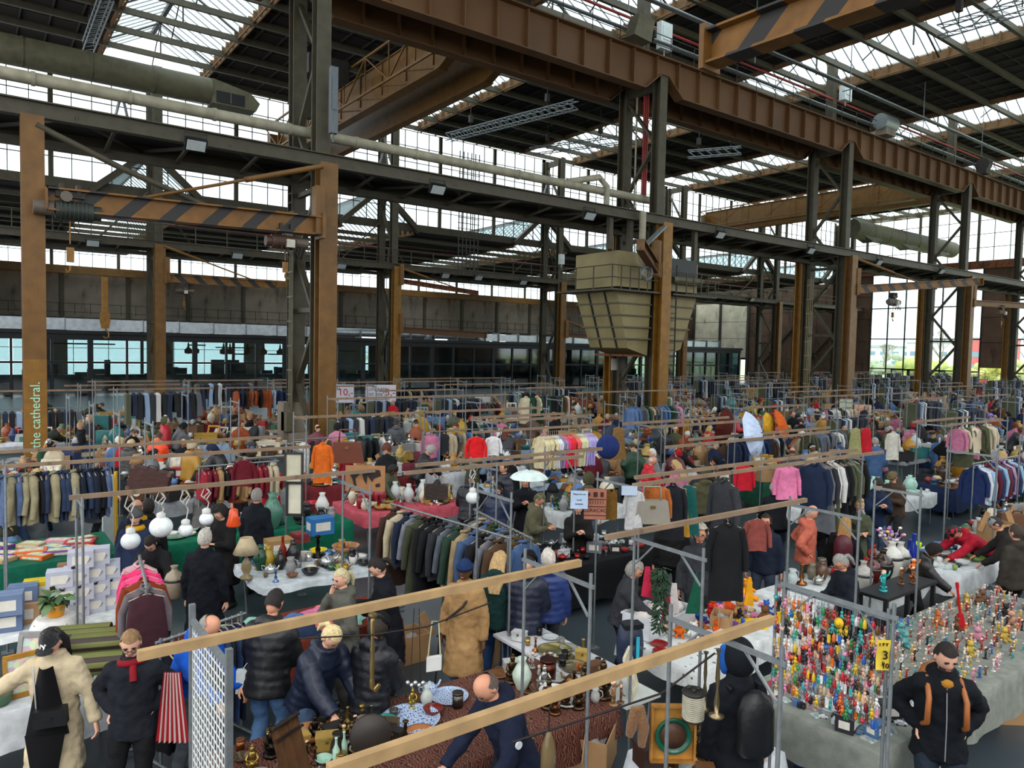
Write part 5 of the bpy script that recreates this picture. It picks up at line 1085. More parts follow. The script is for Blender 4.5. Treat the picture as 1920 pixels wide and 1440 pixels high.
# --- hero goods: kind, px, py (base on the table), table z, colour, scale, turn, label
HG = [('serving_tray', 770, 1352, .79, None, 1.35, 0, 'large blue and white delft dish on the carpet'), ('serving_tray', 842, 1308, .79, None, .95, 0, 'oval blue and white dish at the back of the carpet'), ('bowl', 722, 1362, .79, '2a7a72', .9, 0, 'small teal bowl on the carpet'), ('plate', 788, 1376, .79, 'a8693c', .9, 0, 'copper openwork plate on the carpet'),
 ('vase', 978, 1292, .79, 'b8c8b8', .95, 0, 'tall pale green chinese vase with dark scenes'), ('tin', 1027, 1275, .79, '4a2418', 1.5, 0, 'round dark red lidded box beside the chinese vase'), ('tin', 858, 1325, .79, '54504c', .95, 0, 'plain pewter mug on the carpet'), ('vase', 800, 1325, .79, 'b4bcb4', .6, 0, 'crackled white jar on the carpet'), ('teapot', 805, 1300, .79, 'a4b8cc', .9, 0, 'blue and white ginger jar at the carpet edge'), ('bowl', 812, 1338, .79, '6a241c', .8, 0, 'dark red bowl of shells on the carpet'),
 ('statuette', 773, 1326, .79, 'a89040', .55, 0, 'little brass seated statuette on the carpet'), ('bottle', 630, 1434, .79, 'a8c8b4', .8, 0, 'left mint green ceramic flask with a stopper'), ('bottle', 645, 1422, .79, 'a8c8b4', .8, 0, 'right mint green ceramic flask with a stopper'), ('bowl', 607, 1430, .79, '98c0ac', .6, 0, 'mint green cup beside the flasks'), ('bowl', 578, 1390, .79, '8a5a34', 1.3, 0, 'copper pan on a stand at the carpet end'), ('serving_tray', 625, 1362, .79, '4c5044', 1.0, 0, 'dark oval dish behind the bronze pieces'),
 ('statuette', 660, 1405, .79, '5c4a34', .7, 1, 'bronze oil lamp group on the carpet'), ('statuette', 640, 1388, .79, '3c3428', .6, 2, 'small dark bronze deity on the carpet'), ('jug', 680, 1385, .79, '6a6a64', .8, 0, 'pewter jug among the bronzes'), ('teapot', 618, 1395, .79, '8c5c38', .8, 1, 'copper kettle among the bronzes'), ('candlestick', 678, 1360, .79, 'b89a3c', .8, 0, 'brass cup on a stem beside the round mirror'), ('figurine', 665, 1425, .79, '8a7a60', 1.1, 0, 'carved pale figure among the bronzes'), ('cup', 738, 1345, .79, '3a3634', 1, 0, 'dark small mug on the carpet edge'),
 ('serving_tray', 1040, 1222, .79, 'a89a60', 1.0, 0, 'brass dish on the narrow pale table'), ('serving_tray', 1055, 1235, .79, '8a8668', .7, 0, 'small oval pewter plate on the narrow pale table'), ('serving_tray', 1078, 1252, .79, 'a09478', .8, 0, 'shell shaped metal dish on the narrow pale table'), ('bowl', 1037, 1310, .79, 'c0c0c0', 1.2, 0, 'shiny silver footed bowl on the carpet end'), ('bowl', 1012, 1300, .79, '5c4030', .9, 0, 'dark wooden bowl beside the silver bowl'), ('teapot', 1072, 1285, .79, '7a5838', .9, 2, 'brass and leather piece at the carpet end'), ('statuette', 1085, 1322, .79, '6a3c24', .7, 0, 'reddish wooden carving at the carpet corner'), ('statuette', 1060, 1325, .79, '4c3424', .6, 0, 'dark carved head at the carpet corner'),
 ('statuette', 1130, 1308, .78, '4a3a28', 1.1, 0, 'dark standing carved idol on the folding table'), ('figurine', 1150, 1322, .78, '8c6c4c', 1.3, 0, 'pale kneeling wooden figure on the folding table'), ('figurine', 1164, 1318, .78, '6c5038', 1.0, 1, 'dark wooden figure on the folding table'), ('picture_frame', 1190, 1300, .78, 'c8c0a0', .9, .6, 'white framed print lying on the folding table'), ('casket', 1115, 1262, .79, '5a3c28', .8, 0, 'small rounded wooden casket beyond the pole'),
 ('horse_figure', 1345, 1385, .79, '7a4a28', 1.35, .2, 'reddish carved wooden horse with bent head'), ('candlestick', 1330, 1415, .79, '9c7a3c', 1.3, 0, 'brass candlestick in front of the wooden horse'), ('casket', 1225, 1432, .79, '3c241c', 1.3, -.3, 'dark red lidded chest at the bottom edge'), ('serving_tray', 1282, 1428, .79, 'b09048', 1.0, 0, 'gilded openwork bowl at the bottom edge'), ('statuette', 1375, 1432, .79, '5a3a28', .6, 0, 'carved reddish figures at the table edge'), ('statuette', 1400, 1425, .79, '6a4a30', .5, 1, 'small amber animal figure at the table edge'),
 ('floor_vase', 1617, 1112, .8, '9a9890', .85, 0, 'grey ribbed round lidded pot, leftmost vase'), ('floor_vase', 1634, 1100, .8, '4a1814', .85, 0, 'black vase with red flowers'), ('floor_vase', 1653, 1095, .8, '2c1c14', .95, 0, 'glossy dark brown vase in the row'), ('floor_vase', 1670, 1085, .8, 'c0c0b8', 1.05, 0, 'tall pale grey vase holding flowers'), ('floor_vase', 1686, 1078, .8, 'b4b4ac', .95, 0, 'pale grey vase with leaf relief'), ('floor_vase', 1645, 1088, .8, '8c8c88', .8, 0, 'grey stoneware vase behind the black one'),
 ('bottle', 1703, 1075, .8, '14287a', 1.9, 0, 'tall cobalt blue glass bottle'), ('bottle', 1711, 1070, .8, '1a3490', 2.1, 0, 'tallest cobalt blue glass bottle'), ('cup', 1720, 1030, .8, 'a8e01c', 1.6, 0, 'lime green plastic cup beside the cobalt bottles'), ('bowl', 1600, 1048, .8, 'b01c20', 1.2, 0, 'bright red bowl on the vase table'), ('jug', 1540, 1078, .8, '5a5a4c', 1.1, 0, 'grey green pitcher on the vase table'), ('jug', 1522, 1085, .8, '706858', 1, 1, 'brown glazed pitcher on the vase table'), ('teapot', 1534, 1095, .8, 'b0b0a8', 1, 0, 'silver coffee pot on the vase table'), ('candlestick', 1503, 1095, .8, '8c5a34', 1.3, 0, 'copper candle holder at the left of the vase table'), ('vase', 1636, 1055, .8, '8c2420', .9, 0, 'ruby glass vase'), ('bowl', 1632, 1060, .8, 'b02c28', 1.2, 0, 'second red bowl, behind the vases'),
 ('serving_tray', 1235, 1208, .79, 'b02420', .55, 0, 'red round tin of biscuits, upper one'), ('serving_tray', 1240, 1222, .79, 'b02420', .5, 0, 'red round tin of biscuits, lower one'), ('crate', 1215, 1185, .79, 'c8ccd0', 1.1, .2, 'clear plastic tub of folded textiles on the sun cloth'), ('crate', 1260, 1175, .79, 'b8bcc0', 1, .2, 'second clear plastic tub beside the green cloth tree'), ('carton', 1352, 1180, .79, None, .8, .5, 'opened shoe box of plush animals'), ('soft_toy', 1335, 1150, .79, 'e0551c', .9, 0, 'orange plush fish toy'), ('soft_toy', 1350, 1142, .79, '2c5ca8', .8, 1, 'blue plush toy among orange ones'), ('soft_toy', 1365, 1148, .79, 'd8501c', .9, 2, 'orange red plush bird'), ('soft_toy', 1385, 1160, .79, '9c7850', 1.1, 0, 'tan plush dog with pink lined hood'), ('soft_toy', 1400, 1125, .79, 'e8901c', 1.2, 0, 'yellow orange plush bear at the back'), ('soft_toy', 1343, 1188, .79, 'e0601c', .7, 0, 'little orange plush at the cloth edge'),
 ('table_lamp', 462, 1085, .79, 'b8a888', 1.25, 0, 'brass table lamp with a square cream shade'), ('vase', 511, 990, .79, '4c7a68', 1.9, 0, 'green pierced ceramic lantern vase'), ('floor_vase', 327, 1122, .8, '9a8c78', .8, 0, 'beige vase painted with red flowers'), ('bowl', 648, 1038, .79, 'a0704c', 1.9, 0, 'big terracotta mortar bowl with utensils'), ('bowl', 597, 1040, .79, 'd8c020', 1.2, 0, 'bright yellow pan among the ceramics'), ('bottle', 530, 1060, .79, '7a2014', 1.6, 0, 'tall dark red bottle among the ceramics'), ('cup', 547, 1050, .79, 'd0d0cc', 2, 0, 'large white planter cup on the ceramics table'), ('cup', 566, 1052, .79, 'a09c94', 1.6, 0, 'grey pot beside the white planter'), ('vase', 488, 1068, .79, '1c4a34', 1.1, 0, 'dark green glass vase on the ceramics table'), ('vase', 502, 1066, .79, 'a88c2c', 1, 0, 'amber glass vase beside the green one'), ('drinking_glass', 515, 1062, .79, 'b0a050', 1.6, 0, 'yellow glass goblet among the ceramics'), ('teapot', 613, 1062, .79, 'b4b4b4', 1.4, 0, 'grey kettle in front of the mortar'), ('plate_stack', 672, 1050, .79, 'd0d0cc', 1.2, 0, 'stack of white soup plates'), ('cup', 662, 1058, .79, 'c8c8c4', 1.6, 1, 'white mug at the table end'), ('bowl', 640, 1070, .79, '8c9a4c', 1.0, 0, 'green plate bowl at the ceramics table edge'), ('book_stack', 560, 1015, .79, '7c2c2c', 1.4, .2, 'stack of dark red bound books'), ('box', 600, 1000, .79, '2c6ca8', 1.5, 0, 'bright blue cutlery case standing open'), ('box', 522, 1042, .79, '9c7c50', 1.4, 0, 'brown cardboard box behind the ceramics'), ('candlestick', 596, 1045, .79, '1c1c1c', 1.5, 0, 'black candlestick by the yellow pan'), ('vase', 604, 965, .79, 'd0d0cc', 1.3, 0, 'white milk glass lamp vase'), ('bowl', 583, 950, .79, 'a82030', 1.4, 0, 'crimson basin by the framed portrait'),
 ('soft_toy', 103, 1100, 1.05, '1c2440', .9, 0, 'navy and white doll behind the plant'), ('mantel_clock', 255, 938, 1.0, '5c3a28', 1.2, 0, 'brown cuckoo clock case')]
for kd, px, py, z, c, s, rz, lab in HG:
    p = at(px, py, z); o = good(kd, p, rz, c, lab, None, s)
    if 'blue and white' in lab: o.data = o.data.copy(); o.data.materials.clear(); o.data.materials.append(MT['delft'])
# mixed small wares on the long grey table etc. (each its own thing)
def scatter(kinds, x0, x1, y0, y1, z, n, where, group, cols, s=(.8, 1.2), seed=0, full=True, jit=1):
    rnd = random.Random(seed); seen = {}
    nx = max(1, int(sqrt(n*(x1-x0)/(y1-y0)))); ny = max(1, n//nx)
    for i in range(nx):
        for j in range(ny):
            k = rnd.choice(kinds); cn = rnd.choice(list(cols)); x = x0+(x1-x0)*(i+.5+rnd.uniform(-.3, .3)*jit)/nx; y = y0+(y1-y0)*(j+.5+rnd.uniform(-.3, .3)*jit)/ny
            nm = NICE.get(k, k.replace('_', ' '))
            good(k, (x, y, z), rnd.uniform(-.7, .7)-.4, cols[cn], '%s %s %s, %s column, %s row' % (cn, nm, where, ord_(i), ord_(j)), group.replace('%ss', plur(nm)).replace('%s', plur(nm)) if '%s' in group else group, rnd.uniform(*s), full)
BR = {'red': 'b0202a', 'yellow': 'd8b020', 'blue': '2458a8', 'green': '2c8a48', 'orange': 'd86820', 'pink': 'd878a0', 'white': 'd0d0cc', 'black': '1c1c20', 'brown': '6a4428', 'turquoise': '30a0a0', 'purple': '6a4088', 'beige': 'b8a078'}
CH = {'white': 'd4d4d0', 'cream': 'c8c0a8', 'blue': '5a78a8', 'brown': '6a4a34', 'green': '4a6a50', 'black': '222224', 'amber': 'a87828', 'grey': '8c8c8c'}
MTL = {'brass': 'a88c48', 'pewter': '84847c', 'copper': '9c6038', 'silver': 'b8bcbc', 'black': '2c2c2c'}
CL = {'black': '17181b', 'navy': '1c2840', 'grey': '5c6064', 'brown': '4c3828', 'beige': 'a8987c', 'olive': '4a4e38', 'white': 'c8c8c4', 'denim blue': '48648c', 'burgundy': '5c1c28', 'red': 'a81c28', 'charcoal': '2c2e32', 'mustard': 'a87c28', 'pale blue': '8ca4c0', 'pink': 'b8708c', 'dark green': '20402c', 'rust': '8a4424', 'charcoal brown': '342a24', 'cream': 'c0b498'}
BR2 = {'red': '9c3434', 'yellow': 'b89c48', 'blue': '44608c', 'skin toned': 'b88c74', 'pale': 'c4b8ac', 'dark': '2c2a2c', 'brown': '6a4c38', 'pink': 'b88090', 'white': 'c8c8c4', 'orange': 'b8683c', 'grey': '7c7c80', 'turquoise': '5c9494'}
scatter(['figurine']*11+['soft_toy'], 7.6, 11.9, 3.1, 4.35, .785, 285, 'on the long grey cloth', '%ss on the long grey cloth', BR2, (.5, .8), 1)
scatter(['blister_pack', 'blister_pack', 'toy_car', 'box', 'camera'], 6.35, 7.6, 3.1, 4.2, .785, 110, 'on the grey cloth end', '%s at the near end of the grey cloth', {'silver': '9ca0a8', 'grey': '6c7074', 'blue': '4c6c94', 'white': 'c8ccd0', 'red': '8c3038', 'black': '242428'}, (.45, .8), 2)
scatter(['figurine'], 9.6, 10.8, 4.62, 4.9, 1.07, 8, 'on the small black shelf table', 'figurines on the black shelf table', BR, (1.2, 1.6), 3)
scatter(['game_box'], -1.0, 1.7, 13.1, 14.4, .79, 26, 'on the green clothed board game table', 'board games on the green cloth', BR, (.9, 1.15), 4)
scatter(['vase', 'bowl', 'jug', 'candlestick', 'plate', 'bottle', 'basket'], 2.6, 5.8, 13.25, 13.95, .79, 26, 'behind the globe lamps', '%ss on the green cloth behind the globe lamps', CH, (.8, 1.3), 5)
scatter(['vase', 'drinking_glass', 'bowl', 'jug', 'drinking_glass', 'candlestick'], 6.4, 8.65, 13.5, 14.8, .79, 60, 'on the pink and red cloth', '%ss on the pink and red cloth', {'silver': 'b8bcbc', 'clear grey': 'a8b0b0', 'cream': 'c8c0a8', 'brass': 'a88c48', 'ruby': '8c2430'}, (.9, 1.5), 6)
scatter(['cup', 'bowl', 'plate_stack', 'jug', 'tin', 'candlestick', 'teapot', 'vase'], 3.35, 4.95, 10.2, 11.3, .79, 30, 'among the pots on the ceramics table', '%ss on the ceramics table', CH, (.7, 1.2), 7)
scatter(['folded_garment0', 'folded_garment1', 'folded_garment2'], 2.0, 4.2, 8.15, 8.9, .785, 18, 'in the heap behind the pony tailed man', 'rumpled clothes on the rust cloth', {'denim blue': '4a6a9c', 'pink': 'c86c94', 'white': 'c8c8c8', 'black': '1c1c20', 'coral': 'd06c6c', 'navy': '20304c', 'mint': '8cc0b0'}, (.9, 1.2), 8)
scatter(['camera', 'tin', 'box', 'plate_stack', 'teapot', 'drinking_glass', 'bowl'], 7.5, 9.4, 8.6, 9.7, .79, 50, 'on the black cloth', '%ss on the black cloth', {'silver': 'b0b4b8', 'black': '26262a', 'white': 'c8ccd0', 'red': '9c3030', 'grey': '70747a'}, (.6, .95), 9)
scatter(['bowl', 'vase', 'drinking_glass', 'plate_stack', 'cup', 'jug'], 9.2, 12.0, 5.85, 6.15, .8, 16, 'at the back of the vase table', '%ss at the back of the vase table', {'red': 'a82828', 'white': 'c8c8c4', 'clear': 'b0b8b8', 'brown': '5c4030'}, (.8, 1.2), 10)
scatter(['cup', 'bowl', 'teapot', 'drinking_glass', 'plate_stack'], 12.4, 14.3, 5.0, 5.9, .79, 40, 'beside the plaid shirt', '%ss beside the plaid shirt', {'silver': 'b8bcbc', 'white': 'd0d0cc', 'blue': '3c5c98', 'black': '26262a', 'green': '7a9c4c'}, (.8, 1.1), 11)
scatter(['drinking_glass', 'bowl', 'cup', 'vase', 'plate_stack', 'tin'], 14.7, 19.4, 8.4, 9.5, .79, 100, 'on the long glassware table at right', '%ss on the long glassware table', {'clear': 'b8c4c4', 'white': 'd0d4d0', 'mint': 'a0c8b8', 'red': '9c3c3c', 'grey': '9ca0a0'}, (.8, 1.3), 12)
scatter(['bowl', 'plate', 'hat', 'tin', 'basket', 'candlestick', 'casket', 'picture_frame'], -1.0, 1.1, 8.05, 8.65, .79, 22, 'behind the fleece coat', '%ss behind the fleece coat', CH, (.8, 1.1), 13)
scatter(['candlestick', 'casket', 'mantel_clock', 'statuette', 'bowl', 'radio', 'vase'], 8.0, 10.5, 18.7, 19.5, .79, 40, 'on the left maroon cloth', '%ss on the left maroon cloth', {'brass': 'a88c48', 'dark brown': '4c3424', 'white': 'c8c8c0', 'grey': '707070'}, (1, 1.5), 14, False)
scatter(['candlestick', 'casket', 'mantel_clock', 'statuette', 'bowl', 'radio', 'vase'], 10.3, 13.1, 20.7, 21.7, .79, 40, 'on the rear maroon cloth', '%ss on the rear maroon cloth', {'brass': 'a88c48', 'dark brown': '4c3424', 'white': 'c8c8c0', 'grey': '707070'}, (1, 1.5), 15, False)
scatter(['table_lamp', 'teapot', 'vase', 'bowl', 'cup', 'candlestick', 'floor_vase'], 9.9, 11.5, 11.5, 12.3, .79, 34, 'on the lamps and china table', '%ss on the lamps and china table', CH, (.8, 1.2), 16)
scatter(['statuette', 'bowl', 'teapot', 'candlestick', 'jug', 'tin', 'figurine', 'casket'], 1.7, 3.0, 5.3, 6.15, .79, 40, 'at the left end of the carpet', '%ss at the left end of the carpet', {'bronze': '4c3c28', 'brass': '9c8040', 'dark': '26221e', 'copper': '84502c', 'pewter': '70706a'}, (.55, .9), 31)
scatter(['statuette', 'bowl', 'candlestick', 'plate', 'figurine', 'casket', 'jug'], 4.3, 4.9, 5.0, 6.1, .79, 22, 'at the right end of the carpet', '%ss at the right end of the carpet', {'bronze': '4c3c28', 'wooden': '6a4428', 'silver': 'a8a8a4', 'dark': '2c2420'}, (.6, .95), 32)
scatter(['statuette', 'candlestick', 'bowl', 'figurine', 'casket', 'tin'], 4.6, 5.5, 3.55, 4.2, .79, 26, 'around the wooden horse', '%ss around the wooden horse', {'amber': '8a6434', 'wooden': '6a4428', 'brass': '9c8040', 'dark': '2c2420', 'silver': '9c9c98'}, (.45, .8), 33)
scatter(['soft_toy', 'folded_garment1', 'toy_car', 'soft_toy'], 6.7, 8.6, 5.3, 6.0, .79, 36, 'on the white toy table', '%ss on the white toy table', BR, (.5, .9), 34)
scatter(['plate', 'candlestick', 'tin', 'casket', 'camera'], 5.02, 5.55, 5.6, 6.9, .79, 16, 'on the narrow pale table', '%ss on the narrow pale table', MTL, (.5, .8), 35)
# printed boxes stack
for i, (px, py, w_) in enumerate(((115, 1165, 0), (146, 1158, 0), (177, 1150, 0), (205, 1144, 0))):
    p = at(px, py, .79)
    for j in range(4):
        if (i == 0 and j > 2) or (i == 3 and j > 2): continue
        o = good('box', p+Vector((.05*(j % 2), .12, .2*j)), -.15, 'b4b6c4', 'pale printed carton, %s from the left and %s from the bottom of the stack' % (nth[i], nth[j]), 'printed cartons by the potted plant')
        O('drawing_print', MB().prism([(-.09, -.05), (-.03, -.02), (-.05, .04), (-.10, .03)], -.107, -.105, 'y').prism([(.0, -.04), (.05, -.04), (.06, 0), (.03, -.02), (.0, 0)], -.107, -.105, 'y').bar((.07, -.106, .06), (.11, -.106, .12), .008, .004), MT['dk'], o)
for i, (px, py, c, s, lab) in enumerate(((12, 1180, '5a6c8c', 1.2, 'lower blue grey printed box at the far left'), (12, 1150, '6a7c9c', 1.2, 'upper blue grey printed box at the far left'), (45, 1165, 'b89068', 1.2, 'tan and blue printed box'), (44, 1130, '5c7090', 1.1, 'pale blue topped box on the tan box'), (72, 1120, 'c8b020', 1.1, 'yellow printed box behind the plant leaves'), (126, 1078, '8a6848', .8, 'plain brown carton standing on end'))):
    p = at(px, py, .79 if i in (0, 2) else 1.0); good('box', p, -.15, c, lab, None, s)
# potted plant on a chair
p = at(105, 1160, .95); r = E('chair', (p.x, p.y, 0), -.4, label='wooden chair draped with white lace holding the plant', cat='chair')
O('seat', MB().box((0, 0, .92), (.34, .34, .04)), MT['wd'], r, col='a07038'); O('lace_cloth', MB().lathe([(.20, .98), (.24, .93), (.29, .8), (.31, .72)], 20), MT['fab'], r, col='d0d0cc')
for x in (-.15, .15):
    for y in (-.15, .15): O('leg', MB().box((x, y, .45), (.035, .035, .9)), MT['wd'], r, col='a07038')
r = E('potted_plant', (p.x, p.y, .985), label='leafy plant in a yellow pot on white lace', cat='plant')
O('pot', MB().lathe([(.075, 0), (.11, .13), (.12, .14), (.1, .14), (.09, .12), (0, .11)], 14), MT['cer'], r, col='d89018'); rnd = random.Random(4)
lf = MB().add([(0, 0, 0), (.035, .05, .01), (.03, .1, 0), (0, .14, -.02), (-.03, .1, 0), (-.035, .05, .01), (0, .06, .02)], [(0, 1, 6), (1, 2, 6), (2, 3, 6), (3, 4, 6), (4, 5, 6), (5, 0, 6)], 0, True).mesh('leaf'); lf.materials.append(MT['leaf'])
for i in range(46): O('leaf', lf, MT['leaf'], r, (rnd.uniform(-.08, .08), rnd.uniform(-.08, .08), .14+rnd.uniform(0, .09)), rot=(rnd.uniform(-.9, .7), rnd.uniform(-.4, .4), rnd.uniform(0, 6.3)), col=rnd.choice(['3c5c34', '4c6c40', '5c7c4c', '34502c']), sc_=rnd.uniform(.8, 1.4))
# globe lamps
for px, py, d_, lab, c in ((302, 988, .21, 'largest white glass globe lamp hanging on a white cord', 'dfe6e6'), (348, 994, .135, 'small white globe lamp, right of the largest', 'dfe6e6'), (387, 973, .135, 'small white globe lamp beside the dark curly hair', 'dfe6e6'), (245, 1014, .17, 'low white globe lamp behind the pink rail', 'd0d8da'), (886, 933, .16, 'frosted globe lamp hanging among the coats', 'd8dedc')):
    d_ *= .62; p = atY(px, py, 9.23 if px < 500 else 8.82); r = E('globe_lamp', p, label=lab, cat='lamp'); O('glass_globe', MB().ell((0, 0, 0), (d_, d_, d_*.94), 20, 14), MT['cer'], r, col=c)
    O('lamp_cap', MB().lathe([(.05, d_*.9), (.05, d_*.9+.04), (.02, d_*.9+.06)], 10), MT['pla'], r, col='c8c8c4'); h_ = 2.44-p.z
    O('cord', MB().tube([(0, 0, d_), (.03, 0, h_*.5), (-.03, 0, h_*.7), (.04, 0, h_*.85), (0, 0, h_)], .008, 5).tube([(.02, 0, h_*.55), (-.06, 0, h_*.75), (-.02, 0, h_), (.05, 0, h_*.8), (0, 0, h_*.6)], .008, 5), MT['pla'], r, col='c0bcb0')
p = atY(438, 968, 9.23); r = E('pendant_lamp', p, label='orange red pear shaped pendant lamp', cat='lamp'); O('shade', MB().lathe([(.02, .1), (.05, .08), (.06, 0), (.09, -.1), (.08, -.12)], 14), MT['cer'], r, col='d04a1c'); O('cord', MB().tube([(0, 0, .1), (0, 0, 2.44-p.z)], .006, 5), MT['dk'], r)
# hanging things under the lowest beams
def hang(name, px, py, Y, fn, label, cat, **k):
    p = atY(px, py, Y); r = E(name, p, k.get('rz', -.63), label=label, cat=cat); fn(r); s = {'framed_dish': .74, 'rope_lantern': .68, 'candle_stand': .75}.get(name, 1); r.scale = (s, s, s); return r
def f(r):
    O('wooden_back', MB().box((0, .03, 0), (.46, .03, .58)), MT['wd'], r, col='b07c34'); O('frame_edge', MB().box((-.23, .0, 0), (.025, .07, .6)).box((.23, 0, 0), (.025, .07, .6)).box((0, 0, .3), (.48, .07, .025)).box((0, 0, -.3), (.48, .07, .025)), MT['wd'], r, col='9a6a2c')
    t = MB().lathe([(.0, .0), (.09, .01), (.15, .012), (.17, .035), (.19, .045), (.2, .03), (.19, .0)], 24); t.v = [(x, -z, y-.02) for x, y, z in t.v]; O('enamel_rim', t, MT['cer'], r, col='14503c')
    t = MB().lathe([(0, .02), (.14, .022), (.14, .01)], 22); t.v = [(x, -z, y-.02) for x, y, z in t.v]; O('enamel_centre', t, MT['delft'] if False else MT['wd'], r, col='4a3020')
hang('framed_dish', 1262, 1375, 3.75, f, 'green enamel dish on a yellow wooden board', 'dish')
def f(r):
    for i in range(12): O('rope_coil', MB().lathe([(.11, -.011), (.125, -.006), (.127, .006), (.11, .011)], 18, (0, 0, -.14+i*.023)), MT['fab'], r, col='b0ac98')
    O('lid', MB().lathe([(.135, .14), (.14, .155), (.12, .175), (.05, .185), (0, .19)], 18).ell((.05, .0, .19), .03, 8, 5).ell((-.05, .03, .19), .03, 8, 5).ell((-.01, -.05, .19), .03, 8, 5), MT['pla'], r, col='1a1816'); O('base_ring', MB().lathe([(.125, -.17), (.13, -.15), (.12, -.145)], 16), MT['pla'], r, col='1a1816')
hang('rope_lantern', 1300, 1322, 3.6, f, 'cream rope coiled lantern with a black lid', 'lantern')
def f(r): O('fur_piece', MB().tube([(-.04, 0, -.12), (-.02, 0, -.04), (.0, 0, .1), (.04, 0, .11), (.07, 0, -.05), (.06, 0, -.2)], [.03, .045, .035, .035, .05, .03], 9), MT['teddy'], r, col='7a5430')
hang('fur_stole', 1190, 1352, 3.9, f, 'brown fur stole hanging over the cord', 'fur')
def f(r): O('brass_body', MB().lathe([(.012, .3), (.02, .28), (.012, .1), (.022, .05), (.014, 0), (.022, -.08), (.018, -.2)], 10).tube([(0, 0, -.2), (.0, 0, -.26), (.03, 0, -.29), (.06, 0, -.24)], [.02, .028, .03, .015], 8).lathe([(.035, .34), (.04, .32), (.012, .3)], 10), MT['met'], r, col='a08858')
hang('brass_horn', 698, 1228, 5.3, f, 'old brass horn hanging from the black line', 'horn')
def f(r): O('bag_body', MB().prism([(-.06, -.08), (.06, -.06), (.06, .05), (-.06, .03)], -.025, .025, 'y'), MT['pla'], r, col='c8c8c4'); O('strap', MB().tube([(-.05, 0, .04), (-.02, 0, .33), (.03, 0, .33), (.05, 0, .05)], .006, 5), MT['pla'], r, col='b0ac90')
hang('small_bag', 814, 1240, 5.0, f, 'small white handbag dangling on a long strap', 'bag')
def f(r):
    for i in range(5): O('bell', MB().ell((-.06+i*.03, 0, -.02*(i % 2)), .018, 8, 6), MT['met'], r, col='c8ccd0')
    O('cord', MB().tube([(-.04, 0, 0), (-.02, 0, .6)], .003, 4).tube([(.04, 0, 0), (.02, 0, .6)], .003, 4), MT['dk'], r)
hang('bell_string', 779, 1280, 5.0, f, 'string of small silver bells over the dark floor', 'bells')
def f(r): O('glass_body', MB().lathe([(.01, .14), (.02, .12), (.045, .05), (.05, -.12), (.03, -.17), (0, -.18)], 8), MT['cer'], r, col='6a5a3c'); O('hook', MB().tube([(0, 0, .14), (0, 0, .3), (.02, 0, .33)], .005, 5), MT['dk'], r)
hang('lantern', 1028, 1412, 3.5, f, 'small pointed brown glass lantern at the bottom edge', 'lantern')
def f(r): O('disc', MB().lathe([(.0, .02), (.16, .02), (.17, 0), (.0, 0)], 18), MT['pla'], r, col='2a2420', rot=(radians(80), 0, .3)); O('stem', MB().tube([(0, 0, -.15), (.02, 0, -.4)], [.03, .04], 8).lathe([(.09, -.42), (.05, -.4)], 12), MT['pla'], r, col='2a2420')
hang('round_mirror', 695, 1378, 5.3, f, 'dark round mirror seen from its back on a stem', 'mirror')
def f(r): O('textile', MB().grid(lambda u, v: ((u-.5)*.3, -.12*abs(v-.5)*2-.01*sin(u*9), .26-.5*abs(v-.5)*2), 8, 12), MT['rstripe'], r)
hang('striped_scarf', 322, 1320, 6.7, lambda r: O('pleated_cloth', MB().grid(lambda u, v: ((u-.5)*(.14+.14*v), .025*sin(u*40), .28-.62*v), 26, 5), MT['rstripe'], r), 'red and white striped skirt on a clip hanger', 'skirt')
def f(r): O('bag_side', MB().grid(lambda u, v: ((u-.5)*.26, -.14*abs(v-.5)*2+.01*sin(u*20), .2-.4*abs(v-.5)*2), 10, 10), MT['fab'], r, col='6a4a30'); O('stitch_band', MB().box((0, -.01, .19), (.25, .03, .015)).box((0, -.05, .12), (.25, .02, .012)), MT['pla'], r, col='1c1410')
hang('woven_bag', 532, 1405, 4.6, f, 'brown woven textile draped on a bar at the bottom', 'textile', rz=.5)
hang('candle_stand', 1345, 1290, 3.4, lambda r: O('brass_stem', MB().lathe([(.07, -.3), (.08, -.28), (.02, -.26), (.03, -.15), (.012, 0), (.025, .1), (.012, .35), (.03, .4)], 10), MT['met'], r, col='8c7c5c'), 'tall thin brass candle stand beside the hooded raincoat', 'candle stand')
hang('candle_stand', 1322, 1280, 3.6, lambda r: O('brass_stem', MB().lathe([(.05, -.3), (.06, -.28), (.02, -.26), (.025, -.1), (.012, 0), (.02, .1), (.012, .3), (.03, .33)], 10), MT['met'], r, col='84785c'), 'shorter brass candle stand beside the rope lantern', 'candle stand')
# blue backpack on the sun cloth table end
r = E('backpack', at(1180, 1240, .78), -.35, label='navy backpack with turquoise straps standing by the sun cloth', cat='backpack'); 
bk = MB(); loft(bk, [((0, 0, .0), .15, .1, X_, Vector((0, 1, 0))), ((0, 0, .2), .16, .12, X_, Vector((0, 1, 0))), ((0, 0, .38), .14, .1, X_, Vector((0, 1, 0))), ((0, .02, .44), .1, .06, X_, Vector((0, 1, 0)))], 12)
O('pack_body', bk, MT['puff'], r, col='1c2840'); O('front_pocket', MB().ell((0, -.09, .13), (.12, .06, .11), 12, 8), MT['puff'], r, col='1a2c44'); O('turquoise_strap', MB().box((.02, -.155, .2), (.035, .012, .26)).tube([(-.1, -.12, .08), (0, -.16, .05), (.1, -.12, .08)], .01, 5), MT['pla'], r, col='38b0c8'); O('swoosh_mark', MB().prism([(.03, .05), (.06, .035), (.12, .07), (.06, .05), (.04, .07)], -.153, -.149, 'y'), MT['pla'], r, col='c8e0e8'); O('top_flap', MB().box((0, -.03, .42), (.22, .15, .05)), MT['puff'], r, col='14161c')
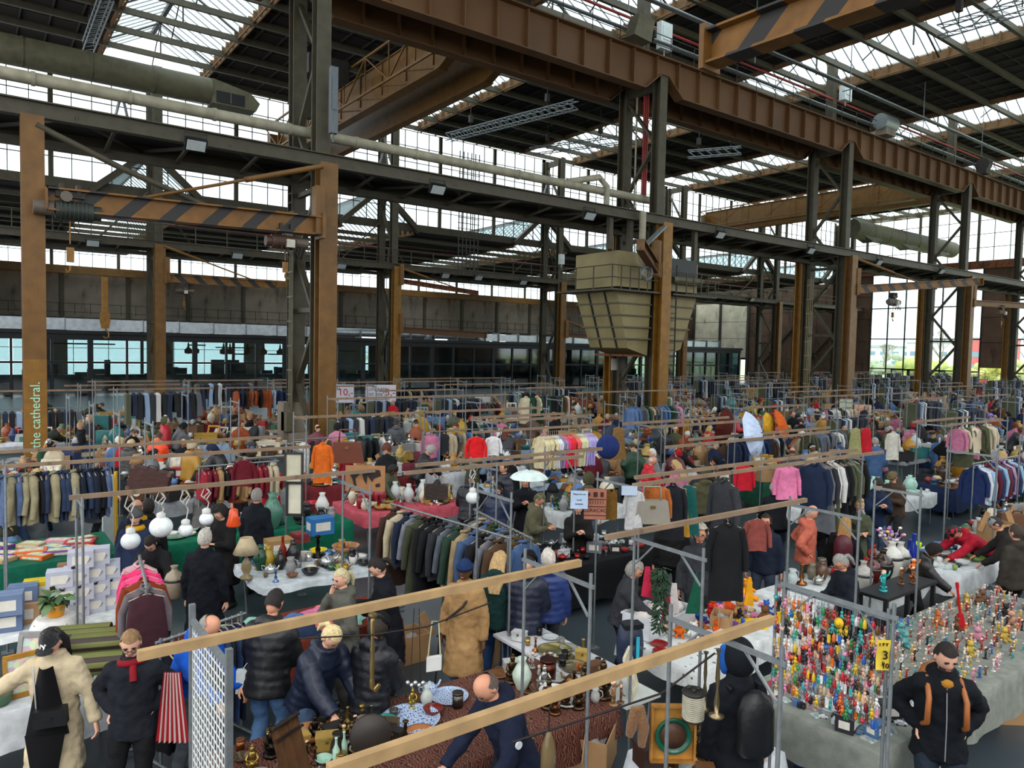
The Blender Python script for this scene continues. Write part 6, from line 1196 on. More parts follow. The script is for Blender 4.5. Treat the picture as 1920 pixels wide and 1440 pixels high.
# key ring wall
gy0, gy1 = atX(1664, 1200, 5.12).y, atX(1452, 1200, 5.12).y; gw = gy1-gy0
r = E('display_grid', (5.12, (gy0+gy1)/2, 0), label='wire display grid that carries the toy key rings', cat='panel'); b = MB()
for i in range(17): b.tube([(0, -gw/2+i*gw/16, 1.55), (0, -gw/2+i*gw/16, 2.36)], .0025, 4)
for i in range(10): b.tube([(0, -gw/2, 1.55+i*.09), (0, gw/2, 1.55+i*.09)], .0025, 4)
O('wire_grid', b, MT['galv'], r, kind='stuff'); O('top_bar', MB().box((0, 0, 2.37), (.025, gw, .03)), MT['galv'], r)
for y in (-gw/2, gw/2): O('pole', MB().tube([(0, y, 0), (0, y, 2.44)], .014, 6), MT['galv'], r)
KR = []
def kr():
    m = MB().tube([(0, 0, .0), (.008, .0, .012), (0, 0, .024), (-.008, 0, .012), (0, 0, 0)], .002, 4).tube([(0, 0, 0), (0, 0, -.02)], .002, 4)
    a = [MB().ell((0, 0, -.035), (.016, .014, .017), 8, 6).ell((0, 0, -.07), (.018, .014, .024), 8, 6).tube([(-.015, 0, -.06), (-.03, 0, -.085)], .006, 5).tube([(.015, 0, -.06), (.03, 0, -.085)], .006, 5).tube([(-.008, 0, -.09), (-.012, 0, -.115)], .008, 5).tube([(.008, 0, -.09), (.012, 0, -.115)], .008, 5),
         MB().ell((0, 0, -.045), (.022, .015, .022), 8, 6).ell((-.018, 0, -.025), .009, 6, 4).ell((.018, 0, -.025), .009, 6, 4), MB().lathe([(.006, -.02), (.018, -.05), (.02, -.1), (.012, -.11), (0, -.11)], 8), MB().box((0, 0, -.05), (.03, .012, .06)).ell((0, 0, -.09), .016, 8, 5)]
    for q in a: q.merge(m); me = q.mesh('key_ring'); me.materials.append(MT['cer']); KR.append(me)
kr(); rnd = random.Random(9); KC = {'red': 'a82830', 'yellow': 'c8a428', 'blue': '2c589c', 'green': '2c7c44', 'orange': 'c86428', 'pink': 'c88098', 'white': 'c8c8c4', 'black': '1c1c20', 'brown': '5c4028', 'turquoise': '3c9490', 'skin toned': 'c8a084', 'dark red': '6c1820', 'beige': 'a89474', 'grey': '6c6c70'}; nk = ['top', 'second', 'third', 'fourth', 'fifth', 'sixth', 'seventh', 'eighth', 'lowest']
for j in range(9):
    for i in range(32):
        cn = rnd.choice(list(KC)); me = rnd.choice((0, 0, 1, 2, 3)); o = bpy.data.objects.new('key_ring', KR[me]); COL.objects.link(o); o.location = (5.10-rnd.uniform(0, .03), gy0+.03+i*(gw-.06)/31+rnd.uniform(-.008, .008), 2.33-j*.085+rnd.uniform(-.018, .018)); o.rotation_euler = (0, 0, pi/2+rnd.uniform(-.6, .6)); o.color = C3(KC[cn]); o.scale = (.78,)*3
        tag(o, '%s %s key ring, %s row, %s from right of the display grid' % (cn, ['little figure', 'round head', 'bell shaped', 'tag shaped'][me], nk[j], ord_(i)), 'key ring', 'key rings in the %s row' % nk[j])
p = atX(1658, 1228, 5.05); r = E('price_sign', p, radians(-36.5), label='yellow handwritten price sheet on the key ring grid', cat='sign'); O('yellow_sheet', MB().grid(lambda u, v: ((u-.5)*.11, .006*sin(v*5), (v-.5)*.215), 6, 8), MT['pla'], r, col='d8bc40')
for tx, s, z in (('3', .085, .0), ('p', .04, -.05), ('10', .05, -.075)): text(tx, s, (-.02, -.012, z), (radians(90), 0, 0), MT['dk'], r, name='marker_writing')
text('1 7 Y', .03, (-.045, -.01, .075), (radians(90), 0, 0), MT['dk'], r, name='marker_writing')
# racks
def rail(p0, p1, z, label, legs=True, cat='clothes rail'):
    p0, p1 = Vector((p0[0], p0[1], 0)), Vector((p1[0], p1[1], 0)); L = (p1-p0).length; r = E('clothes_rail', p0, atan2(p1.y-p0.y, p1.x-p0.x), label=label, cat=cat)
    O('hanging_bar', MB().tube([(-.05, 0, z), (L+.05, 0, z)], .016, 7), MT['galv'], r)
    for x in (0, L):
        O('upright', MB().tube([(x, 0, 0.05), (x, 0, z+.03)], .016, 6), MT['galv'], r); O('foot', MB().tube([(x, -.25, .04), (x, .25, .04)], .016, 6), MT['galv'], r)
    return p0, p1, L
def fill(p0, p1, z, n, types, cols, where, group, seed=0, full=True, jit=.15, s=1):
    rnd = random.Random(seed); p0, p1 = Vector((p0[0], p0[1], z)), Vector((p1[0], p1[1], z)); a = atan2(p1.y-p0.y, p1.x-p0.x); ks = list(cols)
    for i in range(n):
        t = types[i % len(types)] if isinstance(types, list) else types; cn = ks[i] if len(ks) == n else rnd.choice(ks); c = cols[cn]
        garment(t, p0.lerp(p1, (i+.5)/n)-Vector((0, 0, .0)), a+rnd.uniform(-jit, jit), c, '%s %s %s, %s' % (cn.split('#')[0], GN.get(t, t), where, ord_(i)), group, rnd.randrange(3), full, s)
MIX = ['black', 'navy', 'grey', 'charcoal', 'beige', 'olive', 'denim blue', 'dark green', 'brown']
rail((5.28, 10.2), (5.62, 7.6), 1.72, 'front steel clothes rail loaded with dark coats')
fill((5.28, 10.2), (5.62, 7.7), 1.68, 15, ['coat', 'jacket', 'jacket', 'shirt', 'coat'], {'dark brown': '3a2820', 'quilted cream': 'b0a488', 'navy': '1c2438', 'grey checked': '6c7078', 'olive': '3c4030', 'black': '121316', 'black#2': '141518', 'charcoal': '2a2c30', 'slate': '4c545c', 'dark green': '24382c', 'tan': '8c7858', 'denim blue': '3c5070', 'black#3': '17171a', 'grey': '62646a', 'brown': '4c3828'}, 'on the coat rail left of the tan coated man', 'coats on the front steel rail', 1)
rail((6.3, 9.4), (6.0, 7.6), 1.66, 'rear steel clothes rail beside the coat rail'); fill((6.3, 9.4), (6.0, 7.7), 1.62, 15, ['jacket', 'jacket', 'shirt', 'sweater'], {k: CL[k] for k in MIX}, 'on the rear rail beside the coats', 'jackets on the rear steel rail', 2)
a, c = at(262, 1045, 1.7), at(275, 1100, 1.7); rail((a.x, a.y), (c.x, c.y), 1.7, 'steel rail with pink cardigans')
for i, (t, cn, cl) in enumerate((('shirt', 'pale pink', 'c8a0a4'), ('sweater', 'hot pink', 'd8346c'), ('sweater', 'bright pink', 'e04880'), ('jacket', 'rust brown', '7c3418'), ('shirt', 'black and white', '6c6468'), ('dress', 'dark plum', '3c2028'))): garment(t, a.lerp(c, i/5)+Vector((0, 0, -.03)), radians(55+i*6), cl, '%s %s on the pink cardigan rail' % (cn, t), None, i % 3, s=.82)
a, c = (7.4, 12.45), (8.6, 12.42); pa, pb = atY(1012, 806, 12.35), atY(1106, 797, 12.35); fill((pa.x, 12.35), (pb.x, 12.35), 2.35, 26, 'tee', {('cream#%d' % i if i < 6 else 'white#%d' % i if i < 8 else 'mauve#%d' % i if i < 10 else 'hot pink#%d' % i if i < 12 else 'red#%d' % i if i < 15 else 'coral#%d' % i if i < 17 else 'pale yellow#%d' % i if i < 21 else 'lilac#%d' % i): ('cabe98' if i < 6 else 'd0d4d8' if i < 8 else '8c7c98' if i < 10 else 'd83c78' if i < 12 else 'd02c30' if i < 15 else 'd8605c' if i < 17 else 'c8c49c' if i < 21 else 'a89cd0') for i in range(26)}, 'in the pastel row under the beam', 'pastel tops in colour order under the beam', 3)
a, c = at(1185, 930, 2.3), at(1290, 925, 2.3)
def hg(t, px, py, Y, c, lab, rz=-.63+pi/2, v=0, s=1): s *= .64 if t != 'coat' or s != .72 else 1; p = atY(px, py, Y); garment(t, p, rz, c, lab, None, v, True, s)
hg('jacket', 1232, 905, 6.58, 'a05a28', 'caramel suede jacket hanging under the long grey beam'); hg('coat', 1262, 905, 6.6, '1a1c22', 'black coat hanging beside the suede jacket'); hg('dress', 1272, 908, 6.65, 'a07828', 'yellow tartan scarf dress under the grey beam', s=.9); hg('dress', 1290, 905, 6.6, '14504c', 'teal shawl hanging at the end of the jackets', s=.9)
hg('jacket', 1477, 868, 6.98, 'd878a0', 'pink cord blazer facing the viewer', s=1.15); hg('jacket', 1397, 868, 8.5, 'b81c2c', 'red bomber jacket hanging in front of the grey haired man'); hg('coat', 1365, 975, 4.86, '17181a', 'long black dress coat hanging at the dark beam', s=.72); hg('sweater', 1420, 968, 4.95, '84443c', 'dusty red knitted top at the end of the dark beam', s=.85)
hg('dress', 1160, 798, 12.4, '7a5c34', 'long ochre knitted dress hanging by the hooded brown jacket'); hg('coat', 1675, 808, 9.5, 'c0bcb0', 'long cream lace coat at right'); hg('jacket', 1835, 812, 9.2, 'a07838', 'tan suede waistcoat at the right'); hg('dress', 1625, 800, 9.6, 'b01c28', 'red floral dress hanging at right', s=.9); hg('dress', 1605, 800, 9.6, '8c8c5c', 'cream and green scarf dress hanging at right', s=.9); hg('sweater', 458, 858, 11.9, '5c1420', 'burgundy sweater hanging by the lattice column'); hg('coat', 605, 828, 11.6, 'c8601c', 'orange silk robe hanging by the lattice column', s=.9)
hg('sweater', 893, 815, 10.6, 'c81c20', 'bright red hanging scarf beside a white one', s=.95); hg('sweater', 925, 815, 10.6, 'd0d0d0', 'white hanging scarf beside the red one', s=.8); hg('coat', 1190, 915, 6.6, 'b4b4b4', 'white printed apron hanging beside the suede jacket', s=.7); hg('jacket', 650, 862, 13.0, '8c1c2c', 'crimson scarf hanging from the brown bag', s=.75)
fill((8.0, 6.98), (10.5, 6.98), 2.3, 1, 'coat', {'grey': '34363a'}, 'behind the camouflage jacket', 'coats', 1)
fill((11.7, 6.98), (13.0, 6.98), 2.36, 16, ['jacket', 'shirt', 'dress'], {k: CL[k] for k in ('grey', 'denim blue', 'black', 'olive', 'navy', 'charcoal', 'white', 'rust')}, 'on the beam above the man in glasses', 'clothes on the beam above the man in glasses', 5)
fill((.3, 11.95), (1.6, 11.95), 2.36, 16, ['shirt', 'jacket', 'shirt'], {'navy checked': '28344c', 'dark navy': '18202c', 'beige': '8c8468', 'black': '16161a', 'blue checked': '4c5c7c'}, 'in the checked row at far left', 'checked shirts at the far left', 6, s=.85)
fill((3.3, 13.9), (4.7, 13.9), 1.9, 14, ['sweater', 'jacket'], {'burgundy': '6a1c28', 'cream': 'b4a88c', 'red': '8c2430', 'black': '1c1a1c', 'tan': '9c7c54'}, 'on the burgundy rail by the lattice column', 'sweaters on the burgundy rail', 7, s=.78); rail((3.3, 13.9), (4.7, 13.9), 1.93, 'steel rail of burgundy sweaters')
fill((1.45, 7.6), (2.3, 7.9), 1.25, 12, ['trousers'], {'navy': '1c2438', 'black': '141418', 'charcoal': '2c2c30', 'denim blue': '34486c'}, 'on the low trouser rail behind the red scarf', 'trousers on the low rail', 8); rail((1.45, 7.6), (2.3, 7.9), 1.28, 'low steel trouser rail')
fill((17.2, 6.6), (19.8, 6.6), 1.9, 18, ['shirt', 'jacket', 'puffer'], {'pale blue': '8cb0c8', 'white': 'c8ccd0', 'pink': 'c098b0', 'navy': '1c2c54', 'burgundy': '5c1c28'}, 'on the pastel rail at far right', 'clothes on the pastel rail at far right', 9); rail((17.2, 6.6), (19.8, 6.6), 1.94, 'steel rail of pastel clothes at far right')
# umbrellas
def umbrella(px, py, z, r_, col, label, rx, rz, n=8, pat=None):
    p = atY(px, py, z); r = E('umbrella', p, rot=(rx, 0, rz), label=label, cat='umbrella'); b = MB()
    for k in range(n):
        a0, a1 = 2*pi*k/n, 2*pi*(k+1)/n; rows = []
        for j in range(5):
            t = j/4; R_, z_ = r_*sin(t*1.25)/sin(1.25), r_*.42*(1-t*t)
            for q in range(4): a = a0+(a1-a0)*q/3; m = 1-.08*t*sin(pi*q/3); rows.append((R_*cos(a)*m, R_*sin(a)*m, z_))
        b.add(rows, [(j*4+q, j*4+q+1, (j+1)*4+q+1, (j+1)*4+q) for j in range(4) for q in range(3)], 0, True)
    O('canopy', b, MT['fab'], r, col=col)
    for k in range(n): a = 2*pi*k/n; O('rib', MB().tube([(0, 0, r_*.40), (r_*.6*cos(a), r_*.6*sin(a), r_*.27), (r_*cos(a), r_*sin(a), -.0)], .004, 4), MT['dk'], r)
    O('shaft', MB().tube([(0, 0, r_*.5), (0, 0, -r_*.6)], .008, 6).tube([(0, 0, -r_*.6), (.03, 0, -r_*.66), (.05, 0, -r_*.6)], .012, 6), MT['dk'], r); return r
r = umbrella(1408, 815, 9.2, .5, 'b8c8e0', 'white umbrella printed with little dark cats, opened towards us', radians(75), radians(20))
for k in range(9):
    a, q = k*2.4, .15+.32*((k*7) % 5)/5; O('cat_print', MB().ell((q*cos(a), q*sin(a), .21*(1-(q/.5)**2)+.012), (.035, .014, .006), 6, 4), MT['dk'], r)
umbrella(992, 897, 7.0, .24, 'c4d4d0', 'pale translucent umbrella held over a dark coat', radians(0), 0); umbrella(1355, 800, 13.5, .6, '4c1810', 'dark red umbrella hanging half folded', radians(100), .3); umbrella(1462, 797, 13, .5, 'c8581c', 'orange and maroon umbrella hanging at a stall', radians(70), .5); umbrella(1440, 797, 13.2, .4, 'c89828', 'mustard umbrella hanging at a stall', radians(80), .2)
# signs and boards
def board(px, py, Y, w_, h_, col, label, lines=(), tcol='26262a', rz=-.63, size=.06, frame_=None, cat='sign', tilt=0):
    p = atY(px, py, Y); r = E('sign_board' if cat == 'sign' else cat.replace(' ', '_'), p, rz, label=label, cat=cat); O('sheet', MB().box((0, 0, 0), (w_, .012, h_)), MT['pla'], r, col=col)
    for tx, x, z, s, c in lines: text(tx, s, (x, -.01, z), (radians(90), 0, 0), MT['pla'], r, c, .001, align='CENTER')
    if frame_: O('frame_edge', MB().box((-w_/2, -.01, 0), (.03, .03, h_+.03)).box((w_/2, -.01, 0), (.03, .03, h_+.03)).box((0, -.01, h_/2), (w_, .03, .03)).box((0, -.01, -h_/2), (w_, .03, .03)), MT['pla'], r, col=frame_)
    return r
board(635, 738, 30, 1.3, .8, 'd0ccd4', 'white price board with red 10 at left', (('JASSEN', -.25, .2, .2, '26262a'), ('10,-', .3, .05, .42, 'b01c34')), rz=-.4); board(714, 738, 30, 1.35, .8, 'd0ccd4', 'white price board with red 5 at right', (('ALLES AAN', -.25, .2, .2, '26262a'), ('DIT REK', -.25, -.05, .2, '26262a'), ('5,-', .42, .05, .45, 'b01c34')), rz=-.4)
board(1086, 937, 6.58, .21, .22, 'a8bcd4', 'pale blue handwritten note clipped to the beam', (('Please do not', 0, .07, .028, '26262a'), ('touch', 0, 0, .028, '26262a'), ('bedankt', 0, -.05, .03, '26262a'))); board(1180, 920, 6.6, .2, .12, 'b0c0d4', 'small pale note tied at the aprons')
r = board(1116, 945, 6.56, .27, .38, '9a6450', 'brown woven textile reading CURACAO', (('CURACAO', 0, -.08, .062, '3a1a18'), ('I I I I I I I', 0, .02, .06, '3a1a18')), cat='textile'); O('woven_motif', MB().prism([(-.1, .12), (-.08, .09), (-.06, .12), (-.08, .15)], -.012, -.008, 'y').box((0, -.01, .12), (.05, .004, .06)).box((.08, -.01, .12), (.04, .004, .06)).box((0, -.01, .06), (.26, .004, .008)).box((0, -.01, -.03), (.26, .004, .008)).box((0, -.01, -.14), (.26, .004, .008)), MT['pla'], r, col='3a1a18')
tag(O('hanging_towel', MB().grid(lambda u, v: ((u-.5)*.22, -.03-.04*abs(v-.5)+.008*sin(u*16), .19-.38*abs(v-.5)*2), 8, 12), MT['teddy'], None, atY(1140, 945, 6.56), -.63, col='8a6420'), 'mustard towel folded over the beam', 'towel')
board(685, 897, 9.3, .55, .36, '9a6c44', 'wooden board with a dark world map', cat='map board'); r = bpy.data.objects['map_board']
O('map_print', MB().prism([(-.22, .06), (-.12, .12), (-.08, .06), (-.14, 0), (-.12, -.1), (-.15, -.12), (-.18, 0)], -.012, -.007, 'y').prism([(-.03, .1), (.05, .13), (.2, .12), (.22, .04), (.12, .0), (.1, -.05), (.03, .04), (.02, -.08), (-.02, -.02), (-.04, .05)], -.012, -.007, 'y').prism([(.14, -.08), (.2, -.06), (.21, -.11), (.15, -.12)], -.012, -.007, 'y'), MT['dk'], r)
board(551, 880, 11, .26, .5, 'b8b49c', 'yellowed framed portrait print', cat='picture', frame_='2c2824'); board(553, 935, 9.3, .2, .42, 'c4c0ac', 'framed engraving below the portrait', cat='picture', frame_='1c1a18'); board(1617, 772, 20, .9, .75, 'd8a888', 'salmon cloth banner with red writing', (('ANTIEK', 0, .1, .2, 'a83428'), ('& CURIOSA', 0, -.15, .16, 'a83428'))); board(1586, 763, 21, .75, .9, 'b8c0a8', 'framed botanical print at the third column', cat='picture', frame_='7a3c28'); board(1720, 737, 40, 1.4, .8, '1c3c44', 'teal board with small white print'); board(1842, 718, 44, 1.6, 1.1, '8c3428', 'red framed poster with two round faces', frame_='4c2018', cat='picture')
tag(O('wall_hat', MB().ell((0, 0, 0), (.22, .1, .23), 18, 12).lathe([(.0, 0), (.0, .001)], 4), MT['fab'], None, atY(1140, 838, 9.9), -.6, col='1c2c60'), 'round navy blue beret display on a pole', 'hat')
good('suitcase', atY(275, 910, 11.2)+Vector((0, 0, -.1)), -.5, '3a1c14', 'dark brown leather suitcase lifted by the man in the cap', None, .95, rot=(0, .25, -.5)); good('handbag', atY(651, 852, 12.6)+Vector((0, 0, -.15)), -.5, '6a3828', 'brown leather tote hanging above the maroon cloth', None, 1.9); good('handbag', atY(1222, 945, 6.5)+Vector((0, 0, -.25)), -.6, '8a8478', 'grey suede fringed bag hanging under the grey beam', None, 1.5); good('handbag', atY(1840, 920, 6.7)+Vector((0, 0, -.2)), -.6, '3c241c', 'dark brown doctor bag hanging at right', None, 1.9); good('suitcase', atY(818, 910, 8.8)+Vector((0, 0, -.2)), -.6, '2c221c', 'dark brown satchel hanging from the weathered beam', None, .6)
tag(O('carry_bag', MB().prism([(-.16, 0), (.16, 0), (.15, .36), (-.15, .36)], -.05, .05, 'y').tube([(-.07, 0, .36), (0, 0, .46), (.07, 0, .36)], .008, 5), MT['pla'], None, atY(463, 1298, 7.0), -.5, col='c0c8c8', sc_=.62), 'white carrier bag with green mark held by the man in jeans', 'bag'); tag(O('shopper', MB().prism([(-.2, 0), (.2, 0), (.18, .3), (-.18, .3)], -.08, .08, 'y'), MT['pla'], None, at(633, 975, .35), .2, col='c8a014'), 'bright yellow shopping bag behind the ceramics', 'bag')
for i, (px, py, z, s, lab) in enumerate(((760, 1235, 0, 1.4, 'open carton on the floor behind the beanie woman'), (905, 1240, 0, 1.5, 'carton on the floor behind the tan coat'), (1110, 1430, .3, 1.3, 'open carton at the bottom edge'), (1880, 1335, 0, 1.6, 'brown carton under the grey cloth'), (1555, 1432, 0, 1.1, 'yellow carton under the grey cloth'), (300, 1085, .2, 1.2, 'carton behind the flowered vase'))):
    good('carton', at(px, py, z) if z == 0 else at(px, py, z), .3*i, None if i != 4 else 'c89428', lab, None, s)
b = MB(); rnd = random.Random(8)
for k in range(300): a = rnd.uniform(0, 6.28); h_ = rnd.uniform(0, .6); q = .085*(1-.4*h_); b.bar((q*.5*cos(a), q*.5*sin(a), -h_), (q*cos(a)*rnd.uniform(.8, 1.4), q*sin(a)*rnd.uniform(.8, 1.4), -h_-.03), .012, .008)
tag(O('pine_garland', b, MT['leaf'], None, atY(1240, 1065, 4.6), col='26402a'), 'dark green fir garland with red ornaments hanging near the grey haired person', 'garland')
for i, (px, py, c, lab) in enumerate(((1213, 1090, 'b02440', 'red felt stocking on the garland line'), (1305, 1110, '14503c', 'green felt christmas tree hanging in the middle'), (1263, 1120, 'c8c4c0', 'white cloth hanging with little flowers'), (1250, 1140, 'a81c3c', 'red ribbon strip hanging on the pole'), (1404, 1110, 'd89818', 'yellow plush ornament hanging'))):
    tag(O('felt_ornament', MB().prism([(-.05, -.14), (.06, -.16), (.025, .14), (-.02, .14)] if i != 1 else [(-.1, -.22), (.1, -.22), (.0, .22)], -.008, .008, 'y'), MT['fab'], None, atY(px, py, 4.7), -.6, col=c), lab, 'ornament')
# flowers in the pale vase
b = at(1670, 1010, 1.3); r = E('flower_bunch', b, label='bunch of pink, white and purple flowers in the pale vase', cat='flowers'); rnd = random.Random(6)
for k in range(26): a = rnd.uniform(0, 6.28); q = rnd.uniform(.02, .2); z = rnd.uniform(-.02, .2); O('bloom', MB().ell((q*cos(a), q*sin(a), z), (.03, .03, .022), 7, 5).tube([(q*cos(a)*.9, q*sin(a)*.9, z), (0, 0, -.2)], .004, 4), MT['fab'], r, col=rnd.choice(['c8a8d8', 'd8d4b8', 'c86ca0', 'e0e0d8', 'd8c468', '9c80c0']))
tag(O('toy_guitar', MB().tube([(0, 0, 0), (0, 0, .34)], .016, 8).prism([(-.05, -.2), (.05, -.22), (.03, 0), (-.03, 0)], -.02, .02, 'y').box((0, 0, .36), (.035, .02, .07)), MT['cer'], None, at(1800, 1150, 1.0), rot=(0, -.15, -.6), col='b01820'), 'slim red toy guitar standing among the figurines', 'toy'); tag(O('sun_hat', G['hat'][0][1], MT['fab'], None, atX(1573, 1168, 5.05), rot=(0, radians(-80), 0), col='d8b028', sc_=.24), 'small yellow sun hat on the key ring grid', 'hat')
r = E('yellow_ladder', at(218, 1050, 0), .9, label='yellow and black folding step beside the globe lamps', cat='ladder'); O('side_rail', MB().box((0, 0, .85), (.06, .03, 1.7)), MT['pla'], r, col='d8a814'); O('side_panel', MB().box((-.22, .02, .85), (.36, .02, 1.6)), MT['pla'], r, col='b8c0c0')
for i, (px, py, c) in enumerate(((140, 1170, '5c6430'), (160, 1178, '6a7038'), (185, 1185, '70763c'), (165, 1225, '5c6430'))):
    tag(O('rolled_blanket', MB().tube([(-.3, 0, 0), (.3, 0, 0)], .11, 14), MT['blanket'], None, at(px+10, py+20, 1.0), -.35), 'olive and brown striped rolled blanket, %s of the pile' % ['left', 'middle', 'right', 'front'][i], 'blanket')

r = E('shopping_bag', at(1530, 1428, .15), .4, label='crumpled blue plastic bag under the grey linen cloth', cat='bag'); b = MB(); b.grid(lambda u, v: ((u-.5)*.6, (v-.5)*.4, .3*sin(pi*u)*sin(pi*v)*(1+.3*noise.noise(Vector((u*5, v*5, 2))))-.1), 12, 10); O('bag_body', b, MT['puff'], r, col='1c3c9c'); O('bag_handle', MB().tube([(-.15, -.1, .1), (-.1, -.2, .22), (.1, -.2, .22), (.15, -.1, .1)], .015, 6), MT['puff'], r, col='1c3c9c')
# ================================================================== people near the viewer
def bag_strap(r, pose, col, back=True, packcol=None):
    S = skeleton(pose); d, fw, nk = S['d'], S['fw'], S['nk']; b = MB()
    for s_ in (-1, 1): x = X_*s_*.12; b.tube([nk+x-d*.03-fw*.12, nk+x-d*.02+fw*.02, nk+x*1.1-d*.12+fw*.17, nk+x*1.15-d*.32+fw*.18, nk+x*1.2-d*.4+fw*.05], .022, 6)
    O('shoulder_strap', b, MT['pla'], r, col=col)
    m = MB(); c = nk-d*.24-fw*.24; loft(m, [(c-d*.24, .12, .07, X_, fw), (c-d*.2, .15, .1, X_, fw), (c+d*.1, .15, .1, X_, fw), (c+d*.2, .11, .07, X_, fw), (c+d*.24, .05, .04, X_, fw)], 14); O('backpack', m, MT['puff'], r, col=packcol or col)
w = P_(95, 1180, 1.72, 12, 'armout', 'coat', 'c4b494', '0c0c0e', 'long', '1a1412', 'p', 0, label='woman in a cream fleece coat and black cap with a black chain bag', bt='slim', hat='cap', hatc='0e1014')
w.children[0].data = w.children[0].data.copy(); w.children[0].data.materials.clear(); w.children[0].data.materials.append(MT['teddy'])
S = skeleton('armout'); d, fw, P = S['d'], S['fw'], S['P']
kt = MB().grid(lambda u, v: P+d*(.5-.62*v)+X_*((u-.5)*(.11+.24*v))+fw*(.16+.06*sin(pi*u)+.03*v), 12, 16, ); O('black_top', kt, MT['fab'], w, col='0c0c0e')
kt = MB().grid(lambda u, v: P+Vector((0, 0, -.1-.5*v))+X_*((u-.5)*(.32-.16*v))+Vector((0, -1, 0))*(.235+.03*sin(pi*u)+.03*v), 10, 10); O('black_dress_front', kt, MT['fab'], w, col='0a0a0c')
O('quilted_bag', MB().prism([(-.13, -.08), (.13, -.07), (.12, .08), (-.12, .07)], -.05, .05, 'y').box((.0, -.055, .0), (.04, .01, .025)), MT['puff'], w, (.06, -.27, 1.0), .1, col='101012'); O('chain_strap', MB().tube([P+d*.48-X_*.12+fw*.12, P+d*.3-X_*.08+fw*.2, Vector((-.06, -.25, 1.07))], .008, 5), MT['met'], w, col='a8a8a8')
R_ = S['hr'].to_matrix(); lg = text('N', .06, S['H']+R_ @ Vector((-.004, -.098, .075)), (radians(62), 0, 0), MT['pla'], w, 'd8d8d8', .002, name='cap_emblem', align='CENTER'); lg = text('Y', .06, S['H']+R_ @ Vector((.006, -.101, .068)), (radians(62), 0, 0), MT['pla'], w, 'd8d8d8', .002, name='cap_emblem', align='CENTER')
r = P_(245, 1183, 1.74, 12, 'pocket', 'jacket', '1a1d24', '101114', 'short', '8a6c48', 'p', 0, label='young man in glasses with a dark jacket and red scarf'); glasses(r, 'pocket')
S = skeleton('pocket'); O('red_scarf', MB().tube([S['nk']+Vector((.09*cos(t*.63), -.01-.085*sin(t*.63), .01+.012*sin(t))) for t in range(11)], .032, 8).tube([S['nk']+Vector((.03, -.09, 0)), S['nk']+Vector((.05, -.15, -.12))], .03, 7), MT['fab'], r, col='7c1420')
P_(393, 1152, 1.78, 70, 'lean', 'jacket', '1252b8', '4c5258', 'bald', '8c8880', 'w', 0, label='balding man in a bright blue jacket behind the wire grid')
P_(515, 1108, 1.82, 170, 'hold', 'puffer', '16171a', '54749c', 'short', '1c1612', 'w', 0, label='man in a black padded jacket and faded jeans seen from behind')
P_(622, 1172, 1.74, 50, 'lean', 'puffer', '141c30', '3c5068', 'pony', 'd8c490', 'p', 0, label='older man with a blond pony tail in a navy quilted jacket')
P_(712, 1153, 1.68, 150, 'hold', 'puffer', '101218', '3c4858', 'bob', '2a2018', 'w', 0, label='person in a black beanie and black quilted jacket', hat='beanie', hatc='0e0f12')
P_(640, 1068, 1.68, -70, 'chin', 'jacket', '54544c', '30302e', 'pony', 'c0b48c', 'p', 0, label='blond woman in a grey green parka, hand at her chin')
P_(708, 1047, 1.74, -75, 'hold', 'coat', '10131a', '14161a', 'pony', '17120f', 'p', 0, label='woman with black tied hair in a long black coat')
r = P_(872, 1052, 1.74, -20, 'stand', 'coat', '9c7a50', '7894b8', 'short', '1a1410', 'd', 0, label='man in a tan coat and blue beanie with a walking cane', hat='beanie', hatc='182c50'); glasses(r, 'stand')
O('walking_cane', MB().tube([(-.27, -.12, .82), (-.3, -.2, 0)], .01, 6).tube([(-.27, -.18, .83), (-.27, -.06, .83)], .014, 6), MT['dk'], r); S = skeleton('stand'); O('shoulder_strap', MB().tube([S['nk']+Vector((.12, .02, -.04)), S['nk']+Vector((.05, -.17, -.2)), S['nk']+Vector((-.17, -.15, -.4))], .015, 6), MT['dk'], r)
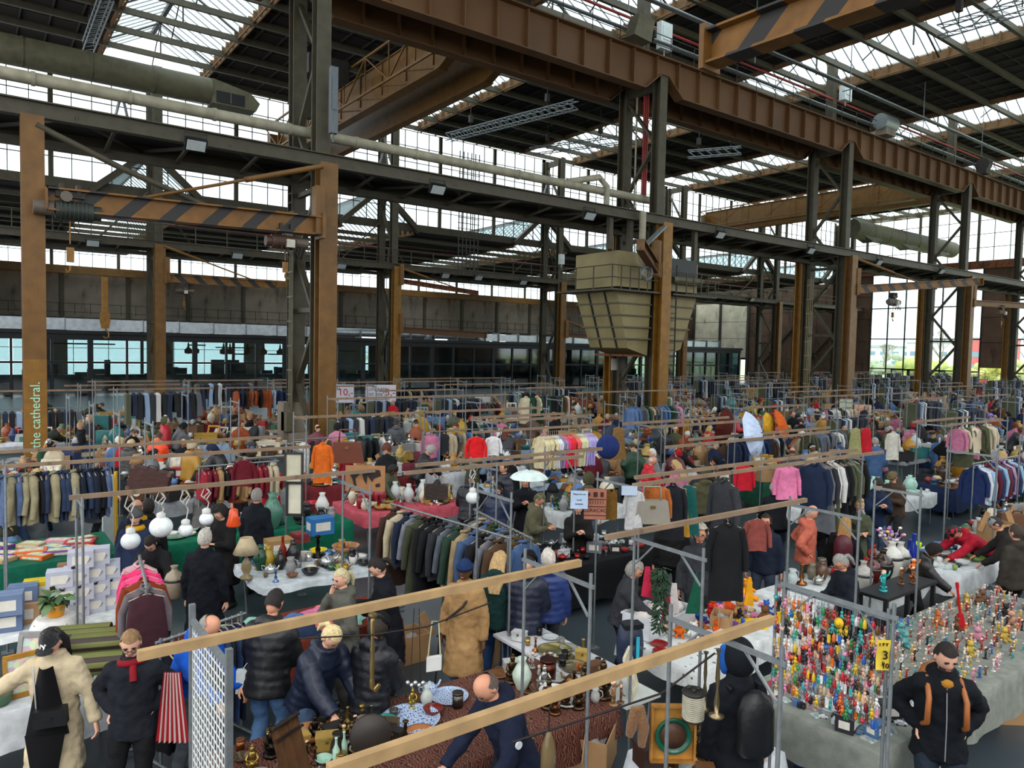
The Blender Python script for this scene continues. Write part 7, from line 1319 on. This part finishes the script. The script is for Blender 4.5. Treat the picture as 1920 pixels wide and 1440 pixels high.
for a in ((938, 1035, 1.7, 165, 'hold', 'jacket', '10302e', '28446c', 'long', 'b89868', 'p', 0, 'blond woman in a dark teal jacket and jeans seen from behind', None, None), (992, 1035, 1.76, 160, 'hold', 'puffer', '181e30', '181b20', 'short', '141210', 'p', 0, 'person in a navy diamond quilted jacket and black beanie from behind', 'beanie', '0e0f12'), (1028, 1030, 1.68, 190, 'stand', 'puffer', '283a70', '44464a', 'bob', 'd0c8bc', 'p', 0, 'white haired woman in a mid blue quilted jacket', None, None),
  (912, 1262, 1.80, -50, 'lean', 'jacket', '151c30', '1a1c22', 'bald', '5c5048', 'w', 0, 'bald man in a navy jacket bending over the carpet', None, None), (385, 993, 1.8, 172, 'stand', 'coat', '0e121a', '0e1014', 'short', 'c0bcb0', 'p', 0, 'white haired man in a long navy coat seen from behind', None, None), (482, 917, 1.8, 165, 'stand', 'coat', '10151c', '14161a', 'short', '9c9890', 'w', 1, 'grey haired man in a black coat by the green pierced vase', None, None),
  (282, 1005, 1.66, 10, 'lean', 'jacket', '1e1e20', '1c1c1e', 'long', '1a1210', 'p', 1, 'dark haired woman bending over with a striped scarf', None, None), (254, 957, 1.68, 12, 'stand', 'jacket', '24304a', '1c1c1e', 'short', 'a08060', 'p', 1, 'woman in a grey beanie and yellow scarf', 'beanie', '55575a'), (257, 938, 1.8, 185, 'stand', 'jacket', '1c2436', '1c1c1e', 'bald', '6a625c', 'w', 1, 'balding man with his back turned behind the yellow scarf', None, None), (278, 936, 1.72, 180, 'stand', 'jacket', '1a1a1c', '1c1c1e', 'bob', '241c18', 'w', 1, 'dark bobbed person beside the balding man', None, None),
  (412, 950, 1.68, -25, 'hold', 'coat', '181718', '141416', 'curly', '17110e', 'p', 1, 'woman with curly black hair and a yellow patterned bag', None, None), (22, 903, 1.78, 120, 'pocket', 'hoodie', '34382c', '7090b8', 'short', '302218', 'w', 1, 'man in an olive hooded jacket and pale jeans at far left', None, None), (192, 868, 1.68, 100, 'reach', 'coat', '707478', '26262a', 'long', '4c241c', 'p', 1, 'woman with long auburn hair in a grey coat', None, None), (298, 812, 1.76, 180, 'hold', 'puffer', 'f04818', '3c424c', 'short', '4c3420', 'w', 1, 'person in a bright orange padded jacket', None, None),
  (246, 824, 1.66, 170, 'hold', 'puffer', '3a3a38', '202022', 'bob', 'c0ac80', 'p', 1, 'blond person in a dark grey padded coat', None, None), (736, 874, 1.68, 50, 'lean', 'coat', '4c5240', '26262a', 'curly', '15100d', 'd', 1, 'woman with an afro and an olive shawl', None, None), (743, 786, 1.82, 190, 'stand', 'puffer', '3c4044', '507098', 'short', '3c3c3e', 'w', 1, 'man in a grey quilted jacket and jeans at the maroon cloth', 'beanie', '3a3a3c'), (1522, 948, 1.8, 75, 'pocket', 'hoodie', 'b4604c', '3c3e3c', 'bald', '9c948c', 'w', 0, 'bald man in a salmon pink hooded sweater', None, None),
  (1612, 938, 1.68, -5, 'hold', 'coat', '464c38', '54687c', 'bun', 'b89c70', 'p', 1, 'woman with a blond bun in an olive parka', None, None), (1586, 968, 1.64, 150, 'stand', 'sweater', '101012', '1a1a1c', 'long', 'a47c48', 'p', 1, 'long haired blond girl with a maroon backpack', None, None), (1574, 891, 1.8, -95, 'stand', 'jacket', '14181c', '1c1c20', 'short', 'b8b8b4', 'w', 1, 'grey haired man in profile with glasses and black jacket', None, None), (1532, 914, 1.76, -5, 'stand', 'jacket', '1a1c20', '1a1a1c', 'short', '2a2018', 'w', 1, 'man with a moustache and an olive cap', 'cap', '5c5a38'),
  (1647, 898, 1.78, -5, 'phone', 'jacket', '18263e', '40546c', 'short', '2a2018', 'p', 1, 'young man in a navy jacket and dark beanie holding a phone', 'beanie', '34382f'), (1674, 885, 1.78, -60, 'hold', 'jacket', '44362a', '2a2a2c', 'short', '3a2a1c', 'p', 1, 'person in a brown beanie looking down beside the navy jacket', 'beanie', '6a5c40'), (1790, 985, 1.78, -80, 'bend', 'jacket', 'a0182c', '0e0f12', 'short', '2a2420', 'w', 0, 'man in a red and black plaid shirt bending far over', 'cap', '121214'), (1577, 1040, 1.66, -80, 'hold', 'jacket', '181c26', '1a1a1c', 'pony', '8c8c88', 'w', 0, 'grey haired man in glasses and dark jacket beside the vases', None, None),
  (1752, 1022, 1.5, 60, 'lean', 'puffer', '1c1c1a', '1a1a1c', 'short', '141210', 'm', 1, 'person crouching in a dark brown hood beside the plaid shirt', 'hood', '1e1c1a'), (1313, 988, 1.76, -10, 'stand', 'jacket', '34363a', '242426', 'curly', 'b0a898', 'w', 0, 'older person with curly grey hair and glasses in a dark jacket', None, None), (1192, 1052, 1.68, 75, 'reach', 'sweater', '323337', '141416', 'bob', '8c8880', 'w', 0, 'grey haired person in a charcoal fleece at the sun cloth', None, None), (1262, 950, 1.8, 175, 'stand', 'hoodie', '1a1819', '1a1a1c', 'bald', '17130f', 'w', 1, 'balding man in a black hooded sweater from behind', None, None),
  (1224, 856, 1.76, 90, 'reach', 'puffer', 'c01828', '2a2a2e', 'bald', 'c8c4bc', 'w', 1, 'bald man in a bright red jacket', None, None), (1223, 842, 1.78, -70, 'stand', 'coat', '7c8082', '2a2a2e', 'short', 'dcdcd8', 'p', 1, 'white haired person in a grey coat behind the red jacket', None, None), (986, 892, 1.74, 0, 'phone', 'coat', '101217', '17171a', 'short', '6a625c', 'w', 1, 'person in a black coat under the pale umbrella', None, None), (1085, 940, 1.68, 5, 'phone', 'jacket', '1c1b1a', '26262a', 'bob', '1a1614', 'p', 1, 'woman in black with a beige waistcoat looking at her phone', None, None),
  (1012, 925, 1.74, 60, 'hold', 'jacket', '5a5844', '3a3a34', 'short', '2a2018', 'w', 1, 'man in a camouflage jacket left of the red bag', None, None), (1452, 905, 1.78, 175, 'lean', 'jacket', '181a1e', '2c3444', 'short', 'a8a49c', 'w', 1, 'grey haired man leaning in a black jacket under the pink blazer', None, None), (1868, 970, 1.74, -120, 'lean', 'jacket', '242220', '1a1a1c', 'short', '2a2420', 'w', 1, 'person in a grey cap leaning behind the plaid shirt', 'cap', '7c7e80'), (1905, 985, 1.74, -160, 'stand', 'jacket', '34302a', '1a1a1c', 'short', '3a3028', 'w', 1, 'person in a brown jacket at the far right edge', None, None),
  (1436, 965, 1.72, -25, 'stand', 'jacket', '182030', '2c3444', 'bob', '241c18', 'w', 1, 'woman in glasses and navy jacket behind the dusty red top', None, None), (1340, 856, 1.76, 60, 'lean', 'jacket', '3a3228', '2a2a2c', 'short', '1a1614', 'w', 1, 'man in a black beanie and brown jacket leaning', 'beanie', '101112'), (1322, 878, 1.78, 180, 'stand', 'jacket', '4c4a34', '2a2a2c', 'short', '1a1614', 'w', 1, 'person in a camouflage jacket seen from behind', 'hood', '44422e'), (945, 868, 1.8, -60, 'stand', 'puffer', '181c28', '24344c', 'short', '2a2018', 'w', 1, 'man with short dark hair in a black padded jacket', None, None),
  (885, 885, 1.78, 170, 'hold', 'puffer', '14161c', '1a1c22', 'short', '1a1410', 'w', 1, 'person in a black shiny jacket by the frosted globe', None, None), (935, 905, 1.7, 165, 'hold', 'puffer', '182440', '1c2c48', 'short', '141210', 'w', 1, 'person in a navy padded jacket and black beanie by the globe', 'beanie', '101114'), (1104, 888, 1.74, 175, 'stand', 'hoodie', '4c4a38', '5a6470', 'short', '3a2a1c', 'w', 1, 'person in an olive hooded coat behind the note', 'hood', '46442f'), (1165, 822, 1.72, 190, 'stand', 'hoodie', '4c3424', '2a2a2c', 'bob', 'b08850', 'p', 1, 'blond person in a brown hooded jacket', None, None),
  (1113, 825, 1.7, 10, 'chin', 'coat', '12141a', '1a1a1c', 'short', '4c1c1c', 'p', 1, 'woman with dark red hair in a black coat', None, None), (790, 770, 1.72, 180, 'stand', 'puffer', 'a88428', '2a2a2c', 'short', '3a2a1c', 'w', 2, 'person in a mustard padded jacket', 'hood', 'a88428'), (1412, 752, 1.74, 175, 'lean', 'jacket', 'a89030', '1a1a1c', 'short', 'b0a898', 'w', 2, 'person in a yellow jacket with a black strap', None, None), (1857, 776, 1.72, 170, 'lean', 'puffer', '9880c8', '34343c', 'short', '4c3c34', 'w', 2, 'person in a lilac hooded jacket', 'hood', '9880c8'),
  (737, 750, 1.78, 175, 'stand', 'jacket', 'b82430', '24242a', 'bald', '9c9490', 'w', 2, 'man in a red jacket far behind the grey quilted jacket', None, None), (820, 900, 1.72, 0, 'sit', 'jacket', '2c2a28', '1a1a1c', 'short', '2a2018', 'w', 1, 'seated seller behind the dark satchel', None, None), (112, 800, 1.76, 160, 'bend', 'jacket', '2c3028', '22242a', 'short', '8c7c60', 'w', 1, 'man in a dark olive jacket bending with a white stick', None, None), (150, 792, 1.7, -60, 'stand', 'jacket', '1c1e22', '22242a', 'bun', 'b08c60', 'p', 1, 'blond smiling woman in a dark jacket', None, None),
  (85, 748, 1.76, 30, 'lean', 'jacket', '2c3424', '22242a', 'short', '3a2a1c', 'w', 1, 'man in a dark green jacket leaning over white wares', None, None), (190, 755, 1.76, 100, 'bend', 'jacket', '34382a', '22242a', 'short', '3a342c', 'w', 1, 'man in an olive jacket bending right', None, None), (245, 748, 1.74, 180, 'lean', 'jacket', '9c9484', '22242a', 'short', '3a342c', 'w', 1, 'person in a beige grey jacket seen from behind', None, None), (468, 775, 1.78, -100, 'stand', 'jacket', '141518', '22242a', 'short', '8c6c48', 'w', 1, 'man in a black jacket in profile near the lattice column', None, None), (395, 905, 1.7, 178, 'lean', 'puffer', '34332f', '1c1c20', 'short', '6a6a6c', 'w', 1, 'person in a grey beanie and long dark padded coat', 'beanie', '6a6c6e')):
    px, py, h, phi, pose, top, tc, bc, hair, hc, sk, lod, lab, hat, hatc = a
    r = P_(px, py, h, phi, pose, top, tc, bc, hair, hc, sk, lod, label=lab, hat=hat, hatc=hatc)
    if 'glasses' in lab: glasses(r, pose)
    if 'red and black plaid' in lab: c = r.children[0]; c.data = c.data.copy(); c.data.materials.clear(); c.data.materials.append(MT['plaid'])
    if 'camouflage' in lab: c = r.children[0]; c.data = c.data.copy(); c.data.materials.clear(); c.data.materials.append(MT['camo'])
    if 'maroon backpack' in lab: bag_strap(r, pose, '4c1420')
    if 'yellow scarf' in lab: S = skeleton(pose); O('yellow_scarf', MB().tube([S['nk']+Vector((.1*cos(t*.63), -.01-.09*sin(t*.63), .01)) for t in range(11)], .045, 8), MT['fab'], r, col='c89418')
    if 'bending over the carpet' in lab: S = skeleton(pose); O('sleeve_badge', MB().tube([S['sL'].lerp(S['eL'], .5)+Vector((.085, 0, 0)), S['sL'].lerp(S['eL'], .5)+Vector((.098, 0, 0))], .03, 12), MT['pla'], r, col='c8ccd0')
r = P_(1385, 1205, 1.84, 195, 'stand', 'coat', '10141a', '14171c', 'short', '1a1512', 'w', 0, label='person in a long black hooded raincoat with a black backpack', hat='hood', hatc='0f1318'); bag_strap(r, 'stand', '0c0e12', packcol='0e1014')
S = skeleton('stand'); O('blue_hood_lining', MB().ell(S['H']+Vector((.1, -.04, -.03)), (.03, .07, .12), 10, 8), MT['fab'], r, col='1c54a0')
r = P_(1775, 1207, 1.84, -18, 'pocket', 'jacket', '0e1218', '1e2834', 'short', '1c1410', 'p', 0, label='bearded young man in a black zipped jacket with tan backpack straps'); bag_strap(r, 'pocket', '9c5c2c')
S = skeleton('pocket'); R_ = S['hr'].to_matrix(); O('beard', MB().ell(S['H']+R_ @ Vector((0, -.052, -.075)), (.058, .045, .04), 12, 8, 0, R_), MT['hair'], r, col='1c1410'); O('zip', MB().tube([S['nk']+Vector((0, -.12, -.05)), S['P']+Vector((0, -.185, .2)), S['P']+Vector((0, -.19, -.12))], .005, 5), MT['met'], r, col='c8c8c8'); O('mustard_sweater', MB().ell(S['nk']+Vector((0, -.075, -.03)), (.06, .05, .05), 10, 6), MT['fab'], r, col='9c6c24')
# ================================================================== the rest of the market hall
def islandmat(name, cols, rough=.8):
    m = bpy.data.materials.new(name); m.use_nodes = True; N = m.node_tree.nodes; L = m.node_tree.links; b = N['Principled BSDF']; b.inputs['Roughness'].default_value = rough
    g = N.new('ShaderNodeNewGeometry'); r = N.new('ShaderNodeValToRGB'); r.color_ramp.interpolation = 'CONSTANT'; e = r.color_ramp.elements
    for i, c in enumerate(cols):
        q = e[0] if i == 0 else (e[1] if i == 1 else e.new(i/len(cols))); q.position = i/len(cols); q.color = C3(c)
    L.new(g.outputs['Random Per Island'], r.inputs[0]); L.new(r.outputs[0], b.inputs['Base Color']); return m
MT['row'] = islandmat('mixed_clothes', [CL[k] for k in ('black', 'grey', 'charcoal', 'white', 'black', 'navy', 'brown', 'charcoal', 'red', 'black', 'olive', 'grey', 'dark green', 'beige', 'denim blue', 'charcoal brown', 'navy', 'pale blue')])
MT['clut'] = islandmat('mixed_wares', ['c8c8c4', '2a2a2c', '8a6a4c', 'b8bcc0', 'a83030', '3c5c8c', 'c8b898', '5c5c58', 'd0d0d0', 'a88c48', '3c6c50', '74482c'], .4)
rnd = random.Random(21); cnt = {}; NUM = 0
for o in list(bpy.data.objects):
    if o.parent is None and o.get('category'): n = o.name.split('.')[0]; cnt[n] = cnt.get(n, 0)+1
def can(n, lim=285):
    if cnt.get(n, 0) >= lim: return False
    cnt[n] = cnt.get(n, 0)+1; return True
GK = ['vase', 'bowl', 'jug', 'box', 'book_stack', 'casket', 'plate_stack', 'candlestick', 'table_lamp', 'statuette', 'mantel_clock', 'radio', 'basket', 'handbag', 'tin', 'picture_frame', 'crate', 'folded_garment0', 'folded_garment1', 'folded_garment2', 'suitcase', 'soft_toy', 'hat', 'cup', 'teapot', 'bottle', 'camera', 'game_box', 'pair_of_shoes', 'floor_vase', 'carton', 'serving_tray']
BIG = ['box', 'crate', 'suitcase', 'picture_frame', 'table_lamp', 'floor_vase', 'handbag', 'carton', 'basket', 'radio', 'folded_garment1', 'folded_garment2', 'vase', 'book_stack', 'mantel_clock', 'plate_stack']
GC = dict(CH, **{'red': '9c2c2c', 'navy': '24345c', 'brass': 'a88c48', 'silver': 'b0b4b4', 'rust': '8a4424', 'teal': '2c6c6c', 'tan': 'a8845c', 'dark brown': '3c2a20', 'mustard': 'a8842c'})
CLOTHC = {'white': 'c8ccd0', 'dark red': '6c2428', 'dark green': '1c4a38', 'navy': '1c2a48', 'black': '1a1b1e', 'grey': '84888c', 'beige': 'a89c84', 'pale blue': '94a8bc', 'brown': '5c4434', 'bare wooden': '9a7a54'}
pole1 = MB(); 
for y in (0, .85): pole1.tube([(0, y, 0), (0, y, 2.5)], .018, 5).box((0, y, .01), (.12, .12, .02))
pole1.box((0, .42, 2.4), (.03, .9, .035)).bar((0, .02, 2.16), (0, .25, 2.39), .02, .012); pole1 = pole1.mesh('stall_frame'); pole1.materials.append(MT['galv'])
bm_ = {}
def fbeam(L):
    k = round(L*2)/2
    if k not in bm_: bm_[k] = MB().box((0, 0, 0), (k, .05, .06)).mesh('timber_beam'); bm_[k].materials.append(MT['timber'])
    return bm_[k], k
def rowmesh(n, sp, seed):
    r = random.Random(seed); b = MB()
    for i in range(n):
        x = (i+.5)*sp; L = r.uniform(.6, 1.15); w_ = r.uniform(.17, .25); t = sp*.42; q = r.uniform(-.06, .06)
        vs = []
        for z, k in ((-.06, .35), (-.13, 1), (-.13-L*.5, .95), (-.13-L, 1.1)): vs += [(x-t*k+q*(z < -.2), -w_*k, z), (x+t*k+q*(z < -.2), -w_*k, z), (x+t*k, w_*k, z), (x-t*k, w_*k, z)]
        b.add(vs, [(j*4+a, j*4+(a+1) % 4, (j+1)*4+(a+1) % 4, (j+1)*4+a) for j in range(3) for a in range(4)]+[(15, 14, 13, 12)], 0, False)
    me = b.mesh('hanging_clothes'); me.materials.append(MT['row']); return me
ROWM = {}
def clutmesh(seed, w_):
    r = random.Random(seed); b = MB(); prof = [[(.04, 0), (.09, .1), (.05, .2), (.02, .24)], [(.06, 0), (.1, .06), (.1, .08)], [(.03, 0), (.03, .15), (.015, .25)], [(.08, 0), (.02, .03), (.02, .2), (.12, .22), (.06, .36)]]
    for i in range(56):
        x, y = r.uniform(-w_/2, w_/2), r.uniform(-.4, .4); s = r.uniform(.7, 1.3)
        if r.random() < .5: b.box((x, y, .07*s), (r.uniform(.08, .3), r.uniform(.08, .2), .14*s), r.uniform(0, 3))
        else: b.lathe([(a*s, z*s) for a, z in r.choice(prof)], 7, (x, y, 0))
    me = b.mesh('small_wares'); me.materials.append(MT['clut']); return me
CM = [clutmesh(i, 2.6) for i in range(6)]
def proj(x, y, z):
    d = Vector((x, y, z-CAM_H)); k = d.dot(CF); return 960+FPX*d.dot(CR)/max(k, .1), 720-FPX*d.dot(CU)/max(k, .1), k
def near_col(x, y, m=.8):
    for k in range(0, 5):
        if abs(x-CX(k)) < m+.4 and (YF-1.3 < y < YR+1.3 or Y2-1.2 < y < Y2R+1): return True
    return abs(x-1.42) < .9 and abs(y-24.1) < .9
TOPS = ['jacket', 'puffer', 'coat', 'hoodie', 'sweater', 'jacket', 'puffer', 'coat']; HAIRS = ['short', 'short', 'long', 'bob', 'pony', 'bald', 'bun', 'curly']; HC = {'dark': '1c1512', 'brown': '4a3424', 'blond': 'b89c68', 'grey': '9c9a94', 'white': 'd0ccc4', 'auburn': '5c2c1c'}
PCOL = ['black', 'navy', 'grey', 'charcoal', 'black', 'olive', 'brown', 'beige', 'navy', 'red', 'dark green', 'burgundy', 'charcoal', 'denim blue', 'black', 'mustard', 'pale blue', 'rust', 'pink', 'black']
used = {}
def uniq(l, alts):
    k = l
    i = 0
    while k in used and i < len(alts): k = l+' '+alts[i]; i += 1
    used[k] = 1; return k
def crowd(x, y, phi, where, k):
    if not can('person', 292) or near_col(x, y): return
    cn = rnd.choice(PCOL); tp = rnd.choice(TOPS); hn = rnd.choice(list(HC)); ht = rnd.choice([None, None, None, 'beanie', 'cap', 'hood']); hr_ = rnd.choice(HAIRS); pose = rnd.choice(['stand', 'lean', 'hold', 'walk', 'side', 'pocket', 'lean', 'reach'])
    hcn = rnd.choice(['black', 'grey', 'navy', 'red', 'olive', 'beige']); tn = {'puffer': 'padded jacket', 'hoodie': 'hooded top'}.get(tp, tp)
    lab = 'person in a %s %s with %s, %s' % (cn, tn, ('a %s %s' % (hcn, {'cap': 'cap', 'hood': 'hood'}.get(ht, 'beanie'))) if ht else hn+' hair', where)
    person(x, y, radians(phi-36), pose, tp, CL[cn], rnd.choice(['1c1c20', '2c3c58', '48648c', '34342f', '1a2030']), hr_, HC[hn], rnd.choice('ppwwwmd'), 1 if k < 13 else 2, rnd.uniform(1.62, 1.84), uniq(lab, ['standing apart', 'further along', 'at the back']), hat=ht, hatc=CL[hcn])
rows = [(5.3, 15.0, 30), (8.3, 20.0, 40), (11.4, 12.6, 50), (14.1, 9.4, 60), (16.7, -1, 97), (19.3, -1, 97), (22.0, -1, 97), (25.3, 2, 96), (28.6, 0, 96), (31.4, 0, 96), (34.2, 0, 96), (36.8, 30, 96), (39.6, 48, 96)]
ROWN = ['first', 'second', 'third', 'fourth', 'fifth', 'sixth', 'seventh', 'eighth', 'ninth', 'tenth', 'eleventh', 'twelfth', 'thirteenth', 'fourteenth', 'fifteenth', 'sixteenth', 'seventeenth', 'last']
ntab = 0
for ri, (yr, xa, xb) in enumerate(rows):
    x = xa+rnd.uniform(0, .6); mi = 0
    while x < xb:
        kk = proj(x, yr, 1)[2]; mw = 2.9 if kk < 45 else 3.4; gap = rnd.uniform(.15, .9); xc = x+mw/2; x += mw+gap
        px, py, k = proj(xc, yr+.5, .8)
        if k < 5 or px < -90 or px > 2010 or near_col(xc, yr+.5, mw/2+.2): continue
        if 7.2 < xc < 14.2 and 18 < yr < 22: continue
        w_ = '%s stall from left, %s aisle' % (ord_(mi), ROWN[ri]); mi += 1
        cn = rnd.choice(list(CLOTHC)); lod = 0 if k < 21 else 1 if k < 40 else 2; kind = rnd.choice('ggggcm'); LF = px < 600 and yr < 24; kind = 'g' if LF else kind
        where = 'on the %s table, %s' % (cn, w_)
        if can('trestle_table', 290):
            if lod < 2: table(xc-mw/2+.1, xc+mw/2-.1, yr, yr+.95, .77, '%s trestle table, %s' % (cn, w_)); cloth(xc-mw/2+.1, xc+mw/2-.1, yr, yr+.95, .772, CLOTHC[cn], rnd.choice([.12, .3, .6]), '%s cloth over the table, %s' % (cn, w_)) if cn != 'bare wooden' else None
            else: tag(O('trestle_table', MB().box((0, 0, .75), (mw-.2, .95, .05)).box((0, -.47, .5), (mw-.25, .02, .5)).box((-mw/2+.2, 0, .37), (.05, .8, .74)).box((mw/2-.2, 0, .37), (.05, .8, .74)), MT['fab'], None, (xc, yr+.47, 0), col=CLOTHC[cn]), '%s covered table, %s' % (cn, w_), 'table')
        o = bpy.data.objects.new('stall_frame', pole1)
        if can('stall_frame'): COL.objects.link(o); o.location = (xc-mw/2-.02, yr+.1, 0); tag(o, 'galvanised pole frame at the %s' % w_, 'stall frame')
        if can('timber_beam') and rnd.random() < (.15 if LF else .5 if lod < 2 else .35):
            for q in ((.1,) if rnd.random() < .5 or lod else (.1, .95)):
                me, L = fbeam(mw+gap); o = bpy.data.objects.new('timber_beam', me); COL.objects.link(o); o.location = (xc, yr+q, 2.45); tag(o, '%s timber beam over the %s' % ('front' if q < .5 else 'rear', w_), 'beam')
        ng = (30, 20, 9)[lod] if kind != 'c' else (10, 6, 3)[lod]; kk2 = GK if lod == 0 else BIG
        for i in range(ng):
            gk = rnd.choice(kk2); bn = BASEN.get(gk, gk)
            if not can(bn, 280): continue
            c = rnd.choice(list(GC)); nm = NICE.get(gk, gk.replace('_', ' '))
            good(gk, (xc-mw/2+.3+(mw-.6)*(i+.5)/ng+rnd.uniform(-.1, .1), yr+.15+.65*((i*.618) % 1), .785 if lod < 2 else .78), rnd.uniform(-.6, .6)-.4, GC[c], '%s %s %s' % (c, nm, where), '%s %s' % (plur(nm), where), rnd.uniform(.9, 1.5) if lod < 2 else rnd.uniform(1.2, 1.9), lod == 0)
        tag(O('small_wares', CM[(ri*3+mi) % 6], MT['clut'], None, (xc, yr+.5, .785), sc_=(1, 1, 1.0 if lod else .5)), 'jumble of small wares %s' % where, 'wares', None, 'stuff')
        if kind in 'cm' or (not LF and rnd.random() < .15):
            n = (11, 13, 15)[lod]; z = 2.38 if kind == 'c' else 1.75; yy = yr+(.1 if kind == 'c' else 1.25); th = rnd.sample(['black', 'navy', 'grey', 'brown', 'black', 'charcoal', 'olive', 'white', 'denim blue', 'charcoal brown', 'beige', 'black']+list(CL), 6)
            if lod < 1 or (lod < 2 and rnd.random() < .5):
                for i in range(n):
                    t = rnd.choice(['coat', 'jacket', 'shirt', 'dress', 'trousers', 'sweater', 'skirt', 'tee', 'puffer']); nn = 'hanging_'+{'tee': 'shirt', 'puffer': 'jacket'}.get(t, t)
                    if not can(nn, 270): continue
                    c = rnd.choice(th); garment(t, (xc-mw/2+.25+(mw-.5)*(i+.5)/n, yy, z), rnd.uniform(-.2, .2) if rnd.random() > .1 else 1.2, CL[c], '%s %s hanging at the %s' % (c, GN.get(t, t), w_), '%s hanging at the %s' % ((t if t == 'trousers' else plur(GN.get(t, t))), w_), rnd.randrange(3), lod == 0 and k < 16, .88)
            else:
                key = (n, rnd.randrange(7))
                if key not in ROWM: ROWM[key] = rowmesh(n, 2.5/n, key[1])
                tag(O('hanging_clothes', ROWM[key], MT['row'], None, (xc-1.25, yy, z)), 'rail of mixed clothes at the %s' % w_, 'clothes', None, 'stuff')
            if kind != 'c': tag(O('clothes_rail', MB().tube([(-mw/2+.1, 0, z+.02), (mw/2-.1, 0, z+.02)], .016, 5).tube([(-mw/2+.1, 0, 0), (-mw/2+.1, 0, z+.02)], .016, 5).tube([(mw/2-.1, 0, 0), (mw/2-.1, 0, z+.02)], .016, 5), MT['galv'], None, (xc, yy, 0)), 'steel clothes rail at the %s' % w_, 'clothes rail') if can('clothes_rail') else None
        for pr_, yo, ph in ((.8, -.42, 180), (.65, -.5, 150), (.7, 1.55, 0), (.5, -.85, 90)):
            if rnd.random() < pr_*(1 if k < 60 else .75): crowd(xc+rnd.uniform(-mw/2, mw/2), yr+yo+rnd.uniform(-.12, .12), ph+rnd.uniform(-40, 40), w_.replace(' from left', ''), k)
